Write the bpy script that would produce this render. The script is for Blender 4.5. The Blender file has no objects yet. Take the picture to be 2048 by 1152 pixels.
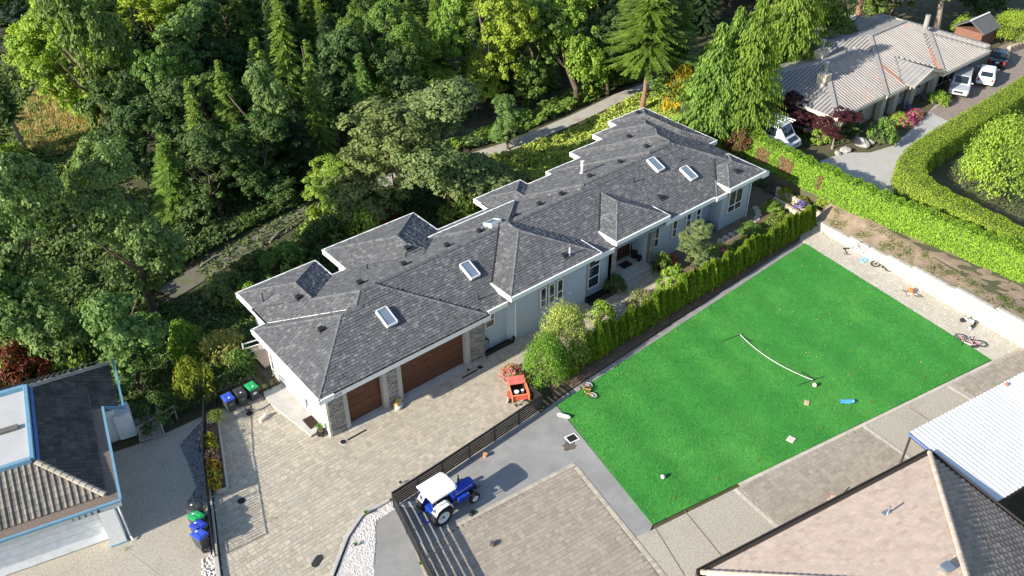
import bpy, bmesh, math, random
from math import sin, cos, pi, radians, sqrt, atan2, hypot
from mathutils import Vector, Matrix, Euler
random.seed(7)
scene = bpy.context.scene
col = scene.collection

# ------------------------------------------------------------------ camera, light, exposure
# metres; X along the long house, Y from its front towards the woods, Z up, origin at the garage corner
CAM = Vector((-15.313, -35.544, 38.0))
AZ, PITCH, ROLL, FPX = radians(50.7), radians(36.2), radians(0.49), 1780.3
def _axes():
    ca, sa = cos(AZ), sin(AZ)
    def w(x, y, z): return Vector((x*sa + y*ca, -x*ca + y*sa, z))
    fw = Vector((0, cos(PITCH), -sin(PITCH))); rt = Vector((1, 0, 0)); dn = fw.cross(rt)
    c, s = cos(ROLL), sin(ROLL)
    r2 = c*rt + s*dn; d2 = -s*rt + c*dn
    return w(*r2), w(*d2), w(*fw)
RT, DN, FW = _axes()
cam_data = bpy.data.cameras.new('camera'); cam = bpy.data.objects.new('camera', cam_data); col.objects.link(cam)
cam.matrix_world = Matrix((( RT.x, -DN.x, -FW.x, CAM.x), (RT.y, -DN.y, -FW.y, CAM.y), (RT.z, -DN.z, -FW.z, CAM.z), (0, 0, 0, 1)))
cam_data.sensor_width = 36; cam_data.lens = FPX/2048*36; cam_data.clip_start = .5; cam_data.clip_end = 3000
scene.camera = cam

SUN_EL, SUN_DIR = radians(24.5), radians(-5.5)      # elevation; direction the light travels, from +X
world = bpy.data.worlds.new('World'); scene.world = world; world.use_nodes = True
wn = world.node_tree; wn.nodes.clear()
sky = wn.nodes.new('ShaderNodeTexSky'); sky.sky_type = 'NISHITA'; sky.sun_disc = False
sky.sun_elevation = SUN_EL; sky.sun_rotation = radians(90) - (SUN_DIR + pi)
sky.air_density = 1.0; sky.dust_density = .6; sky.ozone_density = 1.0
bg = wn.nodes.new('ShaderNodeBackground'); bg.inputs['Strength'].default_value = .12
wo = wn.nodes.new('ShaderNodeOutputWorld')
wn.links.new(sky.outputs[0], bg.inputs[0]); wn.links.new(bg.outputs[0], wo.inputs[0])
sd = bpy.data.lights.new('sun', 'SUN'); sd.energy = 5.0; sd.angle = radians(.53); sd.color = (1, .93, .80)
sun = bpy.data.objects.new('sun', sd); col.objects.link(sun); sun.location = (-60, 10, 60)
ldir = Vector((cos(SUN_EL)*cos(SUN_DIR), cos(SUN_EL)*sin(SUN_DIR), -sin(SUN_EL)))
sun.rotation_euler = ldir.to_track_quat('-Z', 'Y').to_euler()
scene.view_settings.view_transform = 'Standard'; scene.view_settings.look = 'None'
scene.view_settings.exposure = 1.0; scene.view_settings.gamma = 1; scene.view_settings.use_curve_mapping = False

def site(x, y, z=0.0):
    """survey: the point at height z seen along photo sight line (x, y)"""
    d = RT*((x-1024)/FPX) + DN*((y-576)/FPX) + FW
    return CAM + d*((z-CAM.z)/d.z)
def s2(x, y, z=0.0):
    p = site(x, y, z); return (p.x, p.y)
def dist(p): return (Vector(p)-CAM).length

# ------------------------------------------------------------------ small helpers
def smooth(a, b, x):
    t = max(0., min(1., (x-a)/(b-a))); return t*t*(3-2*t)
def tag(o, label=None, cat=None, group=None, kind=None):
    if label: o['label'] = label
    if cat: o['category'] = cat
    if group: o['group'] = group
    if kind: o['kind'] = kind
    return o
def empty(name, loc=(0, 0, 0), rz=0, label=None, cat=None, group=None):
    o = bpy.data.objects.new(name, None); col.objects.link(o); o.location = loc; o.rotation_euler = (0, 0, rz)
    o.empty_display_size = .2
    return tag(o, label, cat, group)
def copy_tree(o, parent=None):
    c = o.copy(); col.objects.link(c)
    if parent: c.parent = parent
    for ch in o.children: copy_tree(ch, c)
    return c
class MB:
    """collects geometry, then links it as ONE mesh object"""
    def __init__(s): s.v = []; s.f = []; s.m = []; s.r = []
    def add(s, vs, fs, mi=0, r=None):
        o = len(s.v); s.v += [tuple(p) for p in vs]
        for f in fs: s.f.append([i+o for i in f]); s.m.append(mi); s.r.append(random.random() if r is None else r)
        return s
    def box(s, c, d, rz=0, mi=0, r=None, rot=None):
        r = random.random() if r is None else r
        R = rot if rot is not None else Matrix.Rotation(rz, 3, 'Z')
        vs = [Vector(c)+R @ Vector((sx*d[0]/2, sy*d[1]/2, sz*d[2]/2)) for sz in (-1, 1) for sy in (-1, 1) for sx in (-1, 1)]
        return s.add(vs, [(0, 2, 3, 1), (4, 5, 7, 6), (0, 1, 5, 4), (2, 6, 7, 3), (0, 4, 6, 2), (1, 3, 7, 5)], mi, r)
    def bar(s, a, b, w, h=None, mi=0, r=None):
        a = Vector(a); b = Vector(b); h = h or w; d = b-a
        q = d.to_track_quat('X', 'Z').to_matrix()
        return s.box((a+b)/2, (d.length, w, h), mi=mi, r=r, rot=q)
    def prism(s, poly, z0, z1, mi=0, r=None, bottom=True):
        n = len(poly); r = random.random() if r is None else r
        vs = [(x, y, z0) for x, y in poly]+[(x, y, z1) for x, y in poly]
        fs = [tuple(range(n, 2*n))]+[(i, (i+1) % n, n+(i+1) % n, n+i) for i in range(n)]
        if bottom: fs.append(tuple(reversed(range(n))))
        return s.add(vs, fs, mi, r)
    def extr(s, pts, vec, mi=0, r=None):
        """closed extrusion of a planar 3-D polygon along vec"""
        n = len(pts); vec = Vector(vec); r = random.random() if r is None else r
        vs = [Vector(p) for p in pts]+[Vector(p)+vec for p in pts]
        fs = [tuple(reversed(range(n))), tuple(range(n, 2*n))]+[(i, (i+1) % n, n+(i+1) % n, n+i) for i in range(n)]
        return s.add(vs, fs, mi, r)
    def tube(s, path, rad, n=8, mi=0, r=None, caps=True, closed=False):
        path = [Vector(p) for p in path]; r = random.random() if r is None else r
        m = len(path); rads = rad if isinstance(rad, (list, tuple)) else [rad]*m
        vs = []; up = None
        for i, p in enumerate(path):
            if closed: t = path[(i+1) % m]-path[i-1]
            else: t = path[min(i+1, m-1)]-path[max(i-1, 0)]
            t = t.normalized() if t.length > 1e-9 else Vector((0, 0, 1))
            if up is None: up = Vector((0, 0, 1)) if abs(t.z) < .9 else Vector((1, 0, 0))
            a = t.cross(up)
            if a.length < 1e-6: a = t.cross(Vector((0, 1, 0)))
            a.normalize(); b = a.cross(t).normalized(); up = b
            vs += [p+(a*cos(2*pi*k/n)+b*sin(2*pi*k/n))*rads[i] for k in range(n)]
        fs = []
        for i in range(m if closed else m-1):
            j = (i+1) % m
            fs += [(i*n+k, i*n+(k+1) % n, j*n+(k+1) % n, j*n+k) for k in range(n)]
        if caps and not closed: fs += [tuple(reversed(range(n))), tuple(range((m-1)*n, m*n))]
        return s.add(vs, fs, mi, r)
    def cyl(s, a, b, r0, r1=None, n=16, mi=0, r=None):
        return s.tube([a, b], [r0, r0 if r1 is None else r1], n, mi, r)
    def lathe(s, prof, n=16, c=(0, 0, 0), axis='Z', mi=0, r=None):
        """prof: list of (radius, height)"""
        r = random.random() if r is None else r
        R = {'Z': Matrix.Identity(3), 'X': Matrix.Rotation(pi/2, 3, 'Y'), 'Y': Matrix.Rotation(-pi/2, 3, 'X')}[axis]
        vs = [Vector(c)+R @ Vector((a*cos(2*pi*k/n), a*sin(2*pi*k/n), h)) for a, h in prof for k in range(n)]
        fs = [(i*n+k, i*n+(k+1) % n, (i+1)*n+(k+1) % n, (i+1)*n+k) for i in range(len(prof)-1) for k in range(n)]
        fs += [tuple(reversed(range(n))), tuple(range((len(prof)-1)*n, len(prof)*n))]
        return s.add(vs, fs, mi, r)
    def ball(s, c, rad, n=12, m=8, sc=(1, 1, 1), mi=0, r=None):
        prof = [(max(.001, sin(pi*i/m)), -cos(pi*i/m)) for i in range(m+1)]
        k0 = len(s.v); s.lathe(prof, n, (0, 0, 0), mi=mi, r=r)
        for i in range(k0, len(s.v)):
            p = s.v[i]; s.v[i] = (c[0]+p[0]*rad*sc[0], c[1]+p[1]*rad*sc[1], c[2]+p[2]*rad*sc[2])
        return s
    def torus(s, c, R, r_, n=24, m=8, axis='Z', mi=0, r=None, rot=None):
        Q = rot if rot is not None else {'Z': Matrix.Identity(3), 'X': Matrix.Rotation(pi/2, 3, 'Y'), 'Y': Matrix.Rotation(-pi/2, 3, 'X')}[axis]
        return s.tube([Vector(c)+Q @ Vector((R*cos(2*pi*k/n), R*sin(2*pi*k/n), 0)) for k in range(n)], r_, m, mi, r, closed=True)
    def mesh(s, name, mats, shade=False):
        me = bpy.data.meshes.new(name); me.from_pydata(s.v, [], s.f)
        for m in (mats if isinstance(mats, (list, tuple)) else [mats]): me.materials.append(m)
        me.polygons.foreach_set('material_index', s.m)
        a = me.attributes.new('rnd', 'FLOAT', 'FACE'); a.data.foreach_set('value', s.r)
        if shade: me.polygons.foreach_set('use_smooth', [True]*len(s.f))
        me.update(); return me
    def build(s, name, mats, parent=None, shade=False, loc=None, rz=None):
        o = bpy.data.objects.new(name, s.mesh(name, mats, shade)); col.objects.link(o)
        if parent: o.parent = parent
        if loc is not None: o.location = loc
        if rz is not None: o.rotation_euler = (0, 0, rz)
        return o
def bevel(o, w=.02, seg=2):
    m = o.modifiers.new('bevel', 'BEVEL'); m.width = w; m.segments = seg; m.limit_method = 'ANGLE'; m.angle_limit = radians(40); return o

# ------------------------------------------------------------------ materials
_mats = {}
def mat(name, c, rough=.8, var=.12, scale=3., rv=.0, bump=0., bscale=40., metal=0., c2=None, spec=.3, detail=4, stain=None, coat=0., rnd2=None, stripe=None):
    """procedural: colour noise (c..c2), per-piece tone from the rnd attribute (rv), fine bump"""
    if name in _mats: return _mats[name]
    m = bpy.data.materials.new(name); m.use_nodes = True; nt = m.node_tree; N = nt.nodes; L = nt.links
    b = N['Principled BSDF']; b.inputs['Roughness'].default_value = rough; b.inputs['Metallic'].default_value = metal
    b.inputs['Specular IOR Level'].default_value = spec; b.inputs['Coat Weight'].default_value = coat
    tc = N.new('ShaderNodeTexCoord'); nz = N.new('ShaderNodeTexNoise'); nz.inputs['Scale'].default_value = scale; nz.inputs['Detail'].default_value = detail
    nz.inputs['Roughness'].default_value = .65
    L.new(tc.outputs['Object'], nz.inputs['Vector'])
    mx = N.new('ShaderNodeMix'); mx.data_type = 'RGBA'
    d = c2 or tuple(min(1, x*(1+var)) for x in c); e = c if c2 else tuple(x*(1-var) for x in c)
    mx.inputs[6].default_value = (*e, 1); mx.inputs[7].default_value = (*d, 1)
    rp = N.new('ShaderNodeMapRange'); rp.inputs['From Min'].default_value = .3; rp.inputs['From Max'].default_value = .7
    L.new(nz.outputs['Fac'], rp.inputs['Value']); L.new(rp.outputs[0], mx.inputs[0])
    out = mx.outputs[2]
    if rv or rnd2:
        at = N.new('ShaderNodeAttribute'); at.attribute_name = 'rnd'
        if rnd2:                                   # some pieces have another colour of their own
            g = N.new('ShaderNodeMapRange'); g.inputs['From Min'].default_value = rnd2[1]; g.inputs['From Max'].default_value = rnd2[2]
            L.new(at.outputs['Fac'], g.inputs['Value'])
            m2 = N.new('ShaderNodeMix'); m2.data_type = 'RGBA'; m2.inputs[7].default_value = (*rnd2[0], 1)
            L.new(g.outputs[0], m2.inputs[0]); L.new(out, m2.inputs[6]); out = m2.outputs[2]
        if rv:
            mr = N.new('ShaderNodeMapRange'); mr.inputs['To Min'].default_value = 1-rv; mr.inputs['To Max'].default_value = 1+rv
            L.new(at.outputs['Fac'], mr.inputs['Value'])
            hs = N.new('ShaderNodeHueSaturation'); L.new(out, hs.inputs['Color']); L.new(mr.outputs[0], hs.inputs['Value']); out = hs.outputs[0]
    if stain:                                      # (colour, scale, from, to, strength): worn or dirty patches
        n2 = N.new('ShaderNodeTexNoise'); n2.inputs['Scale'].default_value = stain[1]; n2.inputs['Detail'].default_value = 6
        n2.inputs['Roughness'].default_value = .7
        L.new(tc.outputs['Object'], n2.inputs['Vector'])
        r2 = N.new('ShaderNodeMapRange'); r2.inputs['From Min'].default_value = stain[2]; r2.inputs['From Max'].default_value = stain[3]; r2.inputs['To Max'].default_value = stain[4]
        L.new(n2.outputs['Fac'], r2.inputs['Value'])
        m3 = N.new('ShaderNodeMix'); m3.data_type = 'RGBA'; m3.inputs[7].default_value = (*stain[0], 1)
        L.new(r2.outputs[0], m3.inputs[0]); L.new(out, m3.inputs[6]); out = m3.outputs[2]
    if stripe:                                     # (direction degrees, period m, amount): lighter and darker mown or rolled bands
        mp = N.new('ShaderNodeMapping'); mp.inputs['Rotation'].default_value = (0, 0, radians(stripe[0])); L.new(tc.outputs['Object'], mp.inputs['Vector'])
        wv = N.new('ShaderNodeTexWave'); wv.inputs['Scale'].default_value = .314/stripe[1]*1.0; wv.inputs['Distortion'].default_value = 1.2; wv.inputs['Detail'].default_value = 3
        L.new(mp.outputs[0], wv.inputs['Vector']); m4 = N.new('ShaderNodeMapRange'); m4.inputs['To Min'].default_value = 1-stripe[2]; m4.inputs['To Max'].default_value = 1+stripe[2]
        L.new(wv.outputs['Fac'], m4.inputs['Value']); h2 = N.new('ShaderNodeHueSaturation'); L.new(out, h2.inputs['Color']); L.new(m4.outputs[0], h2.inputs['Value']); out = h2.outputs[0]
    L.new(out, b.inputs['Base Color'])
    if bump:
        nb = N.new('ShaderNodeTexNoise'); nb.inputs['Scale'].default_value = bscale; nb.inputs['Detail'].default_value = 5
        L.new(tc.outputs['Object'], nb.inputs['Vector'])
        bp = N.new('ShaderNodeBump'); bp.inputs['Strength'].default_value = bump; bp.inputs['Distance'].default_value = .02
        L.new(nb.outputs['Fac'], bp.inputs['Height']); L.new(bp.outputs[0], b.inputs['Normal'])
    _mats[name] = m; return m
def glass(name, c=(.02, .03, .04), rough=.06):
    if name in _mats: return _mats[name]
    m = mat(name, c, rough=rough, var=.2, scale=.7, spec=.6, coat=.3); return m
def leafmat(name='leaf', trans=.35):
    """leaf colour comes from the object's colour; every leaf varies a little"""
    if name in _mats: return _mats[name]
    m = bpy.data.materials.new(name); m.use_nodes = True; nt = m.node_tree; N = nt.nodes; L = nt.links
    N.remove(N['Principled BSDF'])
    oi = N.new('ShaderNodeObjectInfo'); at = N.new('ShaderNodeAttribute'); at.attribute_name = 'rnd'
    hs = N.new('ShaderNodeHueSaturation'); L.new(oi.outputs['Color'], hs.inputs['Color'])
    mv = N.new('ShaderNodeMapRange'); mv.inputs['To Min'].default_value = .55; mv.inputs['To Max'].default_value = 1.5; L.new(at.outputs['Fac'], mv.inputs['Value'])
    mh = N.new('ShaderNodeMapRange'); mh.inputs['To Min'].default_value = .515; mh.inputs['To Max'].default_value = .485; L.new(at.outputs['Fac'], mh.inputs['Value'])
    L.new(mv.outputs[0], hs.inputs['Value']); L.new(mh.outputs[0], hs.inputs['Hue'])
    d = N.new('ShaderNodeBsdfPrincipled'); d.inputs['Roughness'].default_value = .55; d.inputs['Specular IOR Level'].default_value = .25
    t = N.new('ShaderNodeBsdfTranslucent'); g = N.new('ShaderNodeHueSaturation'); g.inputs['Saturation'].default_value = 1.15; g.inputs['Value'].default_value = 1.25
    L.new(hs.outputs[0], d.inputs['Base Color']); L.new(hs.outputs[0], g.inputs['Color']); L.new(g.outputs[0], t.inputs['Color'])
    mx = N.new('ShaderNodeMixShader'); mx.inputs[0].default_value = trans
    L.new(d.outputs[0], mx.inputs[1]); L.new(t.outputs[0], mx.inputs[2]); L.new(mx.outputs[0], N['Material Output'].inputs['Surface'])
    _mats[name] = m; return m
LEAF = leafmat()
BARK = mat('bark', (.10, .075, .055), rough=.95, var=.4, scale=6, bump=.6, bscale=14)
PALEBARK = mat('pale_bark', (.30, .25, .20), rough=.9, var=.3, scale=5, bump=.5, bscale=14)
REDBARK = mat('red_bark', (.23, .135, .09), rough=.9, var=.35, scale=5, bump=.5, bscale=12)
WHITE = mat('white_paint', (.78, .78, .76), rough=.5, var=.04)
BLACK = mat('black_metal', (.016, .016, .018), rough=.45, var=.2, spec=.4)
RUBBER = mat('black_rubber', (.02, .02, .021), rough=.85, var=.25)
STEEL = mat('steel', (.5, .51, .52), rough=.35, var=.1, metal=.85)
GREYPL = mat('grey_plastic', (.055, .06, .065), rough=.55, var=.15)
CONC = mat('concrete', (.42, .40, .37), rough=.92, var=.12, scale=2, bump=.2, bscale=60, stain=((.24, .22, .19), .8, .5, .75, .5))

# ------------------------------------------------------------------ tiling
def clip(poly, cx):
    """Sutherland-Hodgman: polygon against a convex counter-clockwise polygon (2-D)"""
    out = poly
    for i in range(len(cx)):
        a = cx[i]; b = cx[(i+1) % len(cx)]; inp = out; out = []
        if not inp: return []
        ex, ey = b[0]-a[0], b[1]-a[1]
        def sd(p): return ex*(p[1]-a[1])-ey*(p[0]-a[0])
        for k in range(len(inp)):
            p = inp[k]; q = inp[(k+1) % len(inp)]; dp, dq = sd(p), sd(q)
            if dp >= -1e-9: out.append(p)
            if (dp > 1e-9 and dq < -1e-9) or (dp < -1e-9 and dq > 1e-9):
                t = dp/(dp-dq); out.append((p[0]+t*(q[0]-p[0]), p[1]+t*(q[1]-p[1])))
    return out
def area(p): return .5*sum(p[i][0]*p[(i+1) % len(p)][1]-p[(i+1) % len(p)][0]*p[i][1] for i in range(len(p)))
def ccw(p): return p if area(p) > 0 else list(reversed(p))
def inside(pt, poly):
    r = False; x, y = pt; n = len(poly); j = n-1
    for i in range(n):
        xi, yi = poly[i]; xj, yj = poly[j]
        if (yi > y) != (yj > y) and x < (xj-xi)*(y-yi)/(yj-yi)+xi: r = not r
        j = i
    return r
def plane_tiles(pts, along, row=.19, wid=(.22, .34), thick=(.012, .03), gap=.006, keep=None, lap=1.12):
    """rows of shingles over a convex 3-D polygon; along = horizontal eave direction. Yields (verts, faces, rnd, centre)"""
    pts = [Vector(p) for p in pts]; A = Vector(along).normalized()
    n = (pts[1]-pts[0]).cross(pts[2]-pts[0]).normalized()
    if n.z < 0: n = -n
    U = n.cross(A).normalized()
    if U.z < 0: U = -U
    o = pts[0]
    P = ccw([((p-o).dot(A), (p-o).dot(U)) for p in pts])
    x0 = min(p[0] for p in P); x1 = max(p[0] for p in P); y0 = min(p[1] for p in P); y1 = max(p[1] for p in P)
    flip = A.cross(U).dot(n) < 0
    out = []; y = y0; 
    while y < y1:
        x = x0-random.random()*wid[1]
        while x < x1:
            w = random.uniform(*wid)
            q = clip([(x+gap, y), (x+w-gap, y), (x+w-gap, y+row*lap), (x+gap, y+row*lap)], P)
            if len(q) > 2 and abs(area(q)) > .004:
                cxy = (sum(p[0] for p in q)/len(q), sum(p[1] for p in q)/len(q))
                c = o+A*cxy[0]+U*cxy[1]
                if keep is None or keep(c):
                    t = random.uniform(*thick); k = len(q)
                    top = [o+A*a+U*b+n*(.004+t*(1.0-.9*(b-y)/(row*lap))) for a, b in q]
                    bot = [o+A*a+U*b-n*.004 for a, b in q]
                    fs = [tuple(range(k))]
                    for i in range(k):
                        if abs(q[i][1]-y) < 1e-4 or abs(q[i][0]-q[(i+1) % k][0]) < 1e-4: fs.append((i, k+i, k+(i+1) % k, (i+1) % k))
                    if flip: fs = [tuple(reversed(f)) for f in fs]
                    out.append((top+bot, fs, random.random(), c))
            x += w
        y += row
    return out
def lay(tiles, name, m, parent, single=300, shade=False):
    """the nearest tiles as parts of their own, the rest joined into one part"""
    tiles = sorted(tiles, key=lambda t: dist(t[3]))
    for vs, fs, r, c in tiles[:single]:
        b = MB(); b.add([Vector(p)-c for p in vs], fs, 0, r)
        b.build(name, m, parent, shade, loc=c)
    if len(tiles) > single:
        b = MB()
        for vs, fs, r, c in tiles[single:]: b.add(vs, fs, 0, r)
        o = b.build(name+'s', m, parent, shade); o['kind'] = 'stuff'
def pave(poly, ang, row, wids, z, h=.012, gap=.012, jit=.003, brick=True):
    """paving stones inside a (maybe concave) polygon, rows at angle ang"""
    ca, sa = cos(ang), sin(ang)
    loc = ccw([(x*ca+y*sa, -x*sa+y*ca) for x, y in poly])
    x0 = min(p[0] for p in loc); x1 = max(p[0] for p in loc); y0 = min(p[1] for p in loc); y1 = max(p[1] for p in loc)
    out = []; y = y0; k = 0
    while y < y1:
        hgt = row if not isinstance(row, (tuple, list)) else random.choice(row)
        x = x0-random.random()*max(wids)
        while x < x1:
            w = random.choice(wids); cx, cy = x+w/2, y+hgt/2
            cs = [(x+gap/2, y+gap/2), (x+w-gap/2, y+gap/2), (x+w-gap/2, y+hgt-gap/2), (x+gap/2, y+hgt-gap/2)]
            if inside((cx, cy), loc):
                if all(inside(c_, loc) for c_ in cs) is False:
                    ins = [inside(c_, loc) for c_ in cs]
                    # cut stones at the border: pull corners that stick out towards the middle
                    cs = [c_ if i_ else ((c_[0]+cx)/2, (c_[1]+cy)/2) for c_, i_ in zip(cs, ins)]
                b = .012; zz = z+h+random.uniform(-jit, jit); tx = random.uniform(-jit, jit); ty = random.uniform(-jit, jit)
                W = lambda a, bb, zc: Vector((a*ca-bb*sa, a*sa+bb*ca, zc))
                top = [W(a+(b if a < cx else -b), bb+(b if bb < cy else -b), zz+(tx if a < cx else -tx)*.5+(ty if bb < cy else -ty)*.5) for a, bb in cs]
                mid = [W(a, bb, zz-.006) for a, bb in cs]; bot = [W(a, bb, z-.004) for a, bb in cs]
                fs = [(0, 1, 2, 3)]+[(4+i, 4+(i+1) % 4, (i+1) % 4, i) for i in range(4)]+[(8+i, 8+(i+1) % 4, 4+(i+1) % 4, 4+i) for i in range(4)]
                out.append((top+mid+bot, fs, random.random(), W(cx, cy, zz)))
            x += w
        y += hgt; k += 1
    return out
# ------------------------------------------------------------------ ground
def ground_z(x, y):
    """the plot is level; behind the house it falls to the trail and the woods"""
    d = smooth(9.5, 17, y) if x > -1 else smooth(7.2, 15, y)
    e = smooth(-7.0, -10.5, x)*smooth(12, 18, y)*.0
    z = -.06-2.6*d+e
    z -= 1.2*smooth(30, 70, y)
    return z
SOIL = mat('forest_soil', (.055, .045, .03), c2=(.075, .08, .035), scale=1.2, rough=1, bump=.6, bscale=8, stain=((.13, .10, .06), .25, .5, .7, .5))
b = MB(); xs = [-70+2.0*i for i in range(0, 131)]; ys = [-60+2.0*j for j in range(0, 121)]
n = len(ys)
vs = [(x, y, ground_z(x, y)) for x in xs for y in ys]
fs = [(i*n+j, (i+1)*n+j, (i+1)*n+j+1, i*n+j+1) for i in range(len(xs)-1) for j in range(n-1)]
b.add(vs, fs, 0, .5)
ground = b.build('ground', SOIL, shade=True); tag(ground, 'dark earth under the woods, gardens and paving', 'ground', kind='structure')
b = MB(); b.add([(-1500, -1500, -5.5), (1500, -1500, -5.5), (1500, 1500, -5.5), (-1500, 1500, -5.5)], [(0, 1, 2, 3)])
far = b.build('far_ground', mat('far_green', (.045, .06, .025), scale=.05, var=.4, rough=1)); tag(far, 'wooded lowland stretching away beyond the plot', 'terrain', kind='structure')

def sheet(name, poly, z, m, label, cat, th=None):
    poly = ccw(poly); b = MB()
    if th: b.prism(poly, z-th, z, r=.5)
    else: b.add([(x, y, z) for x, y in poly], [tuple(range(len(poly)))], 0, .5)
    return tag(b.build(name, m), label, cat, kind='structure')
ASPH = mat('asphalt', (.21, .205, .20), c2=(.275, .27, .26), scale=.9, rough=.95, bump=.35, bscale=90, detail=8, stain=((.34, .33, .315), .35, .48, .7, .65))
AGG = mat('aggregate', (.25, .225, .185), c2=(.50, .455, .38), scale=11, rough=.95, bump=.5, bscale=60, detail=6, stain=((.22, .20, .16), .5, .52, .75, .45))
SAND = mat('joint_sand', (.46, .41, .33), rough=1, var=.25, scale=8)
PAVER = mat('paver_beige', (.43, .38, .30), rough=.92, var=.14, scale=5, rv=.2, bump=.3, bscale=70, stain=((.33, .29, .215), .3, .52, .75, .5), rnd2=((.31, .285, .24), .72, .95))
PAVER2 = mat('paver_brown', (.30, .262, .215), rough=.92, var=.14, scale=5, rv=.13, bump=.3, bscale=70, stain=((.37, .32, .255), .35, .5, .75, .5))
PAVER3 = mat('paver_grey', (.46, .42, .355), rough=.92, var=.12, scale=5, rv=.10, bump=.3, bscale=70, stain=((.34, .31, .25), .5, .5, .75, .5))
MULCH = mat('mulch', (.13, .09, .06), rough=1, var=.5, scale=14, bump=.9, bscale=35, stain=((.30, .19, .13), 1.5, .5, .7, .6))

# beige driveway
DRV = [(-12.5, -16), (-11.6, -12), (-8.75, -3.75), (-6.62, 2.2), (-4.75, 6.5), (-1.45, 6.1), (-1.55, 4.6), (-.98, 4.6), (-.98, .75), (-.05, .75), (-.05, .3), (11.4, .3),
       (13.6, .3), (13.6, -.05), (20.4, -.05), (20.4, -.7), (23.3, -.7), (23.3, -.45), (27.2, -.45), (27.4, -2.55), (18.0, -3.5), (12.6, -2.8), (10.9, -2.5), (10.7, -6.38), (5.4, -6.55), (-.2, -6.85)]
DRV += [s2(*q) for q in ((781, 1000), (722, 1030), (690, 1075), (660, 1152), (640, 1240))]
sheet('driveway', DRV, -.006, SAND, 'light beige paved driveway in front of the garage doors', 'driveway')
drv = bpy.data.objects['driveway']
lay(pave(DRV, radians(1.0), (.24, .24, .36), (.24, .36, .36, .24), 0, gap=.03, jit=.004, h=.016), 'paver', PAVER, drv)
# grey asphalt by the tractor and up along the cedar row, lower strip, brown court
ASP = [(-.2, -6.85), (5.4, -6.55), (10.7, -6.38), (13.0, -6.1), (38.6, -4.95), (39.4, -4.5), (41.3, -4.6), (40.9, -8), (38.59, -5.47), (36.8, -5.5), (11.9, -6.5), s2(1305, 1050), s2(1300, 1062), s2(1270, 1075), (9.45, -10.9), (2.2, -10.05), (1.2, -10.0), (-1.0, -10.4)]
sheet('asphalt_lane', ASP, -.002, ASPH, 'grey asphalt lane round the tractor and beside the cedar row', 'lane')
E1 = [s2(748, 1042), s2(792, 1010), s2(828, 1085), s2(850, 1120), s2(870, 1200), s2(735, 1240), s2(742, 1152)]
sheet('asphalt_strip', E1, -.003, ASPH, 'short grey asphalt strip outside the black fence', 'lane')
CT = [(2.2, -10.05), (9.45, -10.9), (7.6, -20.6), (0.5, -21.5), (-3.5, -20.0), (-2.6, -16.5), (-1.5, -12.6), (-.9, -10.35)]
ct = sheet('paved_court', CT, -.004, mat('court_sand', (.20, .175, .14), rough=1, var=.2, scale=8), 'brown paved court beside the tractor with a pale border', 'paved court')
CTi = [(.6, -9.98), (1.2, -9.97), (9.3, -10.86), (7.42, -20.3), (0.5, -21.2), (-3.0, -20.0), (-1.25, -12.6), (-.45, -9.95)]
lay(pave(CTi, radians(-7), (.22, .3), (.3, .3, .42), 0), 'paver', PAVER2, ct, 150)
def course(a, c, w, step, m, parent, z=.002, name='border_stone', h=.02):
    """a row of border stones from a to c"""
    a = Vector((*a, 0)); c = Vector((*c, 0)); d = c-a; n_ = max(1, int(d.length/step)); ang = atan2(d.y, d.x)
    for i in range(n_):
        p = a+d*((i+.5)/n_); b = MB(); b.box((0, 0, h/2-.004), (d.length/n_-.012, w-.012, h))
        b.build(name, m, parent, loc=(p.x, p.y, z+random.uniform(0, .004)), rz=ang)
course((1.0, -9.82), (9.5, -10.73), .26, .16, PAVER, ct); course((9.38, -10.95), (7.45, -21.0), .26, .2, PAVER, ct)
course((-.35, -9.55), (-1.4, -12.6), .25, .16, PAVER, ct); course((-.62, -9.5), (-1.75, -12.9), .25, .16, PAVER, ct)

# lower strip of washed aggregate with brown paving bands
ST = [s2(1300, 1062), s2(1983, 722), s2(2048, 690), s2(2200, 610), (46, -26), (8.5, -27), (6.9, -22.2), s2(1262, 1075)]
st = sheet('aggregate_strip', ST, -.005, AGG, 'washed aggregate strip below the lawn with paving bands', 'path')
B1 = [s2(1472, 976), s2(1722, 852), s2(1817, 913), (22.6, -24.5), (14, -23), s2(1552, 1049)]
B2 = [s2(1905, 768), s2(2040, 700), s2(2120, 660), (38, -27), (31.5, -25.2), s2(1958, 806)]
lay(pave(B1, radians(-7), (.22, .3), (.3, .3, .42), 0), 'paver', PAVER2, st, 150)
lay(pave(B2, radians(-7), (.22, .3), (.3, .3, .42), 0), 'paver', PAVER2, st, 60)
A0, A1_, = s2(1312, 1047), s2(1985, 724)
course(s2(1478, 970), A1_, .22, .42, PAVER3, st, z=.003); 
course(s2(1470, 978), s2(1560, 1058), .22, .42, PAVER3, st, z=.003); course(s2(1725, 850), s2(1830, 925), .22, .42, PAVER3, st, z=.003)
course(s2(1897, 772), s2(1965, 812), .22, .42, PAVER3, st, z=.003)
b = MB()
for a_, c_ in ((s2(1369, 1021), s2(1450, 1120)), (s2(1310, 1055), s2(1370, 1152)), (s2(1820, 815), s2(1900, 868))):
    b.bar((*a_, -.004), (*c_, -.004), .05, .016)
o = b.build('expansion_joint', mat('joint_wood', (.16, .13, .09), rough=1), st); o['kind'] = 'stuff'
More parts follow.
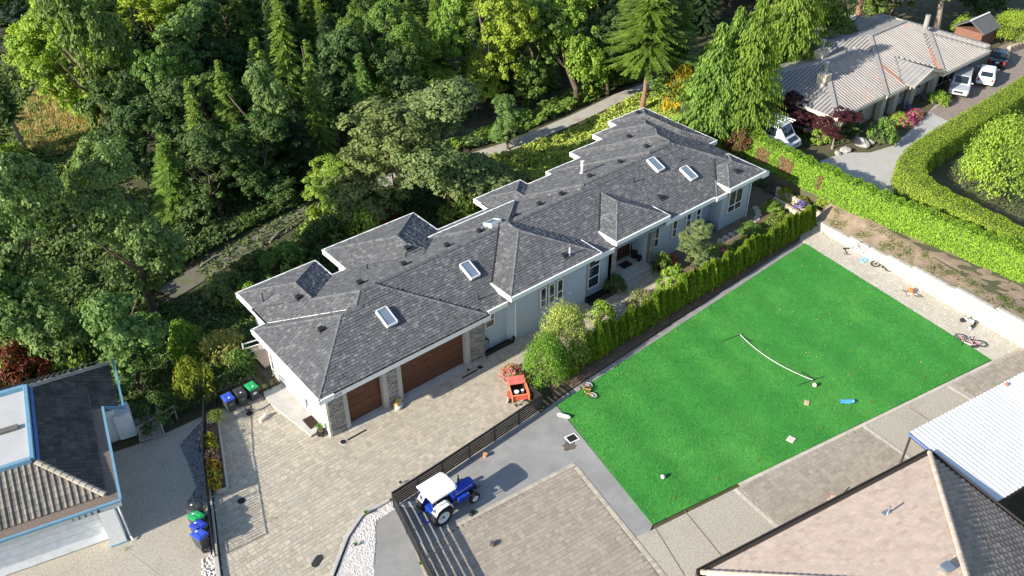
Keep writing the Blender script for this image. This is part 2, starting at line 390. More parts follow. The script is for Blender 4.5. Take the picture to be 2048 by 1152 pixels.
# grey pavers between lawn and block wall
SP = [s2(1600, 482), (38.7, -4.95), (39.4, -4.4), (41.3, -4.5), (40.2, -13.5), (39.2, -21.6), s2(2120, 655), s2(1985, 722), (38.59, -5.6)]
sp = sheet('side_paving', SP, -.001, SAND, 'weathered grey paving between the lawn and the block wall', 'paving')
lay(pave(SP, radians(96), (.2, .26), (.2, .3, .3), .003), 'paver', PAVER3, sp, 120)
# neighbour's aggregate driveway and gravel
LD = [s2(*q) for q in ((225, 905), (300, 880), (415, 828), (412, 925), (425, 1180), (300, 1240), (-150, 1300), (-150, 1100), (5, 1095), (240, 1010))]
sheet('neighbour_driveway', LD, -.012, AGG, 'washed aggregate driveway of the blue trimmed house, half in shade', 'driveway')
b = MB()
for a_, c_ in ((s2(232, 1085), s2(330, 1160)), (s2(170, 1150), s2(300, 1100))): b.bar((*a_, -.01), (*c_, -.01), .05, .012)
b.build('expansion_joint', mat('joint_pale', (.36, .34, .30), rough=1), bpy.data.objects['neighbour_driveway'])
def pebbles(name, poly, n, m, z, size, label, cat='gravel'):
    poly = ccw(poly); b = MB(); x0 = min(p[0] for p in poly); x1 = max(p[0] for p in poly); y0 = min(p[1] for p in poly); y1 = max(p[1] for p in poly); k = 0
    while k < n:
        x = random.uniform(x0, x1); y = random.uniform(y0, y1)
        if not inside((x, y), poly): continue
        s = random.uniform(*size); a = random.random()*6.28; k += 1
        pts = [(cos(a+i*1.257)*s*random.uniform(.7, 1.2), sin(a+i*1.257)*s*random.uniform(.7, 1.2)) for i in range(5)]
        zt = z+s*random.uniform(.5, 1.1)
        b.add([(x+p, y+q, z-.01) for p, q in pts]+[(x+p*.55, y+q*.55, zt) for p, q in pts], [(5, 6, 7, 8, 9)]+[(i, (i+1) % 5, 5+(i+1) % 5, 5+i) for i in range(5)])
    return tag(b.build(name, m), label, cat, kind='stuff')
GR = [s2(*q) for q in ((360, 890), (415, 830), (412, 1010), (400, 1040), (372, 1010), (392, 975), (378, 930))]
sheet('gravel_bed', GR, -.008, mat('gravel_bed', (.10, .10, .105), rough=1, var=.3, scale=20), 'bed of dark soil under grey gravel beside the picket fence', 'gravel bed')
pebbles('gravel', GR, 2600, mat('blue_gravel', (.22, .225, .235), rough=.95, rv=.5), -.005, (.03, .075), 'blue grey gravel along the outside of the picket fence')
WG = [s2(*q) for q in ((783, 1003), (868, 1002), (866, 1020), (800, 1012), (752, 1042), (748, 1160), (735, 1240), (652, 1240), (672, 1152), (700, 1075), (727, 1034))]
sheet('stone_strip', WG, .0, mat('pale_grit', (.56, .53, .50), rough=1, var=.25, scale=14), 'strip of pale grit between the curb and the asphalt', 'gravel bed')
pebbles('white_gravel', WG, 5200, mat('white_stones', (.64, .60, .58), rough=.95, rv=.22), .003, (.015, .042), 'white decorative gravel between the curb and the asphalt strip')
# concrete curbs
def curb(name, pts, w, h, label, z=0, m=None, seg=1.2):
    root = empty(name, (*pts[0], z)); tag(root, label, 'curb')
    for a_, c_ in zip(pts, pts[1:]):
        a = Vector((*a_, z)); c = Vector((*c_, z)); d = c-a; n_ = max(1, round(d.length/seg)); ang = atan2(d.y, d.x)
        for i in range(n_):
            p = a+d*((i+.5)/n_)-Vector((*pts[0], z)); b = MB(); b.box((0, 0, h/2), (d.length/n_-.012, w, h+random.uniform(-.004, .004)))
            bevel(b.build('curb_stone', m or CONC, root, loc=p, rz=ang), .015, 1)
    return root
curb('curb', [s2(*q) for q in ((779, 1001), (724, 1031), (694, 1075), (664, 1152), (645, 1235))], .2, .12, 'pale concrete curb between the beige paving and white gravel')
FL = [(-11.3, -10.6), (-8.95, -3.7), (-6.82, 2.2), (-4.95, 6.6)]
root = empty('garden_wall', (-8.95, -3.7, 0)); tag(root, 'low concrete wall under the black picket fence', 'low wall')
for a_, c_ in zip(FL, FL[1:]):
    a = Vector((*a_, 0)); c = Vector((*c_, 0)); d = c-a; b = MB(); b.box((0, 0, .06), (d.length+.05, .22, .3))
    p = (a+c)/2-Vector((-8.95, -3.7, 0)); bevel(b.build('wall_panel', CONC, root, loc=p, rz=atan2(d.y, d.x)), .015, 1)
pebbles('edge_stones', [s2(*q) for q in ((405, 1120), (428, 1105), (432, 1160), (440, 1240), (400, 1240))], 300, mat('white_stones', (.6, .6, .6)), -.005, (.04, .09), 'pale loose stones by the bins along the low wall')

# lawn
TA, TB, TC, TD = (11.97, -6.51), (38.59, -5.47), (36.27, -21.45), (9.72, -16.53)
TURF = mat('turf', (.03, .19, .028), c2=(.042, .24, .034), stripe=(10, 3.1, .06), scale=1.1, rough=.85, bump=.6, bscale=120, detail=8, stain=((.085, .30, .05), .22, .47, .68, .6))
lawn = sheet('lawn', [TD, TC, TB, TA], .03, TURF, 'bright green artificial lawn edged by paving', 'lawn', th=.034)
b = MB(); LP = [TA, TD, TC, TB]
for i in range(46000):
    s, t = random.random(), random.random()
    x = (TA[0]*(1-s)+TB[0]*s)*(1-t)+(TD[0]*(1-s)+TC[0]*s)*t; y = (TA[1]*(1-s)+TB[1]*s)*(1-t)+(TD[1]*(1-s)+TC[1]*s)*t
    a = random.random()*6.28; w = random.uniform(.02, .045); h = random.uniform(.02, .05); lx, ly = random.uniform(-.03, .03), random.uniform(-.03, .03)
    b.add([(x-cos(a)*w, y-sin(a)*w, .029), (x+cos(a)*w, y+sin(a)*w, .029), (x+lx, y+ly, .03+h)], [(0, 1, 2)])
gr = b.build('grass', mat('grass_blades', (.038, .215, .03), rough=.7, c2=(.075, .27, .045), scale=.22, rv=.25, stripe=(10, 3.1, .06)), lawn); gr['kind'] = 'stuff'
# seam mats of mulch under the cedar row and by the porch
sheet('planting_bed', [(12.9, -4.4), (10.9, -2.55), (12.6, -2.75), (18, -3.45), (27.4, -2.5), (33, -1.6), (37, -1.5), (39.2, -.9), (41.5, .4), (41.4, -4.55), (39.4, -4.4), (38.6, -4.9), (13.0, -6.0), (12.2, -6.05)], .004, MULCH,
      'reddish mulch bed under the row of small cedars', 'planting bed')
sheet('side_yard', [(27.4, -2.5), (27.3, .3), (38.3, .1), (38.3, 2.7), (39.3, 2.7), (39.3, 10), (43.2, 10), (42.8, .5), (41.5, .4), (39.2, -.9), (37, -1.5), (33, -1.6)], .002,
      mat('yard_soil', (.13, .10, .075), c2=(.19, .155, .12), scale=1.5, rough=1, bump=.6, bscale=20), 'bare earth side yard by the far end of the long house', 'yard')
# raised ground beyond the block wall
def wall_x(y): return 41.75+.115*y
BANK = mat('bank_soil', (.21, .15, .11), c2=(.33, .25, .18), scale=1.6, rough=1, bump=.9, bscale=14, stain=((.15, .17, .05), 1.1, .54, .66, .7))
def wall_top(y):
    s_ = (-4.6-y)/.46; return (4+sum(s_ >= k for k in (7, 14, 19, 26, 33)))*.19-.06
def bank_z(x, y):
    t = x-wall_x(y); a = wall_top(y)-.04
    return a+(1.42-a)*smooth(.05, 2.3, t)
b = MB(); rows = []
for j in range(0, 40):
    y = -4.3-j*.6
    rows.append([(wall_x(y)+.04+i*.35, y, bank_z(wall_x(y)+.04+i*.35, y)+(random.uniform(-.05, .05) if i else 0)) for i in range(12)])
vs = [p for r in rows for p in r]; fs = [(j*12+i, (j+1)*12+i, (j+1)*12+i+1, j*12+i+1) for j in range(len(rows)-1) for i in range(11)]
b.add(vs, fs, 0, .5); bk = b.build('bank', BANK, shade=True); tag(bk, 'bare weedy bank between the block wall and the hedge', 'bank', kind='structure')
PLAT = [(44.2, -4.2), (43.3, .3), (43.6, 12.5), (49, 16.5), (58, 19.5), (90, 22), (130, 22), (130, -45), (41.8, -45), (40.3, -22)]
b = MB(); b.prism(ccw(PLAT), -4.5, 1.42, r=.5); pl = b.build('terrace', mat('terrace_soil', (.07, .075, .035), c2=(.11, .10, .06), scale=.6, rough=1, bump=.5, bscale=8)); tag(pl, 'raised neighbouring garden ground beyond the hedge', 'terrace', kind='structure')
# ------------------------------------------------------------------ the long house
HOUSE = empty('long_house', (0, 0, 0)); tag(HOUSE, 'long single storey house with dark grey shingled hip roof and white trim', 'house')
SL = .38
#        x0     x1     y0     y1    eave
BX = [(-.55, 11.5, -.42, 7.75, 3.60), (.43, 11.52, -.421, 9.65, 3.60), (.432, 40.0, -.06, 9.66, 3.60), (.43, 6.10, 4.0, 11.90, 3.60), (7.30, 14.78, 4.0, 12.72, 3.60),
      (19.60, 24.0, 5.0, 11.40, 3.60), (19.60, 40.0, .10, 10.50, 3.60), (26.60, 40.0, .15, 11.05, 3.60), (30.27, 40.0, .16, 12.25, 3.60), (33.95, 40.0, 4.0, 13.36, 3.60),
      (36.75, 41.0, 6.0, 14.32, 3.60), (33.80, 39.9, -.20, 9.0, 3.60),
      (13.30, 21.10, -.52, 8.5, 4.20), (22.95, 28.20, -.27, 8.0, 4.20), (34.95, 39.15, -.42, 3.2, 4.02)]
def hz(k, x, y):
    x0, x1, y0, y1, e = BX[k]; d = min(x-x0, x1-x, y-y0, y1-y)
    return e+SL*d if d >= -1e-6 else -9.
def roof_z(x, y): return max(hz(k, x, y) for k in range(len(BX)))
def roof_hit(px_, py_):
    d = (RT*((px_-1024)/FPX)+DN*((py_-576)/FPX)+FW).normalized(); t = (8-CAM.z)/d.z
    while t < 120:
        p = CAM+d*t
        if p.z < roof_z(p.x, p.y): return p
        t += .02
    return CAM+d*t
SHINGLE = mat('shingle', (.112, .115, .122), rough=.9, var=.12, scale=2.2, rv=.17, bump=.35, bscale=55, rnd2=((.155, .156, .158), .74, .98), stain=((.085, .088, .09), .35, .5, .72, .5))
UNDER = mat('roof_felt', (.05, .05, .052), rough=.95)
GUTTER = WHITE
def onhip(j, p):
    x0, x1, y0, y1, e = BX[j]; d = sorted((p.x-x0, x1-p.x, p.y-y0, y1-p.y)); return d[1]-d[0] < .3
def truehip(k, p):
    for j in range(len(BX)):
        if j == k: continue
        z = hz(j, p.x, p.y)
        if z > p.z+.04: return False
        if z > p.z-.03 and (not onhip(j, p) or j < k): return False
    return True
tiles = []; caps = []; roofb = MB(); soff = MB()
for k, (x0, x1, y0, y1, e) in enumerate(BX):
    w, d = x1-x0, y1-y0; h = min(w, d)/2
    if w >= d: ra, rb = Vector((x0+h, y0+h, e+SL*h)), Vector((x1-h, y0+h, e+SL*h))
    else: ra, rb = Vector((x0+h, y0+h, e+SL*h)), Vector((x0+h, y1-h, e+SL*h))
    A, B, C, D = Vector((x0, y0, e)), Vector((x1, y0, e)), Vector((x1, y1, e)), Vector((x0, y1, e))
    if w >= d: planes = [([A, B, rb, ra], (1, 0, 0)), ([B, C, rb], (0, 1, 0)), ([C, D, ra, rb], (-1, 0, 0)), ([D, A, ra], (0, -1, 0))]; hips = [(A, ra), (B, rb), (C, rb), (D, ra)]
    else: planes = [([A, B, ra], (1, 0, 0)), ([B, C, rb, ra], (0, 1, 0)), ([C, D, rb], (-1, 0, 0)), ([D, A, ra, rb], (0, -1, 0))]; hips = [(A, ra), (B, ra), (C, rb), (D, rb)]
    def keep(c, k=k):
        z = hz(k, c.x, c.y)
        for j in range(len(BX)):
            if j == k: continue
            zj = hz(j, c.x, c.y)
            if zj > z+.012 or (abs(zj-z) <= .012 and j < k): return False
        return True
    for pts, al in planes:
        roofb.add(pts, [tuple(range(len(pts)))], 0, .5)
        tiles += plane_tiles(pts, al, row=.2, wid=(.2, .34), thick=(.02, .055), gap=.012, keep=keep)
    zb = e-.30-.002*k
    soff.add([(x0+.02, y0+.02, zb), (x0+.02, y1-.02, zb), (x1-.02, y1-.02, zb), (x1-.02, y0+.02, zb)], [(0, 1, 2, 3)], 0, .5)
    for a, c in hips+[(ra, rb)]:
        L_ = (c-a).length
        if L_ < .3: continue
        dr = (c-a)/L_; side = dr.cross(Vector((0, 0, 1))).normalized(); n_ = int(L_/.19)
        for i in range(n_):
            p = a+dr*(.12+i*.19)
            if not truehip(k, p): continue
            sl = .09 if (a, c) in hips else .05
            q = [p-side*.15-Vector((0, 0, sl-.035)), p+Vector((0, 0, .055)), p+side*.15-Vector((0, 0, sl-.035))]
            up = Vector((0, 0, .022)); v = [x+up for x in q]+[x+dr*.24 for x in q]+[x+up-Vector((0, 0, .03)) for x in q]
            caps.append((v, [(0, 1, 4, 3), (1, 2, 5, 4), (0, 6, 7, 1), (1, 7, 8, 2)], random.random(), p))
roofb.build('roof_deck', UNDER, HOUSE); soff.build('soffit', WHITE, HOUSE)
roof = bpy.data.objects[HOUSE.children[0].name]
lay(tiles, 'shingle', SHINGLE, roof, 300); lay(caps, 'ridge_cap', mat('ridge_cap', (.12, .122, .128), rough=.9, rv=.25, bump=.3), roof, 150)
# white fascia and gutter round every eave that is not under another roof
def fascia():
    out = []
    for k, (x0, x1, y0, y1, e) in enumerate(BX):
        for a, c, nrm in (((x0, y0), (x1, y0), (0, -1)), ((x1, y0), (x1, y1), (1, 0)), ((x1, y1), (x0, y1), (0, 1)), ((x0, y1), (x0, y0), (-1, 0))):
            L_ = hypot(c[0]-a[0], c[1]-a[1]); n_ = max(2, int(L_/.08)); run = None
            for i in range(n_+1):
                t = min(1, (i+.5)/n_); x = a[0]+(c[0]-a[0])*t; y = a[1]+(c[1]-a[1])*t
                ok = i < n_ and all(hz(j, x+nrm[0]*.05, y+nrm[1]*.05) < e-.02 for j in range(len(BX)) if j != k)
                if ok and run is None: run = i/n_
                if not ok and run is not None:
                    if (i/n_-run)*L_ > .15: out.append((k, a, c, nrm, e, run, i/n_, L_))
                    run = None
    return out
for k, a, c, nrm, e, t0, t1, L_ in fascia():
    ax = Vector((a[0]+(c[0]-a[0])*t0, a[1]+(c[1]-a[1])*t0, 0)); cx = Vector((a[0]+(c[0]-a[0])*t1, a[1]+(c[1]-a[1])*t1, 0)); d = (cx-ax).normalized(); N_ = Vector((*nrm, 0))
    if t1 > .99: cx += d*.1
    if t0 < .01: ax -= d*.1
    o = N_*(.05+.0015*k); b = MB(); hgt = .36 if e < 4 else .34
    b.bar(ax+o+Vector((0, 0, e-.16)), cx+o+Vector((0, 0, e-.16)), .10, hgt)
    b.bar(ax+o+N_*.055+Vector((0, 0, e-.03)), cx+o+N_*.055+Vector((0, 0, e-.03)), .05, .09)
    b.build('fascia', WHITE, HOUSE)
# valley flashing
DARKF = mat('flashing_dark', (.03, .031, .034), rough=.5); PALEF = mat('flashing_pale', (.62, .62, .60), rough=.5)
def valley(p, q, m, w=.12):
    b = MB(); p = Vector(p); q = Vector(q)
    n_ = 14; pts = [p+(q-p)*(i/n_) for i in range(n_+1)]
    b.tube([Vector((r.x, r.y, roof_z(r.x, r.y)+.035)) for r in pts], w/2, 6); b.build('valley_flashing', m, HOUSE)
for x0, yv, ln in ((13.3, 1.52, 3.8), (22.95, 1.52, 2.6), (34.95, 1.0, 1.7)): valley((x0+.02, yv, 0), (x0+ln, yv+ln, 0), DARKF)
valley((.43, 7.75, 0), (4.1, 4.08, 0), PALEF, .05)
for x0, y1, ln in ((7.3, 9.66, 3.7), (19.6, 9.66, 4.8), (26.6, 10.5, 5.1), (30.27, 11.05, 5.3), (33.95, 12.25, 4.2), (36.75, 13.36, 2.3)): valley((x0, y1, 0), (x0+ln, y1-ln, 0), DARKF, .045)
for x1, y1, ln in ((6.1, 9.66, 2.8), (14.78, 9.66, 3.7), (24.0, 10.5, 1.1)): valley((x1, y1, 0), (x1-ln, y1-ln, 0), DARKF, .06)

# walls
STUC = mat('stucco', (.43, .48, .52), rough=.92, var=.04, scale=2, bump=.25, bscale=110)
FOOT = [(.0, .35), (13.6, .35), (14.05, -.02), (20.4, -.02), (20.4, .35), (22.9, .35), (22.9, .05), (23.34, .05), (23.34, 1.8), (26.9, 1.8), (26.9, .05), (27.33, .05), (27.33, .36),
        (32.95, .36), (32.95, 1.2), (34.95, 1.2), (34.95, .1), (38.3, .1), (38.3, 2.7), (39.3, 2.7), (39.3, 9.9), (40.4, 9.9), (40.4, 13.7), (37.3, 13.7), (37.3, 12.75), (34.5, 12.75), (34.5, 11.65),
        (30.85, 11.65), (30.85, 10.45), (27.2, 10.45), (27.2, 9.9), (23.4, 9.9), (23.4, 10.8), (20.2, 10.8), (20.2, 9.05), (14.2, 9.05), (14.2, 12.1), (7.9, 12.1), (7.9, 9.05), (5.5, 9.05), (5.5, 11.3), (1.0, 11.3), (1.0, 7.15), (0, 7.15)]
b = MB(); b.prism(FOOT, -2.8, 3.27, r=.5)
walls = b.build('wall', STUC, HOUSE)
b = MB(); b.box((-.03, 3.7, .25), (.07, 6.9, .62)); b.build('base_band', mat('base_stucco', (.50, .49, .46), rough=.95, bump=.3), HOUSE)
TRIM = mat('trim_taupe', (.40, .375, .345), rough=.85, var=.05, bump=.15, bscale=90)
GLZ = glass('window_glass')
STONE = mat('ledge_stone', (.27, .25, .215), rough=.92, var=.2, scale=4, rv=.35, bump=.5, bscale=30)
def stone_face(x0, x1, y, z0, z1, name='stone_pier', side=None):
    core = MB(); core.box(((x0+x1)/2, y+.15, (z0+z1)/2), (x1-x0, .3, z1-z0)); o = core.build(name, mat('mortar', (.17, .155, .13), rough=1), HOUSE)
    st_ = []; z = z0
    while z < z1-.03:
        h = random.choice((.06, .08, .1)); x = x0
        while x < x1-.02:
            w = min(random.choice((.14, .22, .3, .38)), x1-x); t = random.uniform(.015, .05)
            bb = MB(); bb.box((0, 0, 0), (w-.012, t*2, min(h, z1-z)-.01)); st_.append((bb.v, bb.f, random.random(), Vector((x+w/2, y, z+h/2))))
            x += w
        z += h
    bb = MB()
    for vs, fs, r, c in st_: bb.add([Vector(v)+c for v in vs], fs, 0, r)
    s_ = bb.build('ledge_stones', STONE, o); s_['kind'] = 'stuff'; return o
for x0, x1 in ((.02, 1.02), (4.02, 4.74), (10.25, 11.5)): stone_face(x0, x1, .0 if x0 < 9 else .06, 0, 3.25)
stone_face(22.9, 23.36, .03, 0, 3.9); stone_face(26.88, 27.35, .03, 0, 3.9)
b = MB(); b.box((-.03, .17, 1.62), (.1, .34, 3.24)); b.build('corner_trim', mat('trim_beige', (.55, .51, .44), rough=.9), HOUSE)
for x0, x1 in ((1.02, 1.3), (3.72, 4.02), (4.74, 5.05), (9.93, 10.24)):
    b = MB(); b.box(((x0+x1)/2, .16, 1.62), (x1-x0-.004, .40, 3.24)); b.build('door_jamb', TRIM, HOUSE)
DOORW = mat('garage_wood', (.105, .042, .022), rough=.55, var=.22, scale=3, rv=.06, bump=.15, bscale=30)
for x0, x1 in ((1.31, 3.71), (5.06, 9.92)):
    g = MB(); g.box(((x0+x1)/2, .37, 1.35), (x1-x0, .06, 2.7)); gd = g.build('garage_door', DOORW, HOUSE)
    for i in range(4):
        p = MB(); p.box(((x0+x1)/2, .325, .34+i*.6), (x1-x0-.02, .035, .585))
        bevel(p.build('door_section', DOORW, gd), .008, 1)
    th = MB(); th.box(((x0+x1)/2, .2, .012), (x1-x0, .36, .03)); th.build('threshold', CONC, gd)
    ap = MB(); ap.box(((x0+x1)/2, -.18, .006), (x1-x0+.5, .42, .03)); ap.build('apron', CONC, gd)
def window(x0, x1, z0, z1, y, bars_h=(), bars_v=(), trim=.12):
    """casement window in the wall facing -Y"""
    w = MB(); w.box(((x0+x1)/2, y-.012, (z0+z1)/2), (x1-x0+2*trim, .05, z1-z0+2*trim)); wo_ = w.build('window', TRIM, HOUSE)
    f = MB(); cx = (x0+x1)/2; t = .07; yy = y-.05
    f.box((cx, yy, z0+t/2), (x1-x0, .06, t)); f.box((cx, yy, z1-t/2), (x1-x0, .06, t)); f.box((x0+t/2, yy, (z0+z1)/2), (t, .062, z1-z0-2*t)); f.box((x1-t/2, yy, (z0+z1)/2), (t, .062, z1-z0-2*t))
    for q in bars_h: f.box((cx, yy, z0+(z1-z0)*q), (x1-x0-2*t, .058, .06))
    for q in bars_v: f.box((x0+(x1-x0)*q, yy, (z0+z1)/2), (.06, .056, z1-z0-2*t))
    f.build('frame', WHITE, wo_)
    hs = [0]+list(bars_h)+[1]; vss = [0]+list(bars_v)+[1]
    for i in range(len(hs)-1):
        for j in range(len(vss)-1):
            p = MB(); za, zb = z0+(z1-z0)*hs[i]+.035, z0+(z1-z0)*hs[i+1]-.035; xa, xb = x0+(x1-x0)*vss[j]+.035, x0+(x1-x0)*vss[j+1]-.035
            p.box(((xa+xb)/2, y-.038, (za+zb)/2), (xb-xa, .012, zb-za)); p.build('pane', GLZ, wo_)
window(11.75, 12.55, 1.83, 3.1, .35, (.45,))
for x0 in (16.14, 16.89, 17.64): window(x0, x0+.56, 1.6, 3.2, -.02, (.36,))
window(20.9, 22.02, .68, 3.2, .35, (.36, .72))
window(27.63, 28.12, 1.32, 3.2, .36, (.4,))
for x0 in (29.55, 31.08, 32.2): window(x0, x0+.55, 1.4 if x0 < 30 else 1.72, 3.15, .36, (.4,))
window(35.72, 37.42, 1.2, 3.3, .1, (.3,), (.5,))
# porch: slab, steps, door, side light
b = MB(); b.box((25.1, .9, .22), (3.5, 1.8, .46)); b.build('porch_slab', CONC, HOUSE)
for i in range(2):
    b = MB(); b.box((25.2, -.18-.32*i, .16-.14*i), (3.7+.3*i, .36, .3-.14*i)); bevel(b.build('step', CONC, HOUSE), .015, 1)
b = MB(); b.box((25.92, 1.78, 1.55), (1.5, .08, 2.2)); dr = b.build('front_door', mat('door_wood', (.07, .028, .016), rough=.4, var=.2), HOUSE)
for sx in (-.37, .37):
    for z in (1.0, 1.9):
        p = MB(); p.box((25.92+sx, 1.73, z), (.55, .03, .75)); bevel(p.build('door_panel', mat('door_wood', (.07, .028, .016)), dr), .02, 2)
p = MB(); p.cyl((26.55, 1.7, 1.3), (26.55, 1.7, 1.65), .018, n=8); p.build('handle', STEEL, dr)
window(26.98, 27.25, .55, 2.6, 1.76, ()) if False else None
b = MB(); b.box((26.77, 1.77, 1.5), (.26, .07, 2.05)); sl_ = b.build('side_light', WHITE, HOUSE); p = MB(); p.box((26.77, 1.725, 1.5), (.16, .02, 1.9)); p.build('pane', GLZ, sl_)
# low window wells with black rails
def well(x0, x1, y0, y1):
    b = MB(); b.box(((x0+x1)/2, (y0+y1)/2, .012), (x1-x0, y1-y0, .02)); w = b.build('window_well', mat('well_dark', (.006, .006, .007), rough=.9), HOUSE)
    f = MB()
    for c_, d_ in ((((x0+x1)/2, y0, .16), (x1-x0, .05, .34)), ((x0, (y0+y1)/2, .16), (.05, y1-y0, .34)), ((x1, (y0+y1)/2, .16), (.05, y1-y0, .34))): f.box(c_, d_)
    f.build('well_rim', BLACK, w)
well(11.5, 13.9, -.15, .33); well(20.45, 22.6, -.2, .33)
# skylights
def skylight(px_, py_, w=.72, l=1.3, tint=(.15, .20, .26), back=False):
    c = roof_hit(px_, py_); s = 1 if not back else -1
    U = Vector((0, s, SL)).normalized(); n_ = Vector((0, -SL*s, 1)).normalized(); X = Vector((1, 0, 0))
    Rm = Matrix((X, U, n_)).transposed() if s > 0 else Matrix((-X, U, n_)).transposed()
    c = c-n_*.02
    b = MB(); f = lambda o_, d_: b.box(c+Rm @ Vector(o_), d_, rot=Rm)
    for o_, d_ in (((0, -l/2, .12), (w, .07, .34)), ((0, l/2, .12), (w, .07, .34)), ((-w/2, 0, .12), (.07, l-.07, .338)), ((w/2, 0, .12), (.07, l-.07, .338))): f(o_, d_)
    sk = b.build('skylight', mat('skylight_curb', (.58, .58, .58), rough=.45), HOUSE)
    g = MB(); g.box(c+Rm @ Vector((0, 0, .24)), (w-.07, l-.07, .02), rot=Rm); g.build('pane', mat('skylight_glass', tint, rough=.12, var=.1, spec=.6), sk)
    k = MB(); k.box(c+Rm @ Vector((0, -l/2-.06, .0)), (w+.1, .1, .12), rot=Rm); k.build('flashing', DARKF, sk)
for q in ((773, 637), (939, 543), (1310, 332), (1376, 349)): skylight(*q)
skylight(986, 449, .9, .9, (.5, .53, .55), back=True)
# roof vents and pipes
VENT = mat('vent_black', (.018, .018, .02), rough=.6)
def vent(px_, py_):
    c = roof_hit(px_, py_); b = MB(); b.box(c+Vector((0, 0, .02)), (.46, .46, .02)); v = b.build('roof_vent', mat('vent_flange', (.10, .10, .10), rough=.7), HOUSE)
    h = MB(); h.box(c+Vector((0, 0, .13)), (.3, .3, .2)); h.box(c+Vector((.0, 0, .235)), (.36, .36, .03)); h.build('vent_hood', VENT, v)
for q in ((643, 662), (597, 598), (720, 568), (808, 531), (894, 494), (959, 465), (1029, 433), (815, 499), (1079, 411), (1123, 391), (1179, 355), (1240, 327), (1293, 296), (1258, 276), (1276, 228), (1472, 345), (1321, 398), (1129, 514)): vent(*q)
def pipe(px_, py_, h, r, m, name='vent_pipe', cap=False):
    c = roof_hit(px_, py_); b = MB(); b.cyl(c-Vector((0, 0, .05)), c+Vector((0, 0, h)), r, n=10)
    b.cyl(c-Vector((0, 0, .03)), c+Vector((0, 0, .07)), r*2.2, r*1.3, 10)
    if cap: b.cyl(c+Vector((0, 0, h)), c+Vector((0, 0, h+.08)), r*1.5, n=10); b.cyl(c+Vector((0, 0, h-.3)), c+Vector((0, 0, h-.24)), r*1.5, n=10)
    b.build(name, m, HOUSE)
for q, h in (((527, 603), .7), ((735, 538), .35), ((957, 600), .6), ((1268, 365), .45), ((1363, 322), .3), ((1386, 345), .1)): pipe(*q, h, .04, VENT)
pipe(1139, 511, .62, .05, WHITE); pipe(1164, 347, 1.0, .11, mat('flue_grey', (.55, .53, .52), rough=.5), 'flue', True)
# downpipes, house number, wall plate, hose bib
for x, y, z in ((.05, .28, 3.2), (-.06, 7.2, 3.2), (38.33, .06, 3.2), (14.0, -.08, 3.2)):
    b = MB(); b.tube([(x-.04, y-.05, z), (x-.04, y-.05, .12), (x-.16, y-.12, .05)], .04, 8); b.build('downpipe', WHITE, HOUSE)
b = MB(); b.box((13.9-13.95-.05, 2.9, .75), (.06, .28, .5)); b.box((-.1, 3.0, .55), (.14, .5, .4)); b.build('meter_box', mat('meter_grey', (.55, .55, .53), rough=.6), HOUSE)
b = MB(); b.cyl((18.9, -.06, 1.55), (18.9, .0, 1.55), .07, n=12); b.build('wall_vent', WHITE, HOUSE)
# balcony rails and posts at the back notches
for x, y in ((1.05, 8.0), (.85, 8.6), (7.75, 10.2), (7.6, 10.8)):
    b = MB(); b.bar((x, y, -2.6), (x, y, 3.2), .14); b.build('deck_post', WHITE, HOUSE)
b = MB()
for z in (.9, .5, .1): b.bar((-.6, 10.2, z), (.9, 9.9, z), .06)
b.bar((-.6, 10.2, -.2), (-.6, 10.2, 1.0), .08); b.build('deck_rail', WHITE, HOUSE)
for x0, x1, y0, y1 in ((15.0, 19.5, 9.0, 11.3), (-.2, 1.0, 8.2, 10.6)):
    b = MB(); b.box(((x0+x1)/2, (y0+y1)/2, .0), (x1-x0, y1-y0, .12)); b.build('deck', mat('deck_tan', (.50, .37, .27), rough=.85, var=.15), HOUSE)
b = MB(); b.prism([(-.95, .8), (-.02, .8), (-.02, 6.0), (-1.5, 6.0), (-1.5, 4.6)], -.02, .14, r=.5); ld = b.build('side_walk', CONC, HOUSE)
# ------------------------------------------------------------------ fences and walls
def slat_fence(label, pts, h=1.2, pitch=.185, sw=.135, posts=2.0, z0=.0, group=None):
    root = empty('slat_fence', (*pts[0], z0)); tag(root, label, 'fence')
    o = Vector((*pts[0], 0))
    for a_, c_ in zip(pts, pts[1:]):
        a = Vector((*a_, 0))-o; c = Vector((*c_, 0))-o; d = c-a; n_ = max(1, round(d.length/posts)); ang = atan2(d.y, d.x)
        for i in range(n_+1):
            p = a+d*(i/n_); b = MB(); b.box((0, 0, h/2), (.07, .07, h)); b.build('post', BLACK, root, loc=p, rz=ang)
        L_ = d.length/n_
        sm = None; tm = None
        for i in range(n_):
            m_ = a+d*((i+.5)/n_)
            if sm is None:
                b = MB(); b.box((0, 0, 0), (L_-.075, .025, sw)); sm = b.mesh('slat', BLACK); b = MB(); b.box((0, 0, 0), (L_-.072, .06, .05)); tm = b.mesh('rail', BLACK)
            z = .13
            while z < h-.1:
                s_ = bpy.data.objects.new('slat', sm); col.objects.link(s_); s_.parent = root; s_.location = (m_.x, m_.y, z); s_.rotation_euler = (0, 0, ang); z += pitch
            s_ = bpy.data.objects.new('rail', tm); col.objects.link(s_); s_.parent = root; s_.location = (m_.x, m_.y, h-.02); s_.rotation_euler = (0, 0, ang)
    return root
slat_fence('long black slat fence with gates between the beige paving and tractor', [(-.12, -6.74), (3.25, -6.62), (7.15, -6.4), (11.0, -6.18)], 1.2, posts=1.87)
slat_fence('short black slat panel closing the corner behind the red trailer', [(11.0, -6.12), (11.02, -5.1)], 1.2, posts=1.1)
slat_fence('black slat fence throwing striped shade over the brown court', [(-.14, -6.82), (-1.0, -10.5), (-1.65, -13.2), (-2.6, -17.0)], 1.18, posts=1.9)
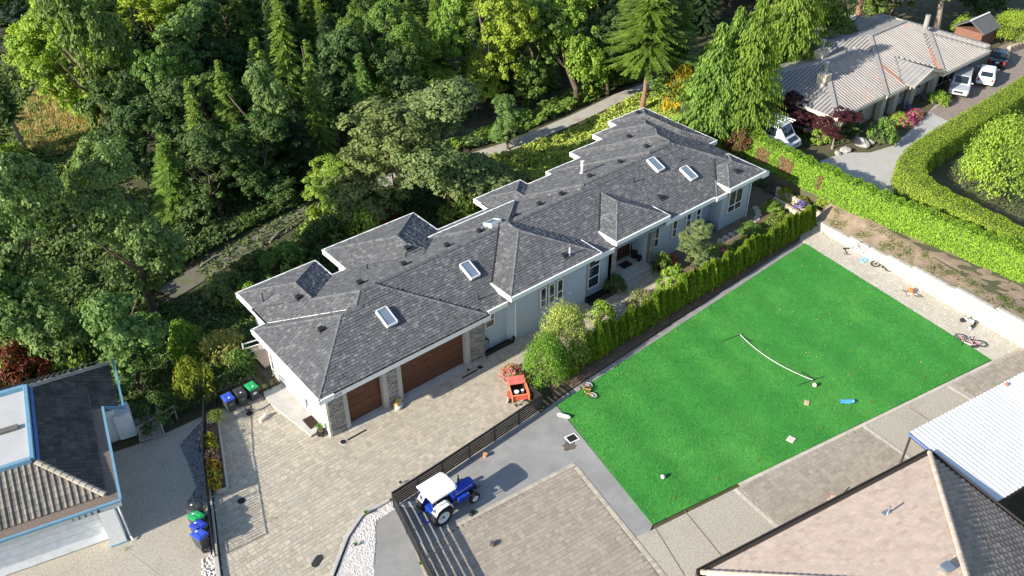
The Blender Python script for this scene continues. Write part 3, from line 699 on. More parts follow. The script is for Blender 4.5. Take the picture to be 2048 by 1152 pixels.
def picket_fence(label, pts, h, zb):
    root = empty('picket_fence', (*pts[0], zb)); tag(root, label, 'fence'); o = Vector((*pts[0], 0))
    b = MB(); b.box((0, 0, h/2-.03), (.036, .036, h-.1)); pm = b.mesh('picket', BLACK)
    for a_, c_ in zip(pts, pts[1:]):
        a = Vector((*a_, 0))-o; c = Vector((*c_, 0))-o; d = c-a; ang = atan2(d.y, d.x)
        for z in (h, .12):
            b = MB(); b.bar(a+Vector((0, 0, z)), c+Vector((0, 0, z)), .04, .035); b.build('rail', BLACK, root)
        n_ = max(1, round(d.length/1.55))
        for i in range(n_+1):
            b = MB(); b.box((0, 0, h/2), (.05, .05, h+.04)); b.build('post', BLACK, root, loc=a+d*(i/n_), rz=ang)
        k = int(d.length/.18)
        for i in range(k):
            if root.name and len(root.children) > 330: break
            s_ = bpy.data.objects.new('picket', pm); col.objects.link(s_); s_.parent = root; s_.location = a+d*((i+.5)/k); s_.rotation_euler = (0, 0, ang)
    return root
picket_fence('black picket fence on the low wall beside the flower planter', [(-10.0, -6.7), (-8.95, -3.7)][1:]+[(-6.82, 2.2), (-4.85, 6.6)], 1.08, .18)
picket_fence('black picket fence behind the three garbage bins', [(-4.85, 6.62), (-1.62, 6.55), (-1.5, 5.75)], 1.25, .0)
picket_fence('small black picket gate by the white garage side wall', [(-.95, 6.9), (-.9, 5.95)], 1.1, .1)
BLOCK = mat('concrete_block', (.41, .39, .345), rough=.95, var=.1, scale=3, rv=.10, bump=.6, bscale=22, stain=((.40, .37, .31), .9, .52, .75, .5))
root = empty('block_wall', (41.2, -4.65, 0)); tag(root, 'long pale concrete block retaining wall stepping up along the paving', 'retaining wall'); o = Vector((41.2, -4.65, 0))
bm_ = {}
y0 = -4.5; step = .46; d = Vector((-.115, -1, 0)).normalized(); ang = atan2(d.y, d.x)
for i in range(40):
    nc = 4+(i >= 7)+(i >= 14)+(i >= 19)+(i >= 26)+(i >= 33)
    for j in range(nc):
        off = (i+.5*(j % 2))*step; p = Vector((41.2, -4.6, 0))+d*(off+.23); hh = .19 if j < nc-1 else .13
        key = hh
        if key not in bm_:
            b = MB(); b.box((0, 0, 0), (step-.012, .3, hh-.008)); bm_[key] = [b.mesh('concrete_block', BLOCK)]
            for q in range(5):
                b = MB(); b.box((0, 0, 0), (step-.012, .3, hh-.008)); bm_[key].append(b.mesh('concrete_block', BLOCK))
        s_ = bpy.data.objects.new('concrete_block', random.choice(bm_[key])); col.objects.link(s_); s_.parent = root
        s_.location = p-o+Vector((.03*j*.6+random.uniform(-.008, .008), 0, j*.19+hh/2)); s_.rotation_euler = (0, 0, ang)
root = empty('garden_wall', (43.3, -.4, 0)); tag(root, 'low tan block terrace wall at the far end of the side yard', 'retaining wall')
for lv, (pa, pb) in enumerate((((43.0, .6), (42.2, -4.3)), ((42.0, .1), (41.4, -4.2)))):
    a = Vector((*pa, 0)); c = Vector((*pb, 0)); dd = c-a; n_ = int(dd.length/.5)
    for i in range(n_):
        for j in range(4 if lv == 0 else 2):
            b = MB(); b.box((0, 0, 0), (.49, .28, .18)); b.build('concrete_block', mat('tan_block', (.50, .43, .34), rough=.95, rv=.15, bump=.5, bscale=20), root, loc=a+dd*((i+.5)/n_)-Vector((43.3, -.4, 0))+Vector((0, 0, .1+j*.19)), rz=atan2(dd.y, dd.x))

# ------------------------------------------------------------------ blue trimmed house at the corner
LH = empty('blue_trimmed_house', (-11.67, .27, 0), radians(-12.7)); tag(LH, 'white house with dark concrete tile roof and blue trim', 'house')
BLUE = mat('blue_trim', (.14, .27, .38), rough=.5, var=.1); BLUE2 = mat('blue_trim_deep', (.12, .20, .42), rough=.5, var=.1)
CREAM = mat('cream_wall', (.70, .71, .70), rough=.85, var=.05, bump=.2, bscale=80)
b = MB(); b.prism([(-.75, .75), (-.75, 11.2), (-14, 11.2), (-14, .75)], -2.5, 2.75, r=.5); b.build('wall', CREAM, LH); b = MB(); b.prism([(-.8, 8.0), (.4, 8.0), (.4, 11.4), (-.8, 11.4)], -2.5, 2.2, r=.5); b.build('wall', CREAM, LH)
TILE = mat('roof_tile', (.175, .158, .135), rough=.9, var=.2, scale=2, rv=.22, bump=.4, bscale=30, stain=((.09, .085, .07), .8, .5, .7, .6))
def Lw(x, y, z):  # local -> world
    c_, s_ = cos(radians(-12.7)), sin(radians(-12.7)); return Vector((-11.67+x*c_-y*s_, .27+x*s_+y*c_, z))
def curved_tiles(pts, along, row=.34, w=.3, amp=.055):
    """rolled concrete tiles: every tile a short barrel with a lip"""
    pts = [Vector(p) for p in pts]; A = Vector(along).normalized(); n = (pts[1]-pts[0]).cross(pts[2]-pts[0]).normalized()
    if n.z < 0: n = -n
    U = n.cross(A).normalized()
    if U.z < 0: U = -U
    o = pts[0]; P = ccw([((p-o).dot(A), (p-o).dot(U)) for p in pts]); out = []
    x0 = min(p[0] for p in P); x1 = max(p[0] for p in P); y0 = min(p[1] for p in P); y1 = max(p[1] for p in P); y = y0
    flip = A.cross(U).dot(n) < 0
    while y < y1:
        x = x0
        while x < x1:
            cxy = (x+w/2, y+row*.5)
            if inside(cxy, P) and inside((x+w*.5, y+row*.25), P):
                prof = [(0, .0), (.12, .55), (.3, 1), (.48, .55), (.6, 0), (1.0, -.05)]; t = random.uniform(.0, .012)
                top = []
                for f_, hh in prof: top.append(o+A*(x+w*f_)+U*(y-.01)+n*(.03+amp*hh+t))
                for f_, hh in prof: top.append(o+A*(x+w*f_)+U*(y+row*1.05)+n*(.004+amp*hh))
                low = [p-n*.035 for p in top[:6]]
                fs = [(i, i+1, 7+i, 6+i) for i in range(5)]+[(12+i, 13+i, i+1, i) for i in range(5)]
                if flip: fs = [tuple(reversed(f)) for f in fs]
                c = o+A*cxy[0]+U*cxy[1]; out.append((top+low, fs, random.random(), c))
            x += w
        y += row
    return out
def lay_local(tiles, name, m, parent, single, M):
    tiles = sorted(tiles, key=lambda t: dist(M @ t[3]))
    for vs, fs, r, c in tiles[:single]:
        b = MB(); b.add([Vector(p)-c for p in vs], fs, 0, r); b.build(name, m, parent, loc=c)
    if len(tiles) > single:
        b = MB()
        for vs, fs, r, c in tiles[single:]: b.add(vs, fs, 0, r)
        o = b.build(name+'s', m, parent); o['kind'] = 'stuff'
Mw = Matrix.Translation((-11.67, .27, 0)) @ Matrix.Rotation(radians(-12.7), 4, 'Z')
ez = 3.05; S2_ = .42
Pf = [(-13, .62, ez), (-.62, .62, ez), (-3.5, 3.5, ez+S2_*2.88), (-13, 3.5, ez+S2_*2.88)]
Pr = [(-.62, .62, ez), (-.62, 7.6, ez), (.75, 7.6, ez-.57*.6), (.75, 11.6, ez-.57*.6), (-3.5, 9.6, ez+S2_*2.88), (-3.5, 3.5, ez+S2_*2.88)]
Pr1 = [(-.62, .62, ez), (-.62, 9.0, ez), (-3.5, 9.0, ez+S2_*2.88), (-3.5, 3.5, ez+S2_*2.88)]
Pr2 = [(.75, 7.55, ez-.575), (.75, 12.1, ez-.575), (-3.4, 9.5, ez+S2_*2.8), (-3.5, 9.0, ez+S2_*2.88), (-.62, 9.0, ez), (-.62, 7.55, ez)]
Pb = [(-13, 12.6, ez-.6), (.9, 12.3, ez-.6), (-3.4, 9.6, ez+S2_*2.85), (-13, 9.6, ez+S2_*2.85)]
b = MB()
for P_ in (Pf, Pr1, Pr2, Pb): b.add(P_, [tuple(range(len(P_)))], 0, .5)
b.add([(-.62, .62, ez-.02), (-13, .62, ez-.02), (-13, -.02, ez-.08), (-.02, -.02, ez-.08), (-.02, 7.5, ez-.08), (-.62, 7.5, ez-.02)], [(0, 1, 2, 3), (0, 3, 4, 5)], 0, .5)
lr = b.build('roof', mat('gutter_debris', (.10, .08, .065), c2=(.24, .19, .16), rough=1, scale=16, bump=.9, bscale=30), LH)
tl = curved_tiles(Pf, (1, 0, 0)); tr = curved_tiles(Pr1, (0, 1, 0), row=.34, w=.3, amp=.045)+curved_tiles(Pr2, (0, 1, 0), row=.34, w=.3, amp=.045)+curved_tiles(Pb, (-1, 0, 0))
lay_local(tl, 'roof_tile', TILE, lr, 220, Mw); lay_local(tr, 'roof_tile', mat('shaded_mossy_tile', (.085, .078, .068), rough=.95, var=.3, scale=2, rv=.3, bump=.5, bscale=25, stain=((.035, .035, .03), .8, .45, .65, .8)), lr, 60, Mw)  # same tile as the front; shade of the side slope painted in, plus moss
hp = []
def hipcaps(a, c, w=.17, st=.36):
    a = Vector(a); c = Vector(c); L_ = (c-a).length; dr = (c-a)/L_; side = dr.cross(Vector((0, 0, 1))).normalized(); up = side.cross(dr)
    for i in range(int(L_/st)):
        p = a+dr*(i*st); v = []
        for s_, lift in ((0, .06), (st*1.12, .02)):
            for t in (-90, -45, 0, 45, 90): v.append(p+dr*s_+side*sin(radians(t))*w*(1.0 if s_ == 0 else .9)+up*(cos(radians(t))*w*.8+lift))
        fs = [(j, j+1, 6+j, 5+j) for j in range(4)]+[(4, 3, 2, 1, 0)]
        hp.append((v, fs, random.random(), p))
hipcaps((-.62, .62, ez), (-3.5, 3.5, ez+S2_*2.88)); hipcaps((.75, 12.0, ez-.575), (-3.4, 9.55, ez+S2_*2.85))
for vs, fs, r, c in hp:
    b = MB(); b.add([Vector(p)-c for p in vs], fs, 0, r); b.build('ridge_tile', mat('ridge_tile', (.30, .27, .23), rough=.9, rv=.15, bump=.4), lr, loc=c)
def Lbar(name, a, c, w, h, m): b = MB(); b.bar(a, c, w, h); return b.build(name, m, LH)
Lbar('gutter', (-14, -.05, ez-.05), (.06, -.05, ez-.05), .13, .14, BLUE); Lbar('gutter', (.03, .03, ez-.05), (.03, 7.5, ez-.05), .13, .14, BLUE)
Lbar('gutter', (1.02, 7.55, ez-.62), (1.02, 12.3, ez-.62), .13, .14, BLUE); Lbar('gutter', (-.05, 7.55, ez-.1), (1.0, 7.55, ez-.55), .1, .16, BLUE)
Lbar('fascia_board', (-14, .05, ez-.32), (.0, .05, ez-.32), .05, .42, mat('cream_board', (.62, .64, .60), rough=.7)); Lbar('fascia_board', (-.06, .1, ez-.3), (-.06, 7.4, ez-.3), .05, .4, mat('cream_board', (.62, .64, .60)))
# raised flat deck with its blue rim
b = MB(); b.box((-8.6, 6.5, ez+.72), (10.1, 6.0, .9)); dk = b.build('flat_roof', mat('membrane', (.42, .42, .42), rough=.8, var=.06, scale=.8), LH)
for a, c in (((-3.45, 3.42, ez+1.3), (-3.45, 9.6, ez+1.3)), ((-13.6, 3.45, ez+1.3), (-3.5, 3.45, ez+1.3)), ((-13.6, 9.55, ez+1.3), (-3.5, 9.55, ez+1.3))):
    b = MB(); b.bar(a, c, .22, .3); bevel(b.build('parapet', BLUE, dk), .02, 1)
b = MB(); b.bar((-3.22, 3.4, ez+1.12), (-3.22, 9.6, ez+1.12), .14, .2); b.build('flashing', BLUE2, dk)
b = MB(); b.bar((-13.6, 3.22, ez+1.02), (-3.4, 3.22, ez+1.02), .14, .14); b.build('flashing', WHITE, dk)
b = MB(); b.box((-8.6, 6.4, ez+1.24), (9.2, .35, .16)); b.build('roof_beam', mat('beam_dark', (.13, .12, .11), rough=.8), dk)
# garage front, pillar and number
b = MB(); b.box((-5.3, .57, 1.15), (8.2, .06, 2.25)); gd = b.build('garage_door', mat('door_white', (.72, .73, .75), rough=.6), LH)
for i in range(4): p = MB(); p.box((-5.3, .53, .32+i*.56), (8.1, .03, .545)); bevel(p.build('door_section', mat('door_white', (.72, .73, .75)), gd), .01, 1)
b = MB(); b.box((-.78, .28, 1.3), (.75, .6, 2.6)); b.build('pillar', CREAM, LH); b = MB(); b.box((-.78, .28, .03), (.85, .7, .06)); b.build('pillar_foot', BLUE, LH)
b = MB(); b.tube([(-.2, .02, 2.7), (-.2, .1, .25), (-.1, -.15, .08)], .05, 8); b.build('downpipe', WHITE, LH)
b = MB(); b.box((-1.6, .5, 2.38), (1.1, .05, .12)); b.build('lamp_bar', mat('slate_blue', (.16, .19, .25), rough=.5), LH)
NUM = mat('number_black', (.03, .03, .03), rough=.5)
def flat_text(body, size, loc, rot, m, parent, name='house_number', sp=1.0):
    cu = bpy.data.curves.new('t', 'FONT'); cu.body = body; cu.size = size; cu.extrude = .008; cu.resolution_u = 2; cu.space_character = sp; cu.align_x = 'CENTER'
    t = bpy.data.objects.new('t', cu); col.objects.link(t); dg = bpy.context.evaluated_depsgraph_get()
    me = bpy.data.meshes.new_from_object(t.evaluated_get(dg)); bpy.data.objects.remove(t); bpy.data.curves.remove(cu)
    me.materials.clear(); me.materials.append(m); me.attributes.new('rnd', 'FLOAT', 'FACE')
    o = bpy.data.objects.new(name, me); col.objects.link(o); o.location = loc; o.rotation_euler = rot; o.parent = parent; return o
flat_text('12558', .3, (-1.7, .0, ez-.44), (pi/2, 0, 0), NUM, LH, sp=2.0)
flat_text('2574', .25, (.55, -.54, 3.34), (pi/2, 0, 0), mat('number_grey', (.20, .20, .22), rough=.4), HOUSE)
# entry, steps and rails at its side
b = MB(); b.box((.75, 8.3, .9), (.9, 1.1, 1.8)); b.build('entry_wall', CREAM, LH)
b = MB(); b.box((1.22, 8.2, .95), (.06, .8, 1.7)); b.build('entry_door', mat('door_white', (.72, .73, .75)), LH)
WOOD = mat('grey_wood', (.30, .27, .23), rough=.9, var=.25, scale=4, bump=.4)
st_ = empty('wooden_stairs', Lw(1.9, 8.0, 0), radians(-12.7)); tag(st_, 'weathered wooden stair landing beside the blue trimmed house', 'stairs')
for i in range(4):
    b = MB(); b.box((0, -.75+i*.5, .08+.02*i), (1.3, .48, .1)); b.build('tread', WOOD, st_)
for x in (.75,):
    for y in (-1.1, .2, 1.4): b = MB(); b.bar((x, y, 0), (x, y, 1.0), .09); b.build('post', WOOD, st_)
    b = MB(); b.bar((x, -1.15, 1.0), (x, 1.45, 1.0), .1, .05); b.build('rail', WOOD, st_)
gt = empty('timber_rail', s2(283, 878)+(0,), radians(-4)); tag(gt, 'weathered timber rail frame in the shade beside the gravel', 'rail')
for z in (.55, .95): b = MB(); b.bar((0, 0, z), (2.3, .55, z), .05, .1); b.build('rail', WOOD, gt)
for t in (0, .5, 1): b = MB(); b.bar((2.3*t, .55*t, -.3), (2.3*t, .55*t, 1.0), .09); b.build('post', WOOD, gt)

# ------------------------------------------------------------------ tan roofed house and its white carport
RO = Vector((7.25, -21.48, 0)); rdir = Vector((14.85, -2.8, 0)).normalized(); rang = atan2(rdir.y, rdir.x)
RH = empty('tan_roof_house', RO, rang); tag(RH, 'house with pinkish tan shingle roof and dark gutter, carport attached', 'house')
Mr = Matrix.Translation(RO) @ Matrix.Rotation(rang, 4, 'Z'); W_ = 15.1; re = 3.3; rs = .40
apex = 7.5
A, B = Vector((0, 0, re)), Vector((W_, 0, re)); ra = Vector((apex, -apex, re+rs*apex)); rb = Vector((W_-apex, -apex, re+rs*apex))
C_, D_ = Vector((W_, -2*apex, re)), Vector((0, -2*apex, re))
TANS = mat('tan_shingle', (.50, .395, .325), rough=.92, var=.07, scale=1.5, rv=.08, bump=.4, bscale=40, stain=((.38, .27, .215), .9, .54, .74, .45), rnd2=((.40, .30, .24), .90, .98))
b = MB(); b.add([A, B, ra], [(0, 1, 2)], 0, .5); b.add([B, C_, ra], [(0, 1, 2)], 0, .5); b.add([A, D_, ra], [(2, 1, 0)], 0, .5); b.add([D_, C_, ra], [(0, 1, 2)], 0, .5)
rr = b.build('roof', mat('tan_felt', (.24, .17, .14), rough=1), RH)
tl = plane_tiles([A+Vector((.2, -.12, .05)), B+Vector((-.2, -.12, .05)), ra], (1, 0, 0), row=.2, wid=(.3, .4), thick=(.018, .04), gap=.004)
lay_local(tl, 'shingle', TANS, rr, 200, Mr)
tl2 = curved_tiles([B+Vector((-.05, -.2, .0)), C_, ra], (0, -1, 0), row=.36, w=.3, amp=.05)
lay_local(tl2, 'roof_tile', mat('shaded_tan_tile', (.30, .24, .19), rough=.9, rv=.2, bump=.3), rr, 80, Mr)  # carport-side slope: its shade is put into a darker tile colour
tl3 = plane_tiles([A, D_, ra], (0, 1, 0), row=.19, wid=(.25, .32), thick=(.008, .022), gap=.004); lay_local(tl3, 'shingle', TANS, rr, 60, Mr)
hp = []
hipcaps(B, ra, .14, .3); hipcaps(A, ra, .14, .3)
for vs, fs, r, c in hp:
    b = MB(); b.add([Vector(p)-c for p in vs], fs, 0, r); b.build('ridge_cap', mat('tan_cap', (.52, .40, .32), rough=.9, rv=.14, bump=.3), rr, loc=c)
GUT = mat('dark_gutter', (.045, .038, .034), rough=.5, spec=.4)
for a, c in (((-.1, .1, re-.03), (W_+.1, .1, re-.03)), ((W_+.1, .1, re-.03), (W_+.1, -15.1, re-.03)), ((-.1, .1, re-.03), (-.1, -15.1, re-.03))):
    b = MB(); dd = (Vector(c)-Vector(a)).normalized(); nn = dd.cross(Vector((0, 0, 1)))
    for off, h, z in ((.12, .18, 0), (-.12, .2, 0), (0, .02, -.07)): b.bar(Vector(a)+nn*off+Vector((0, 0, z)), Vector(c)+nn*off+Vector((0, 0, z)), .05 if h > .1 else .26, h)
    b.build('gutter', GUT, RH)
b = MB(); b.prism([(.7, -.7), (W_-.7, -.7), (W_-.7, -14.3), (.7, -14.3)], 0, 3.2); b.build('wall', mat('brick_red', (.22, .08, .055), rough=.9, var=.2), RH)
b = MB()
for z in range(6): pass
def rhit(px_, py_):   # on the lawn-side slope of the tan roof
    d_ = (RT*((px_-1024)/FPX)+DN*((py_-576)/FPX)+FW).normalized(); Mi = Mr.inverted(); t = 20
    while t < 90:
        q = Mi @ (CAM+d_*t)
        if q.z < re+rs*(-q.y): return q
        t += .02
p = rhit(1775, 1028); b = MB(); b.cyl(p, p+Vector((0, 0, .55)), .05, n=12); v_ = b.build('vent_pipe', STEEL, RH); b = MB(); b.box(p+Vector((0, 0, .04)), (.45, .4, .02)); b.build('flashing', STEEL, v_)
p = rhit(1890, 1142); b = MB(); b.box(p+Vector((0, 0, .1)), (.4, .35, .22)); b.build('roof_vent', STEEL, RH); b = MB(); b.box(p+Vector((.05, 0, .26)), (.5, .45, .05)); b.build('vent_cap', STEEL, RH)
b = MB(); p = rhit(1630, 1012); 
hoop = empty('basketball_hoop', Mr @ Vector((8.9, .55, 2.75)), rang); tag(hoop, 'orange basketball rim standing out from the dark gutter', 'basketball hoop')
b = MB(); b.torus((0, .0, 0), .23, .014, 20, 6); b.build('rim', mat('rim_orange', (.75, .16, .05), rough=.5), hoop)
b = MB()
for k in range(12):
    a = 2*pi*k/12; b.bar((cos(a)*.22, sin(a)*.22, 0), (cos(a+.26)*.15, sin(a+.26)*.15, -.35), .008)
    b.bar((cos(a)*.22, sin(a)*.22, 0), (cos(a-.26)*.15, sin(a-.26)*.15, -.35), .008)
b.build('net', WHITE, hoop)
b = MB(); b.bar((.1, -.2, .05), (1.1, .0, .25), .05); b.bar((0, -.23, 0), (0, -.5, 0), .06); b.build('bracket', BLACK, hoop)
# carport
CP = empty('carport', (22.9, -22.82, 0), rang*0+atan2(-1.61, 9.45)); tag(CP, 'open carport with white corrugated metal roof and dark posts', 'carport')
SHEET = mat('white_sheet', (.66, .67, .68), rough=.45, var=.05, scale=.6, spec=.5, stain=((.50, .49, .46), .7, .52, .75, .5))
for i in range(22):
    b = MB(); x = i*.6; pr = []
    for k in range(5): pr.append((x+k*.12, (.05 if k % 2 else 0)))
    pr = [(x+t*.06, .028*(1+cos(t*pi/2.5+pi))) for t in range(11)]
    vs = [(a, .1, 3.12+h) for a, h in pr]+[(a, -5.3, 2.92+h) for a, h in pr]+[(a, .1, 3.105+h) for a, h in pr]
    b.add(vs, [(j, j+1, 12+j, 11+j)[::-1] for j in range(10)]+[(j, j+1, 23+j, 22+j) for j in range(10)]); b.build('roof_sheet', SHEET, CP)
for a, c, w, h in (((-.05, .05, 2.98), (13.5, .05, 2.98), .08, .2), ((-.05, 0, 2.98), (-.05, -5.3, 2.8), .08, .2), ((-.05, -5.3, 2.78), (13.5, -5.3, 2.78), .08, .2)):
    b = MB(); b.bar(a, c, w, h); b.build('beam', GUT, CP)
b = MB(); b.bar((-.13, .1, 3.1), (-.13, -5.3, 2.9), .1, .12); b.build('gutter', mat('blue_gutter', (.12, .17, .36), rough=.4), CP)
for x, y in ((0, 0), (4.5, 0), (9, 0), (0, -5.2)): b = MB(); b.bar((x, y, 0), (x, y, 2.9), .09); b.build('post', GUT, CP)
ba = MB(); ba.ball((0, 0, .12), .12, 14, 10); tag(ba.build('ball', mat('ball_red', (.55, .12, .09), rough=.6), shade=True, loc=s2(2012, 772, 3.1)+(3.1,)), 'faded red ball resting on the white carport roof edge', 'ball')
PAT = [tuple((Mr @ Vector(v))[:2]) for v in ((15.2, -4.8, 0), (19, -4.9, 0), (30, -5, 0), (30, -14, 0), (15.2, -14, 0))]
pt = sheet('patio', PAT, .004, SAND, 'reddish tan tiled patio behind the carport', 'patio')
lay(pave(PAT, rang, .42, (.42,), .004, gap=.03), 'patio_tile', mat('patio_tile', (.36, .235, .16), rough=.85, rv=.12, var=.15, scale=4, bump=.2), pt, 120)

# ------------------------------------------------------------------ neighbour house with ribbed metal roof
NH = empty('ribbed_roof_house', (60, 6, 1.42)); tag(NH, 'low house with weathered ribbed grey roof and rust streaks', 'house'); NO = Vector((60, 6, 1.42))
NROOF = mat('ribbed_roof', (.33, .305, .29), rough=.75, var=.1, scale=.8, rv=.05, stain=((.43, .26, .17), .45, .58, .75, .8))
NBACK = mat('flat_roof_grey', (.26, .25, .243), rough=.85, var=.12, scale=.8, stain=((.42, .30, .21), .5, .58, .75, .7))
def N(x, y, z): return site(x, y, z)-NO
ev = 4.2; NS = .36
NB_ = [(51.2, 67.0, 1.2, 11.8, 4.2), (58.6, 77.4, 1.0, 13.5, 4.2), (67.2, 76.0, .3, 9.0, 4.201), (64.0, 75.0, 8.0, 15.2, 4.2)]
def nz(k, x, y):
    x0, x1, y0, y1, e = NB_[k]; d = min(x-x0, x1-x, y-y0, y1-y); return e+NS*d if d >= -1e-6 else -9.
GX, GY0, GE, GR = 64.7, .3, 4.4, 5.35           # porch gable: ridge x, front y, eave and ridge height
def gz(x, y): return GR-abs(x-GX)*.34 if (GY0 <= y <= 8 and abs(x-GX) <= 2.8) else -9.
def nkeep(k, x, y, z):
    if gz(x, y) > z+.02 and k >= 0: return False
    return all(nz(j, x, y) <= z+.03 for j in range(len(NB_)) if j != k)
BUFF = mat('buff_trim', (.55, .48, .40), rough=.7)
RUST = mat('rust_streak', (.42, .17, .09), rough=.9, var=.3, scale=6)
def ribs(b, p0, p1, up, n, pitch, k):
    """raised rolls running up the slope between eave points p0 and p1"""
    L_ = (p1-p0).length; d = (p1-p0)/L_; i = 0
    while i*pitch < L_:
        p = p0+d*(i*pitch+.1); i += 1; run = None; s = 0.
        while s < 9:
            q = p+up*s; ok = (nkeep(k, q.x, q.y, q.z) and abs(nz(k, q.x, q.y)-q.z) < .02) if k >= 0 else (q.z <= GR+.02 and all(nz(j, q.x, q.y) < q.z+.02 for j in range(len(NB_))))
            if ok and run is None: run = q.copy()
            if not ok and run is not None:
                if (q-run).length > .2: b.bar(run+n*.05-NO, q+n*.05-NO, .15, .13)
                run = None
            s += .2
for k, (x0, x1, y0, y1, e) in enumerate(NB_):
    w, d = x1-x0, y1-y0; h = min(w, d)/2
    A, B, C, D = [Vector(v) for v in ((x0, y0, e), (x1, y0, e), (x1, y1, e), (x0, y1, e))]
    if w >= d: ra, rb = Vector((x0+h, y0+h, e+NS*h)), Vector((x1-h, y0+h, e+NS*h))
    else: ra, rb = Vector((x0+h, y0+h, e+NS*h)), Vector((x0+h, y1-h, e+NS*h))
    pls = [([A, B, rb, ra], 0), ([B, C, rb], 1), ([C, D, ra, rb], 2), ([D, A, ra], 3)] if w >= d else [([A, B, ra], 0), ([B, C, rb, ra], 1), ([C, D, rb], 2), ([D, A, ra, rb], 3)]
    for pts, f in pls:
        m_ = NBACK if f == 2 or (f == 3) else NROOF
        b = MB(); b.add([p-NO for p in pts], [tuple(range(len(pts)))], 0, .5); o = b.build('roof_plane', m_, NH)
        if f in (0, 1, 3):
            p0, p1 = pts[0], pts[1]; d_ = (p1-p0).normalized(); n = d_.cross(Vector((0, 0, 1))); inw = -n; up = (inw+Vector((0, 0, NS))).normalized(); nn = d_.cross(up).normalized(); nn = nn if nn.z > 0 else -nn
            r_ = MB(); ribs(r_, p0, p1, up, nn, .37, k)
            if r_.v: q = r_.build('roof_ribs', m_, o); q['kind'] = 'stuff'
    for p, q in ((A, ra), (B, rb), (ra, rb)) if w >= d else ((A, ra), (B, ra), (ra, rb)):
        n_ = max(2, int((q-p).length/.5)); b = MB()
        for i in range(n_):
            c = p.lerp(q, (i+.5)/n_)
            if nkeep(k, c.x, c.y, c.z): b.bar(p.lerp(q, i/n_)-NO+Vector((0, 0, .1)), p.lerp(q, (i+1)/n_)-NO+Vector((0, 0, .1)), .4, .08)
        if b.v: b.build('ridge_cap', NBACK, NH)
    for p, q in ((A, B), (B, C), (C, D), (D, A)):
        n_ = int((q-p).length/.4); b = MB(); out = (q-p).normalized().cross(Vector((0, 0, 1)))
        for i in range(n_):
            c = p.lerp(q, (i+.5)/n_)+out*.06
            if all(nz(j, c.x, c.y) < c.z for j in range(len(NB_)) if j != k): b.bar(p.lerp(q, i/n_)-NO+out*.03-Vector((0, 0, .12)), p.lerp(q, (i+1)/n_)-NO+out*.03-Vector((0, 0, .12)), .1, .28)
        if b.v: b.build('fascia', BUFF, NH)
for s in (-1, 1):
    e0, e1, r0, r1 = Vector((GX+2.8*s, GY0, GR-.952)), Vector((GX+2.8*s, 6.5, GR-.952)), Vector((GX, GY0, GR)), Vector((GX, 6.5, GR))
    b = MB(); b.extr([p-NO for p in (e0, e1, r1, r0)], (0, 0, -.1)); o = b.build('porch_roof', NBACK, NH)
    r_ = MB(); up = (r0-e0).normalized(); nn = (e1-e0).cross(up).normalized(); nn = nn if nn.z > 0 else -nn
    y = GY0+.05
    while y < 6:
        p = Vector((GX+2.8*s, y, GR-.952)); q = Vector((GX, y, GR)); r_.bar(p+nn*.02-NO, q+nn*.02-NO, .05, .06); y += .45
    q = r_.build('roof_ribs', NBACK, o); q['kind'] = 'stuff'
    b = MB(); b.bar(e0-NO+Vector((0, -.03, -.08)), r0-NO+Vector((0, -.03, -.08)), .08, .24); b.build('bargeboard', BUFF, NH)
b = MB(); b.extr([Vector((GX-2.5, GY0+.4, 3.9))-NO, Vector((GX+2.5, GY0+.4, 3.9))-NO, Vector((GX+2.5, GY0+.4, GR-.9))-NO, Vector((GX, GY0+.4, GR-.1))-NO, Vector((GX-2.5, GY0+.4, GR-.9))-NO], (0, .1, 0)); b.build('gable', mat('buff_wall', (.40, .37, .31), rough=.9, var=.1, bump=.3), NH)
def rust(x, y, x2, y2):
    n_ = 8; b = MB()
    for i in range(n_):
        t = i/n_; xa, ya = x+(x2-x)*t, y+(y2-y)*t; xb, yb = x+(x2-x)*(t+.13), y+(y2-y)*(t+.13)
        za = max([nz(j, xa, ya) for j in range(4)]+[gz(xa, ya)]); zb = max([nz(j, xb, yb) for j in range(4)]+[gz(xb, yb)])
        b.bar((xa-NO.x, ya-NO.y, za+.1-NO.z), (xb-NO.x, yb-NO.y, zb+.1-NO.z), .2, .06)
    b.build('rusty_valley', RUST, NH)
rust(60.3, 3.0, 58.7, 1.25); rust(62.0, 3.9, 61.8, 1.3); rust(69.6, 3.4, 67.3, .7)
NW = mat('buff_wall', (.40, .37, .31), rough=.9, var=.1, bump=.3)
WP = [(Vector((52.0, 9.0, 0))), Vector((52.2, 2.0, 0)), Vector((58.2, 2.2, 0)), Vector((61.2, 2.2, 0)), Vector((70.6, 2.2, 0)), Vector((77.5, 2.6, 0)), Vector((78, 12, 0)), Vector((62, 12.5, 0)), Vector((53, 11, 0))]
b = MB(); b.prism(ccw([(p.x-NO.x, p.y-NO.y) for p in WP]), -.1, ev-1.42-.1); b.build('wall', NW, NH)
for x, w, z0, z1 in ((56.4, 1.1, .9, 2.4), (63.0, 1.2, .8, 2.3), (66.4, 1.2, .8, 2.3), (71.5, 2.0, .0, 2.2), (74.6, 2.0, .0, 2.2)):
    b = MB(); b.box((x-60, 2.14-6, (z0+z1)/2), (w, .1, z1-z0)); wn_ = b.build('window', WHITE, NH)
    for sx in (-.25, .25):
        p = MB(); p.box((x-60+sx*w, 2.08-6, (z0+z1)/2), (w*.42, .02, (z1-z0)*.88)); p.build('pane', GLZ, wn_)
for x in (59.4, 61.6, 64.6, 68.6):
    b = MB(); b.box((x-60, 1.7-6, 1.3), (.7, .5, 2.6)); b.build('porch_pillar', NW, NH)
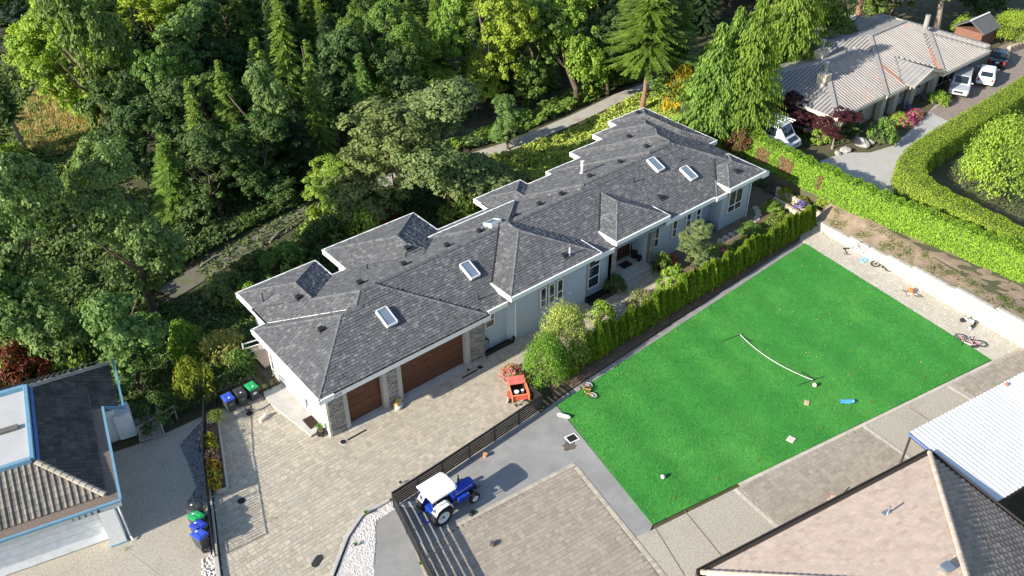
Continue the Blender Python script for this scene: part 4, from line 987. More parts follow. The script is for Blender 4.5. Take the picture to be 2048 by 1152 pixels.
# chimneys and flues
def chim(px_, py_, z, h, w, label):
    p = N(px_, py_, z); b = MB(); b.box(p+Vector((0, 0, h/2-.3)), (w, w, h+.6)); o = b.build('chimney', mat('buff_stone', (.50, .44, .34), rough=.9, bump=.5, bscale=15), NH)
    b = MB(); b.cyl(p+Vector((0, 0, h)), p+Vector((0, 0, h+1.0)), .14, n=12); b.cyl(p+Vector((0, 0, h+.95)), p+Vector((0, 0, h+1.1)), .2, n=12); b.build('flue', STEEL, o)
chim(1640, 122, 5.0, 1.0, 1.0, ''); chim(1647, 162, 5.5, .7, .9, '')
p = N(1690, 115, 5.6); b = MB(); b.cyl(p, p+Vector((0, 0, .9)), .1, n=10); b.build('flue', STEEL, NH)
for q in ((1700, 30), (1765, 83), (1610, 140)):
    p = N(*q, 5.2); b = MB(); b.cyl(p-Vector((0, 0, .3)), p+Vector((0, 0, .4)), .06, n=8); b.build('vent_pipe', NBACK, NH)
b = MB(); p = N(1852, 50, 6.6); b.cyl(p-Vector((0, 0, .3)), p+Vector((0, 0, 1.0)), .25, n=12); b.build('flue', NBACK, NH)
SHD = empty('garden_shed', site(1945, 85, 1.42)); tag(SHD, 'small brick coloured shed with grey gabled roof beyond the ribbed roof', 'shed')
b = MB(); b.box((0, 0, .9), (3.4, 3, 1.8)); b.build('wall', mat('shed_brick', (.20, .10, .07), rough=.9), SHD)
b = MB(); b.extr([(-2.0, -1.8, 1.75), (2.0, -1.8, 1.75), (2.0, 0, 2.8), (-2.0, 0, 2.8)], (0, 0, .1)); b.extr([(-2.0, 1.8, 1.75), (2.0, 1.8, 1.75), (2.0, 0, 2.8), (-2.0, 0, 2.8)], (0, 0, .1)); b.build('roof', mat('shed_roof', (.12, .12, .125), rough=.8), SHD)
b = MB(); b.bar((-2.05, 0, 2.93), (2.05, 0, 2.93), .2, .06); b.build('ridge_cap', WHITE, SHD)
ND = [(45.2, -3.5), s2(1640, 322, 1.44), s2(1690, 305, 1.44), s2(1740, 305, 1.44), s2(1790, 290, 1.44), s2(1850, 232, 1.44), s2(1880, 200, 1.44), s2(1985, 165, 1.44), (95, 1), (95, -3.6), (73, -4.2), (65, -4.5), (58.5, -4.6), (53.5, -4.9), (50.2, -5.6), (48.6, -7.2), (45.3, -9)]
sheet('concrete_drive', ND, 1.44, mat('drive_concrete', (.40, .39, .37), rough=.95, var=.08, scale=1, bump=.25, bscale=60, stain=((.30, .28, .25), .3, .5, .7, .5)), 'pale concrete drive curving between the tall hedges', 'driveway')
b = MB(); q = [(63.5, -4.35), (64.5, -.6), s2(1890, 200, 1.455), (72, 2.0), (84, 3.2), (95, 3), (95, -3.5), (73, -4.05)]; b.add([(x, y, 1.455) for x, y in ccw(q)], [tuple(range(len(q)))]); o = b.build('paved_forecourt', mat('forecourt', (.24, .20, .17), rough=.95, var=.15, scale=2, bump=.3)); tag(o, 'brown forecourt under the parked cars', 'forecourt', kind='structure')
cw = empty('stone_wall', site(2030, 100, 1.42)); tag(cw, 'low tan stone wall behind the parked dark car', 'wall')
for i in range(14):
    for j in range(3):
        b = MB(); b.box((i*.62-1.5+(j % 2)*.2, -.06*i, .15+j*.28), (.6, .35, .26)); b.build('stone', mat('wall_stone', (.45, .36, .27), rough=.95, rv=.2, bump=.5), cw)
# ------------------------------------------------------------------ vehicles
TYRE = mat('tyre', (.022, .022, .023), rough=.85, var=.3, scale=20)
def wheel(parent, c, r, w, m_rim, lugs=0, name='wheel', hub=None):
    t = MB(); x, y, z = c
    prof = [(r*.62, -w/2), (r*.9, -w/2), (r, -w*.35), (r, w*.35), (r*.9, w/2), (r*.62, w/2)]
    n_ = 28; vs = [(r_*cos(2*pi*k/n_), h, r_*sin(2*pi*k/n_)) for r_, h in prof for k in range(n_)]
    t.add(vs, [(i*n_+k, i*n_+(k+1) % n_, (i+1)*n_+(k+1) % n_, (i+1)*n_+k) for i in range(5) for k in range(n_)])
    for k in range(lugs):
        for s in (-1, 1):
            a = 2*pi*(k+.25*s)/lugs; q = Matrix.Rotation(-a, 3, 'Y') @ Matrix.Rotation(.5*s, 3, 'X')
            t.box((cos(a)*r*1.0, s*w*.24, sin(a)*r*1.0), (.05*r/.55+.02, w*.5, .045), rot=Matrix.Rotation(-a, 3, 'Y') @ Matrix.Rotation(.45*s, 3, 'X'))
    wo_ = t.build(name, TYRE, parent, loc=c)
    m = MB()
    for s in (-1, 1):
        vs = [(r_*cos(2*pi*k/n_), s*h, r_*sin(2*pi*k/n_)) for r_, h in ((r*.64, w*.46), (r*.6, w*.40), (r*.5, w*.26), (r*.2, w*.22), (r*.18, w*.34), (.001, w*.36)) for k in range(n_)]
        m.add(vs, [(i*n_+k, i*n_+(k+1) % n_, (i+1)*n_+(k+1) % n_, (i+1)*n_+k) for i in range(5) for k in range(n_)])
    rm = m.build('rim', m_rim, wo_)
    h = MB()
    for s in (-1, 1):
        h.cyl((0, s*w*.3, 0), (0, s*w*.42, 0), r*.13, n=12)
        for k in range(6): a = k*pi/3; h.cyl((cos(a)*r*.33, s*w*.22, sin(a)*r*.33), (cos(a)*r*.33, s*w*.30, sin(a)*r*.33), r*.03, n=6)
    h.build('hub', hub or m_rim, wo_)
    return wo_
TBLUE = mat('tractor_blue', (.012, .045, .36), rough=.35, var=.12, scale=4, coat=.3, stain=((.01, .03, .2), 3, .5, .75, .5)); TWHITE = mat('tractor_white', (.74, .73, .70), rough=.55, var=.05, scale=3, stain=((.55, .50, .42), 2, .56, .78, .6))
TR = empty('tractor', (2.28, -8.62, .006), radians(.8)); tag(TR, 'blue compact tractor with white canopy and fenders', 'tractor')
DKB = mat('chassis_dark', (.02, .025, .05), rough=.6)
b = MB(); b.box((.55, 0, .58), (2.1, .34, .34)); b.box((-.75, 0, .66), (.7, .5, .5)); b.box((1.25, 0, .45), (.25, .9, .12)); b.cyl((-1.0, -.62, .62), (-1.0, .62, .62), .09, n=10); bevel(b.build('chassis', DKB, TR), .02, 1)
# bonnet: rounded section swept forward
b = MB(); sec = [(-.30, .0), (-.31, .32), (-.25, .42), (-.12, .47), (.12, .47), (.25, .42), (.31, .32), (.30, .0)]
st = [(.05, .70, 1.0, .92), (.35, .72, 1.0, 1.0), (1.2, .72, .98, .98), (1.42, .72, .93, .90), (1.50, .74, .82, .74)]
vs = [(x, y*ws, z0+z*hs) for x, z0, ws, hs in st for y, z in sec]
b.add(vs, [(i*8+k, i*8+k+1, (i+1)*8+k+1, (i+1)*8+k) for i in range(4) for k in range(7)]+[tuple(range(7, -1, -1)), tuple(range(32, 40))]); hd = b.build('bonnet', TBLUE, TR); bevel(hd, .012, 2)
b = MB(); b.box((1.48, 0, .93), (.04, .42, .3)); b.build('grille', BLACK, hd)
for s in (-1, 1):
    b = MB(); b.bar((.2, s*.312, 1.0), (1.3, s*.305, 1.02), .012, .035); b.build('stripe', mat('silver_stripe', (.5, .53, .6), rough=.3), hd)
    b = MB(); b.cyl((1.47, s*.17, 1.0), (1.505, s*.17, 1.0), .065, n=12); b.build('headlight', mat('lamp_glass', (.7, .7, .68), rough=.15), hd)
b = MB(); b.cyl((.75, .18, 1.1), (.75, .18, 1.75), .035, n=10); b.cyl((.75, .18, 1.25), (.75, .18, 1.5), .055, n=10); b.build('exhaust', BLACK, TR)
b = MB(); b.box((.55, -.44, .62), (.62, .22, .36)); bevel(b.build('side_tank', TBLUE, TR), .05, 3)
b = MB(); b.box((.5, .42, .6), (.5, .2, .3)); bevel(b.build('battery_box', TBLUE, TR), .04, 2)
b = MB(); b.box((.02, 0, .98), (.14, .55, .36)); b.build('dashboard', TBLUE, TR); b = MB(); b.torus((-.2, 0, 1.22), .18, .018, 20, 6, rot=Matrix.Rotation(-.5, 3, 'Y')); b.cyl((-.05, 0, 1.05), (-.2, 0, 1.22), .018, n=6); b.build('steering_wheel', BLACK, TR)
b = MB(); b.box((-.78, 0, .98), (.42, .44, .12)); b.box((-.98, 0, 1.2), (.1, .44, .4)); bevel(b.build('seat', mat('seat_black', (.03, .03, .032), rough=.7), TR), .04, 2)
b = MB(); b.box((-.35, 0, .52), (.8, .9, .05)); b.build('footplate', DKB, TR)
for s in (-1, 1):
    # broad white fender over the rear wheel
    b = MB(); pr = [(-.52, .98), (-.36, 1.24), (-.1, 1.33), (.35, 1.33), (.52, 1.2), (.62, .92)]
    vs = [(-.98+x, s*y, z) for y in (.42, .84) for x, z in pr]+[(-.98+x*.96, s*y, z-.04) for y in (.42, .84) for x, z in pr]
    b.add(vs, [(i, i+1, 7+i, 6+i) for i in range(5)]+[(12+i, 18+i, 19+i, 13+i) for i in range(5)]+[(i, 12+i, 13+i, i+1) for i in range(5)]+[(6+i, 7+i, 19+i, 18+i) for i in range(5)]+[(0, 6, 18, 12), (5, 17, 23, 11)])
    fd = b.build('fender', TWHITE, TR); b = MB(); b.box((-1.42, s*.63, 1.2), (.13, .13, .05), rot=Matrix.Rotation(-1.0, 3, 'Y')); b.build('tail_lamp', mat('lamp_dark', (.10, .10, .10), rough=.4), fd)
    p = MB(); p.add([(-.95+x, s*.425, z) for x, z in [(-.5, .62), (-.5, .98), (-.34, 1.22), (-.08, 1.31), (.33, 1.31), (.5, 1.18), (.6, .9), (.5, .62)]], [tuple(range(8))]); p.build('fender_side', TBLUE, fd)
    wheel(TR, (-1.02, s*.66, .60), .60, .36, TWHITE, 18, hub=TBLUE); wheel(TR, (1.18, s*.62, .31), .31, .2, TWHITE, 14, hub=TBLUE)
    for x in (-1.55, -.02):
        b = MB(); b.bar((x*.85-.1, s*.48, .9 if x < -1 else .6), (x*.95-.08, s*.55, 2.02), .045); b.build('canopy_post', TBLUE, TR)
b = MB(); out = [(-.86, -.73), (.66, -.73), (.80, -.6), (.86, -.35), (.86, .35), (.80, .6), (.66, .73), (-.86, .73)]
out = [(x-.72, y) for x, y in out]
b.prism(out, 2.02, 2.09); inn = [((x+.72)*.94-.72, y*.93) for x, y in out]; b.prism(inn, 2.088, 2.125); cn = bevel(b.build('canopy', TWHITE, TR), .02, 2)
for y in (-.45, -.15, .15, .45): b = MB(); b.bar((-1.45, y, 2.13), (0.0, y, 2.13), .05, .02); b.build('canopy_rib', TWHITE, cn)
b = MB(); b.bar((-1.1, -.35, .45), (-1.85, -.35, .35), .05); b.bar((-1.1, .35, .45), (-1.85, .35, .35), .05); b.bar((-1.1, 0, .95), (-1.6, 0, .75), .05); b.bar((-1.85, -.4, .35), (-1.85, .4, .35), .06); b.build('hitch', TBLUE, TR)
b = MB(); b.box((-1.3, 0, .75), (.25, .5, .35)); b.build('rear_housing', TBLUE, TR)
b = MB(); b.bar((1.5, -.3, .5), (1.9, -.25, .45), .04); b.bar((1.5, .3, .5), (1.75, .3, .5), .04); b.box((1.56, 0, .55), (.1, .6, .3)); b.build('front_bumper', BLACK, TR)

def car(name, label, loc, rz, L, W, Ht, body, paint, kind, rack=False, van=False):
    """x forward; body stations from the rear to the front"""
    root = empty(name, loc, rz); tag(root, label, 'van' if van else 'car', None if van else 'cars parked on the forecourt')
    b = MB(); hw = W/2
    prof = body                                     # (x fraction, z bottom, z belt, z top, top half width fraction)
    secs = []
    for fx, zb, zm, zt, tw in prof:
        x = (fx-.5)*L; w2 = hw*(.86 if fx in (prof[0][0], prof[-1][0]) else 1)
        secs.append([(x, -w2*.96, zb), (x, -w2, (zb+zm)/2), (x, -w2*.98, zm), (x, -w2*tw, zt-.04 if zt > zm+.1 else zt), (x, -w2*tw*.86, zt), (x, w2*tw*.86, zt), (x, w2*tw, zt-.04 if zt > zm+.1 else zt), (x, w2*.98, zm), (x, w2, (zb+zm)/2), (x, w2*.96, zb)])
    n_ = 10; vs = [p for s in secs for p in s]
    b.add(vs, [(i*n_+k, (i+1)*n_+k, (i+1)*n_+(k+1) % n_, i*n_+(k+1) % n_) for i in range(len(secs)-1) for k in range(n_)]+[tuple(range(n_)), tuple(range((len(secs)-1)*n_+n_-1, (len(secs)-1)*n_-1, -1))])
    bd = b.build('body', paint, root); bevel(bd, .035, 2)
    G_ = glass('car_glass', (.015, .025, .03), .05)
    def quad(name, pts, m, push=.012, par=bd):
        q = MB(); c = [Vector(p) for p in pts]; n = (c[1]-c[0]).cross(c[2]-c[0]).normalized(); ctr = sum(c, Vector())/4
        if n.dot(ctr-Vector((0, 0, Ht*.4))) < 0: n = -n
        q.extr([p+n*push*.2 for p in c], n*push); return q.build(name, m, par)
    # glass where the roof slopes meet the belt
    for i in range(len(secs)-1):
        zt0, zt1 = prof[i][3], prof[i+1][3]; zm = prof[i][2]
        A, B = secs[i], secs[i+1]
        if abs(zt1-zt0) > .25:                       # windscreen or rear window
            l = lambda p, q, t: Vector(p).lerp(Vector(q), t)
            hi, lo = (B, A) if zt1 > zt0 else (A, B)
            quad('windscreen' if zt1 < zt0 else 'rear_window', [l(lo[4], hi[4], .14)+Vector((0, .07, 0)), l(lo[5], hi[5], .14)-Vector((0, .07, 0)), l(lo[5], hi[5], .9)-Vector((0, .05, 0)), l(lo[4], hi[4], .9)+Vector((0, .05, 0))], G_)
        if zt0 > zm+.3 and zt1 > zm+.3:
            for a_, c_ in ((2, 3), (7, 6)):
                l = lambda p, q, t: Vector(p).lerp(Vector(q), t)
                p0, p1 = l(A[a_], B[a_], .06), l(A[a_], B[a_], .94); q0, q1 = l(A[c_], B[c_], .06), l(A[c_], B[c_], .94)
                quad('side_window', [l(p0, q0, .12), l(p1, q1, .12), l(p1, q1, .86), l(p0, q0, .86)], G_)
    wr = Ht*.2 if not van else .35
    RIM = mat('alloy', (.45, .46, .47), rough=.35, metal=.7)
    for fx in (.19, .81):
        for s in (-1, 1): wheel(root, ((fx-.5)*L, s*(hw-.1), wr), wr, .22, RIM)
    x1, x0 = L/2, -L/2; zb, zm = prof[-1][1], prof[-1][2]
    for s in (-1, 1):
        q = MB(); q.box((x1-.02, s*hw*.66, zm-.12), (.08, hw*.34, .14)); q.build('headlight', mat('lamp_clear', (.6, .62, .64), rough=.1), root)
        q = MB(); q.box((x0+.02, s*hw*.72, prof[0][2]-.1), (.08, hw*.2, .26)); q.build('tail_light', mat('lamp_red', (.5, .03, .03), rough=.25), root)
        q = MB(); q.box((L*.16, s*(hw+.09), prof[2][2]+.08), (.12, .18, .14)); bevel(q.build('mirror', paint, root), .03, 2)
    q = MB(); q.box((x1, 0, zm-.16), (.06, W*.46, .16)); q.build('grille', BLACK, root)
    q = MB(); q.box((x1+.02, 0, zb+.12), (.1, W*.9, .2)); bevel(q.build('bumper', paint, root), .04, 2)
    q = MB(); q.box((x0-.02, 0, zb+.14), (.1, W*.9, .22)); bevel(q.build('bumper', paint, root), .04, 2)
    q = MB(); q.box((x0-.045, 0, zb+.42), (.03, .34, .15)); q.build('number_plate', WHITE, root)
    if rack:
        for s in (-1, 1): q = MB(); q.bar((-L*.3, s*hw*.62, Ht+.05), (L*.1, s*hw*.62, Ht+.05), .05); q.build('roof_rail', GREYPL, root)
        q = MB()
        for k in range(5): q.bar((-L*.3+k*L*.1, -hw*.6, Ht+.07), (-L*.3+k*L*.1, hw*.6, Ht+.07), .05)
        q.build('roof_rack', mat('rack_alloy', (.45, .45, .46), rough=.5), root)
    return root
SUVP = mat('silver_paint', (.52, .54, .56), rough=.28, var=.03, metal=.35, coat=.5); WHP = mat('pearl_white', (.72, .74, .77), rough=.25, var=.03, coat=.5); DKP = mat('charcoal_paint', (.018, .02, .022), rough=.22, var=.1, coat=.6)
SUV = [(0, .42, 1.05, 1.1, .86), (.02, .4, 1.08, 1.15, .86), (.06, .4, 1.1, 1.78, .82), (.62, .4, 1.1, 1.8, .82), (.76, .4, 1.06, 1.1, .84), (.98, .42, .95, .98, .82), (1, .45, .9, .92, .8)]
HAT = [(0, .35, .9, .95, .86), (.03, .32, .95, 1.02, .86), (.14, .3, .98, 1.5, .78), (.55, .3, .96, 1.52, .78), (.76, .3, .9, .94, .84), (.97, .33, .72, .75, .82), (1, .36, .66, .68, .78)]
SED = [(0, .35, .9, .93, .86), (.03, .32, .95, .98, .86), (.14, .3, .96, 1.0, .8), (.28, .3, .95, 1.42, .76), (.56, .3, .95, 1.44, .76), (.72, .3, .9, .94, .82), (.97, .33, .74, .77, .82), (1, .36, .68, .7, .78)]
VAN = [(0, .45, 1.2, 2.1, .9), (.02, .42, 1.2, 2.25, .9), (.3, .42, 1.2, 2.28, .9), (.74, .42, 1.2, 2.25, .9), (.88, .42, 1.15, 1.3, .88), (.98, .44, .95, 1.02, .84), (1, .47, .88, .92, .8)]
_p = site(1925, 188, 1.46); car('silver_suv', 'silver off road car with its nose facing the hedge', (_p.x+.5, _p.y+.7, 1.46), atan2(-2.0, -4.6), 4.7, 1.85, 1.8, SUV, SUVP, 'suv')
_p = site(1978, 166, 1.46); car('white_hatchback', 'pearl white hatchback parked tail out beside the silver car', (_p.x+.3, _p.y+.6, 1.46), atan2(1.9, 4.6), 4.1, 1.72, 1.52, HAT, WHP, 'hatch')
_p = site(1998, 128, 1.46); car('dark_car', 'charcoal car parked deepest on the forecourt in the shade', (_p.x+.3, _p.y+.3, 1.46), atan2(1.7, 4.6), 4.5, 1.78, 1.44, SED, DKP, 'sedan')
va = site(1502, 236, 3.0); vb = site(1608, 284, 2.6); vd = vb-va
VN = car('white_van', 'white work van with ladder rack behind the hedge end', (47.7, 5.3, 1.46), atan2(vb.y-va.y, vb.x-va.x), 5.4, 1.95, 2.3, VAN, WHP, 'van', van=True)
for s in (-.55, -.2, .2, .6):
    q = MB(); q.bar((-2.3, s*1.1, 2.5), (1.2, s*1.1, 2.5), .07); q.build('rack_bar', WHITE, VN)
for x in (-2.0, -.9, .2, 1.1): q = MB(); q.bar((x, -.85, 2.42), (x, .85, 2.42), .06); q.bar((x, -.85, 2.2), (x, -.85, 2.5), .05); q.bar((x, .85, 2.2), (x, .85, 2.5), .05); q.build('rack_frame', WHITE, VN)
ld = empty('ladder', VN.matrix_basis @ Vector((-.3, .45, 2.58)), VN.rotation_euler.z); tag(ld, 'white ladder lying on the rack of the white van', 'ladder')
for s in (-.2, .2): q = MB(); q.bar((-2.2, s, 0), (2.2, s, 0), .04, .08); q.build('rail', WHITE, ld)
for k in range(12): q = MB(); q.bar((-2+k*.36, -.2, 0), (-2+k*.36, .2, 0), .03); q.build('rung', WHITE, ld)

# red trailer
RED = mat('faded_red', (.55, .085, .06), rough=.6, var=.15, stain=((.62, .22, .17), 3, .45, .7, .7)); ORG = mat('worn_orange', (.75, .26, .10), rough=.6, var=.2)
T_ = empty('utility_trailer', (10.66, -4.3, 0), radians(62)); tag(T_, 'small red utility trailer with open box beside the slat fence', 'trailer')
b = MB(); b.box((0, 0, .42), (1.7, 1.0, .04)); tb = b.build('floor', mat('trailer_dark', (.03, .025, .022), rough=.9), T_)
for c_, d_ in (((0, -.5, .62), (1.7, .04, .42)), ((0, .5, .62), (1.7, .04, .42)), ((-.85, 0, .62), (.04, 1.0, .42)), ((.85, 0, .62), (.04, 1.0, .42))): b = MB(); b.box(c_, d_); b.build('side_panel', RED, T_)
for c_, d_ in (((0, -.53, .84), (1.78, .06, .05)), ((0, .53, .84), (1.78, .06, .05)), ((-.88, 0, .84), (.06, 1.1, .05)), ((-.9, -.52, .6), (.07, .07, .5)), ((-.9, .52, .6), (.07, .07, .5))): b = MB(); b.box(c_, d_); b.build('rim_bar', ORG, T_)
for x in (.28, .68): b = MB(); b.box((x, 0, .87), (.38, 1.0, .03), rot=Matrix.Rotation(.06, 3, 'Y')); b.build('lid', mat('lid_red', (.62, .17, .14), rough=.55, var=.15), T_)
for s in (-1, 1): wheel(T_, (-.45, s*.66, .27), .27, .16, WHITE); b = MB(); b.box((-.45, s*.62, .57), (.65, .22, .03)); b.build('mudguard', RED, T_)
b = MB(); b.bar((.85, 0, .4), (1.6, 0, .4), .07); b.build('drawbar', RED, T_)
def pail(loc, label, r=.15, h=.32, m=WHITE):
    b = MB(); b.lathe([(r*.86, 0), (r, h), (r*1.04, h), (r*1.04, h+.02), (r*.9, h+.02), (.001, h+.015)], 18); o = b.build('bucket', m, shade=False, loc=loc); return tag(o, label, 'bucket')
pail(T_.matrix_basis @ Vector((-.45, .18, .44)), 'white lidded bucket standing in the red trailer'); pail(T_.matrix_basis @ Vector((-.3, -.22, .44)), 'small pale pot beside the white bucket in the trailer', .09, .24)
# ------------------------------------------------------------------ bins
def bin_(label, loc, rz, lid, body=GREYPL, mark=None):
    root = empty('wheelie_bin', loc, rz); tag(root, label, 'garbage bin')
    b = MB(); lo = [(-.24, -.28), (.24, -.28), (.24, .26), (-.24, .26)]; hi = [(-.29, -.37), (.29, -.37), (.29, .34), (-.29, .34)]
    b.add([(x, y, .06) for x, y in lo]+[(x, y, .98) for x, y in hi], [(0, 1, 5, 4), (1, 2, 6, 5), (2, 3, 7, 6), (3, 0, 4, 7), (3, 2, 1, 0), (4, 5, 6, 7)]); bevel(b.build('body', body, root), .03, 2)
    b = MB(); b.prism([(-.31, -.40), (.31, -.40), (.31, .36), (-.31, .36)], .985, 1.03); b.prism([(-.27, -.34), (.27, -.34), (.27, .28), (-.27, .28)], 1.03, 1.07)
    for x in (-.13, .13): b.box((x, .0, 1.08), (.05, .4, .03))
    l = bevel(b.build('lid', lid, root), .025, 2)
    b = MB(); b.bar((-.26, .42, .97), (.26, .42, .97), .035); b.bar((-.24, .34, .95), (-.24, .43, .97), .03); b.bar((.24, .34, .95), (.24, .43, .97), .03); b.build('handle', body, root)
    for s in (-1, 1): b = MB(); b.cyl((s*.2, .3, .13), (s*.29, .3, .13), .13, n=16); b.build('wheel', RUBBER, root)
    b = MB(); b.box((0, -.345, .62), (.22, .01, .16), rot=Matrix.Rotation(.1, 3, 'X')); b.build('sticker', mark or mat('sticker_grey', (.20, .20, .2), rough=.5), root)
    b = MB(); b.box((.0, -.2, 1.083), (.1, .1, .004)); b.build('lid_mark', WHITE, l)
    return root
LBL = mat('lid_blue', (.04, .09, .50), rough=.5, var=.08); LGR = mat('lid_green', (.02, .33, .10), rough=.5, var=.08); LBK = mat('lid_black', (.04, .042, .045), rough=.5)
bin_('blue lidded bin nearest the plants by the back picket fence', (-3.57, 6.05, .01), radians(2), LBL); bin_('black lidded bin between a blue and a green one', (-2.8, 6.03, .01), radians(-3), LBK); bin_('green lidded bin next to the concrete side walk', (-2.02, 6.05, .01), radians(4), LGR, mark=WHITE)
bin_('black lidded bin standing first in the row of four', (-8.62, -.72, 0), radians(-66-90), LBK); bin_('green lidded bin between black and blue ones in the row of four', (-8.8, -1.35, 0), radians(-70-90), LGR)
bin_('darker blue lidded bin tucked behind the last one in the row', (-8.95, -1.98, 0), radians(-68-90), mat('lid_navy', (.03, .06, .40), rough=.5), mark=WHITE); bin_('blue lidded bin nearest the end post of the picket fence', (-9.15, -2.55, .0), radians(-72-90), LBL, mark=WHITE)

# ------------------------------------------------------------------ bicycles
def bike(label, loc, rot, frame, s=1.0, tyre=None, seat=BLACK, rim=None, acc=None, wheels=(1, 1)):
    """built upright along x, wheels on z = 0, then laid down by rot (Euler)"""
    root = empty('bicycle', loc); root.rotation_euler = rot; tag(root, label, 'bicycle')
    r = .31*s; wb = .52*s; z = r
    for x, on in ((-wb, wheels[0]), (wb, wheels[1])):
        if not on: continue
        b = MB(); b.torus((0, 0, 0), r, .024*s+.004, 28, 6, 'Y'); w = b.build('wheel', tyre or RUBBER, root, loc=(x, 0, z))
        b = MB(); b.torus((0, 0, 0), r*.9, .016, 28, 6, 'Y'); b.cyl((0, -.04, 0), (0, .04, 0), .03*s, n=8)
        for k in range(14): a = 2*pi*k/14; b.bar((0, .02*(-1)**k, 0), (cos(a)*r*.9, 0, sin(a)*r*.9), .005)
        b.build('rim', rim or STEEL, w)
    bb = Vector((-.06*s, 0, z-.03*s)); st = Vector((-.2*s, 0, z+.46*s)); hd = Vector((.32*s, 0, z+.42*s)); hl = Vector((.36*s, 0, z+.28*s)); rx = Vector((-wb, 0, z)); fx = Vector((wb, 0, z))
    b = MB(); t = .022*s+.006
    for p, q in ((bb, st), (st, hd), (bb, hl), (hd, hl)): b.tube([p, q], t, 8)
    for y in (-.05, .05):
        Y = Vector((0, y, 0)); b.tube([bb+Y*.5, rx+Y], t*.6, 6); b.tube([st+Y*.3, rx+Y], t*.6, 6)
    b.build('frame', frame, root)
    b = MB()
    for y in (-.05, .05): b.tube([hl+Vector((0, y*.6, 0)), fx+Vector((0, y, 0))], t*.65, 6)
    b.build('fork', acc or frame, root)
    b = MB(); sp = st+Vector((-.04*s, 0, .12*s)); b.tube([st, sp], t*.6, 6); b.box(sp+Vector((0, 0, .03)), (.25*s, .12*s, .05)); bevel(b.build('saddle', seat, root), .02, 1)
    b = MB(); hs = hd+Vector((-.02, 0, .12*s)); b.tube([hd, hs], t*.7, 6); b.tube([hs+Vector((-.08*s, -.28*s, .05*s)), hs+Vector((.02, -.1*s, .02)), hs+Vector((.02, .1*s, .02)), hs+Vector((-.08*s, .28*s, .05*s))], t*.6, 6); hb = b.build('handlebar', BLACK, root)
    for y in (-1, 1): b = MB(); b.tube([hs+Vector((-.06*s, y*.2*s, .045*s)), hs+Vector((-.1*s, y*.3*s, .05*s))], t*.9, 6); b.build('grip', RUBBER, hb)
    b = MB(); b.cyl(bb+Vector((0, -.05, 0)), bb+Vector((0, -.035, 0)), .09*s, n=16); b.tube([bb+Vector((0, -.07, 0)), bb+Vector((.12*s, -.08, -.1*s))], .012, 6); b.tube([bb+Vector((0, .07, 0)), bb+Vector((-.12*s, .08, .1*s))], .012, 6)
    b.box(bb+Vector((.12*s, -.13, -.1*s)), (.09*s, .08*s, .025)); b.box(bb+Vector((-.12*s, .13, .1*s)), (.09*s, .08*s, .025)); b.build('crank', BLACK, root)
    return root
def lying(x, y, ang, lean=88, z=.05): return (x, y, z), (radians(lean), 0, ang)
OR_ = mat('bike_orange', (.80, .33, .10), rough=.4, coat=.3)
bike('orange child bicycle lying on the lawn near its end by the fence', *lying(14.55, -7.1, atan2(-.95, -.5), 78, .1), OR_, .92, rim=WHITE)
_a = site(1924, 666); _b = site(1967, 680)
bike('red and white bicycle lying by the block wall, wheels towards the lawn', *lying((_a.x+_b.x)/2-.33, (_a.y+_b.y)/2-.05, atan2(_a.y-_b.y, _a.x-_b.x), -84, .1), mat('bike_redwhite', (.55, .05, .10), c2=(.75, .72, .72), scale=2.6, rough=.4), 1.18, rim=STEEL)
bike('small white bicycle with orange seat bag lying on the paving', *lying(38.95, -14.3, radians(100), -70, .08), mat('bike_white', (.78, .76, .76), rough=.4), .78, seat=mat('bag_orange', (.85, .22, .05), rough=.6))
b = MB(); b.box((0, 0, .2), (.42, .3, .34)); bevel(tag(b.build('bag', mat('bag_orange', (.85, .22, .05), rough=.6), loc=(38.86, -14.16, .01), rz=.5), 'bright orange bag beside the small white bicycle', 'bag'), .06, 2)
bike('pale pink and white bicycle leaning on the block wall', (40.55, -9.15, .0), (radians(-12), 0, radians(98)), mat('bike_pink', (.75, .60, .64), rough=.4), 1.1, rim=WHITE, tyre=mat('tyre_white', (.75, .75, .75), rough=.7), seat=WHITE)
bike('black bicycle lying flat beside the pale pink one', *lying(39.95, -11.15, radians(105), 80, .06), BLACK, 1.0, rim=BLACK)
sc_ = empty('kick_scooter', (40.45, -8.0, 0), radians(150)); tag(sc_, 'black kick scooter lying near the wall by the pink bicycle', 'scooter')
b = MB(); b.tube([(-.5, 0, .06), (.2, .0, .06)], .03, 6); b.box((-.2, 0, .05), (.6, .12, .03)); b.build('deck', BLACK, sc_); b = MB(); b.tube([(.2, 0, .06), (.35, .3, .06), (.42, .75, .06)], .022, 6); b.tube([(.2, .85, .06), (.64, .66, .06)], .02, 6); b.build('handlebar', BLACK, sc_)
for x in (-.55, .27): b = MB(); b.cyl((x, 0, .02), (x, 0, .08), .1, n=14); b.build('wheel', RUBBER, sc_)
b = MB(); b.prism([(-.35, -.22), (.1, -.26), (.38, -.05), (.3, .18), (-.1, .25), (-.38, .1)], 0, .05); o = tag(bevel(b.build('play_mat', mat('toy_blue', (.22, .45, .75), rough=.5), loc=(40.0, -9.7, .02)), .02, 2), 'light blue plastic board under the pink bicycle wheel', 'toy board')
SCW = mat('toy_white', (.75, .76, .78), rough=.4)
ts = empty('toddler_trike', (38.62, -18.55, 0), radians(100)); tag(ts, 'white and grey child trike against the wall foot', 'tricycle')
b = MB(); b.tube([(-.35, 0, .25), (0, 0, .3), (.3, 0, .45)], .05, 8); b.box((-.2, 0, .34), (.3, .26, .06)); b.build('frame', SCW, ts); b = MB(); b.tube([(.3, -.25, .6), (.28, 0, .55), (.3, .25, .6)], .02, 6); b.tube([(.33, 0, .15), (.28, 0, .56)], .025, 6); b.build('handlebar', GREYPL, ts)
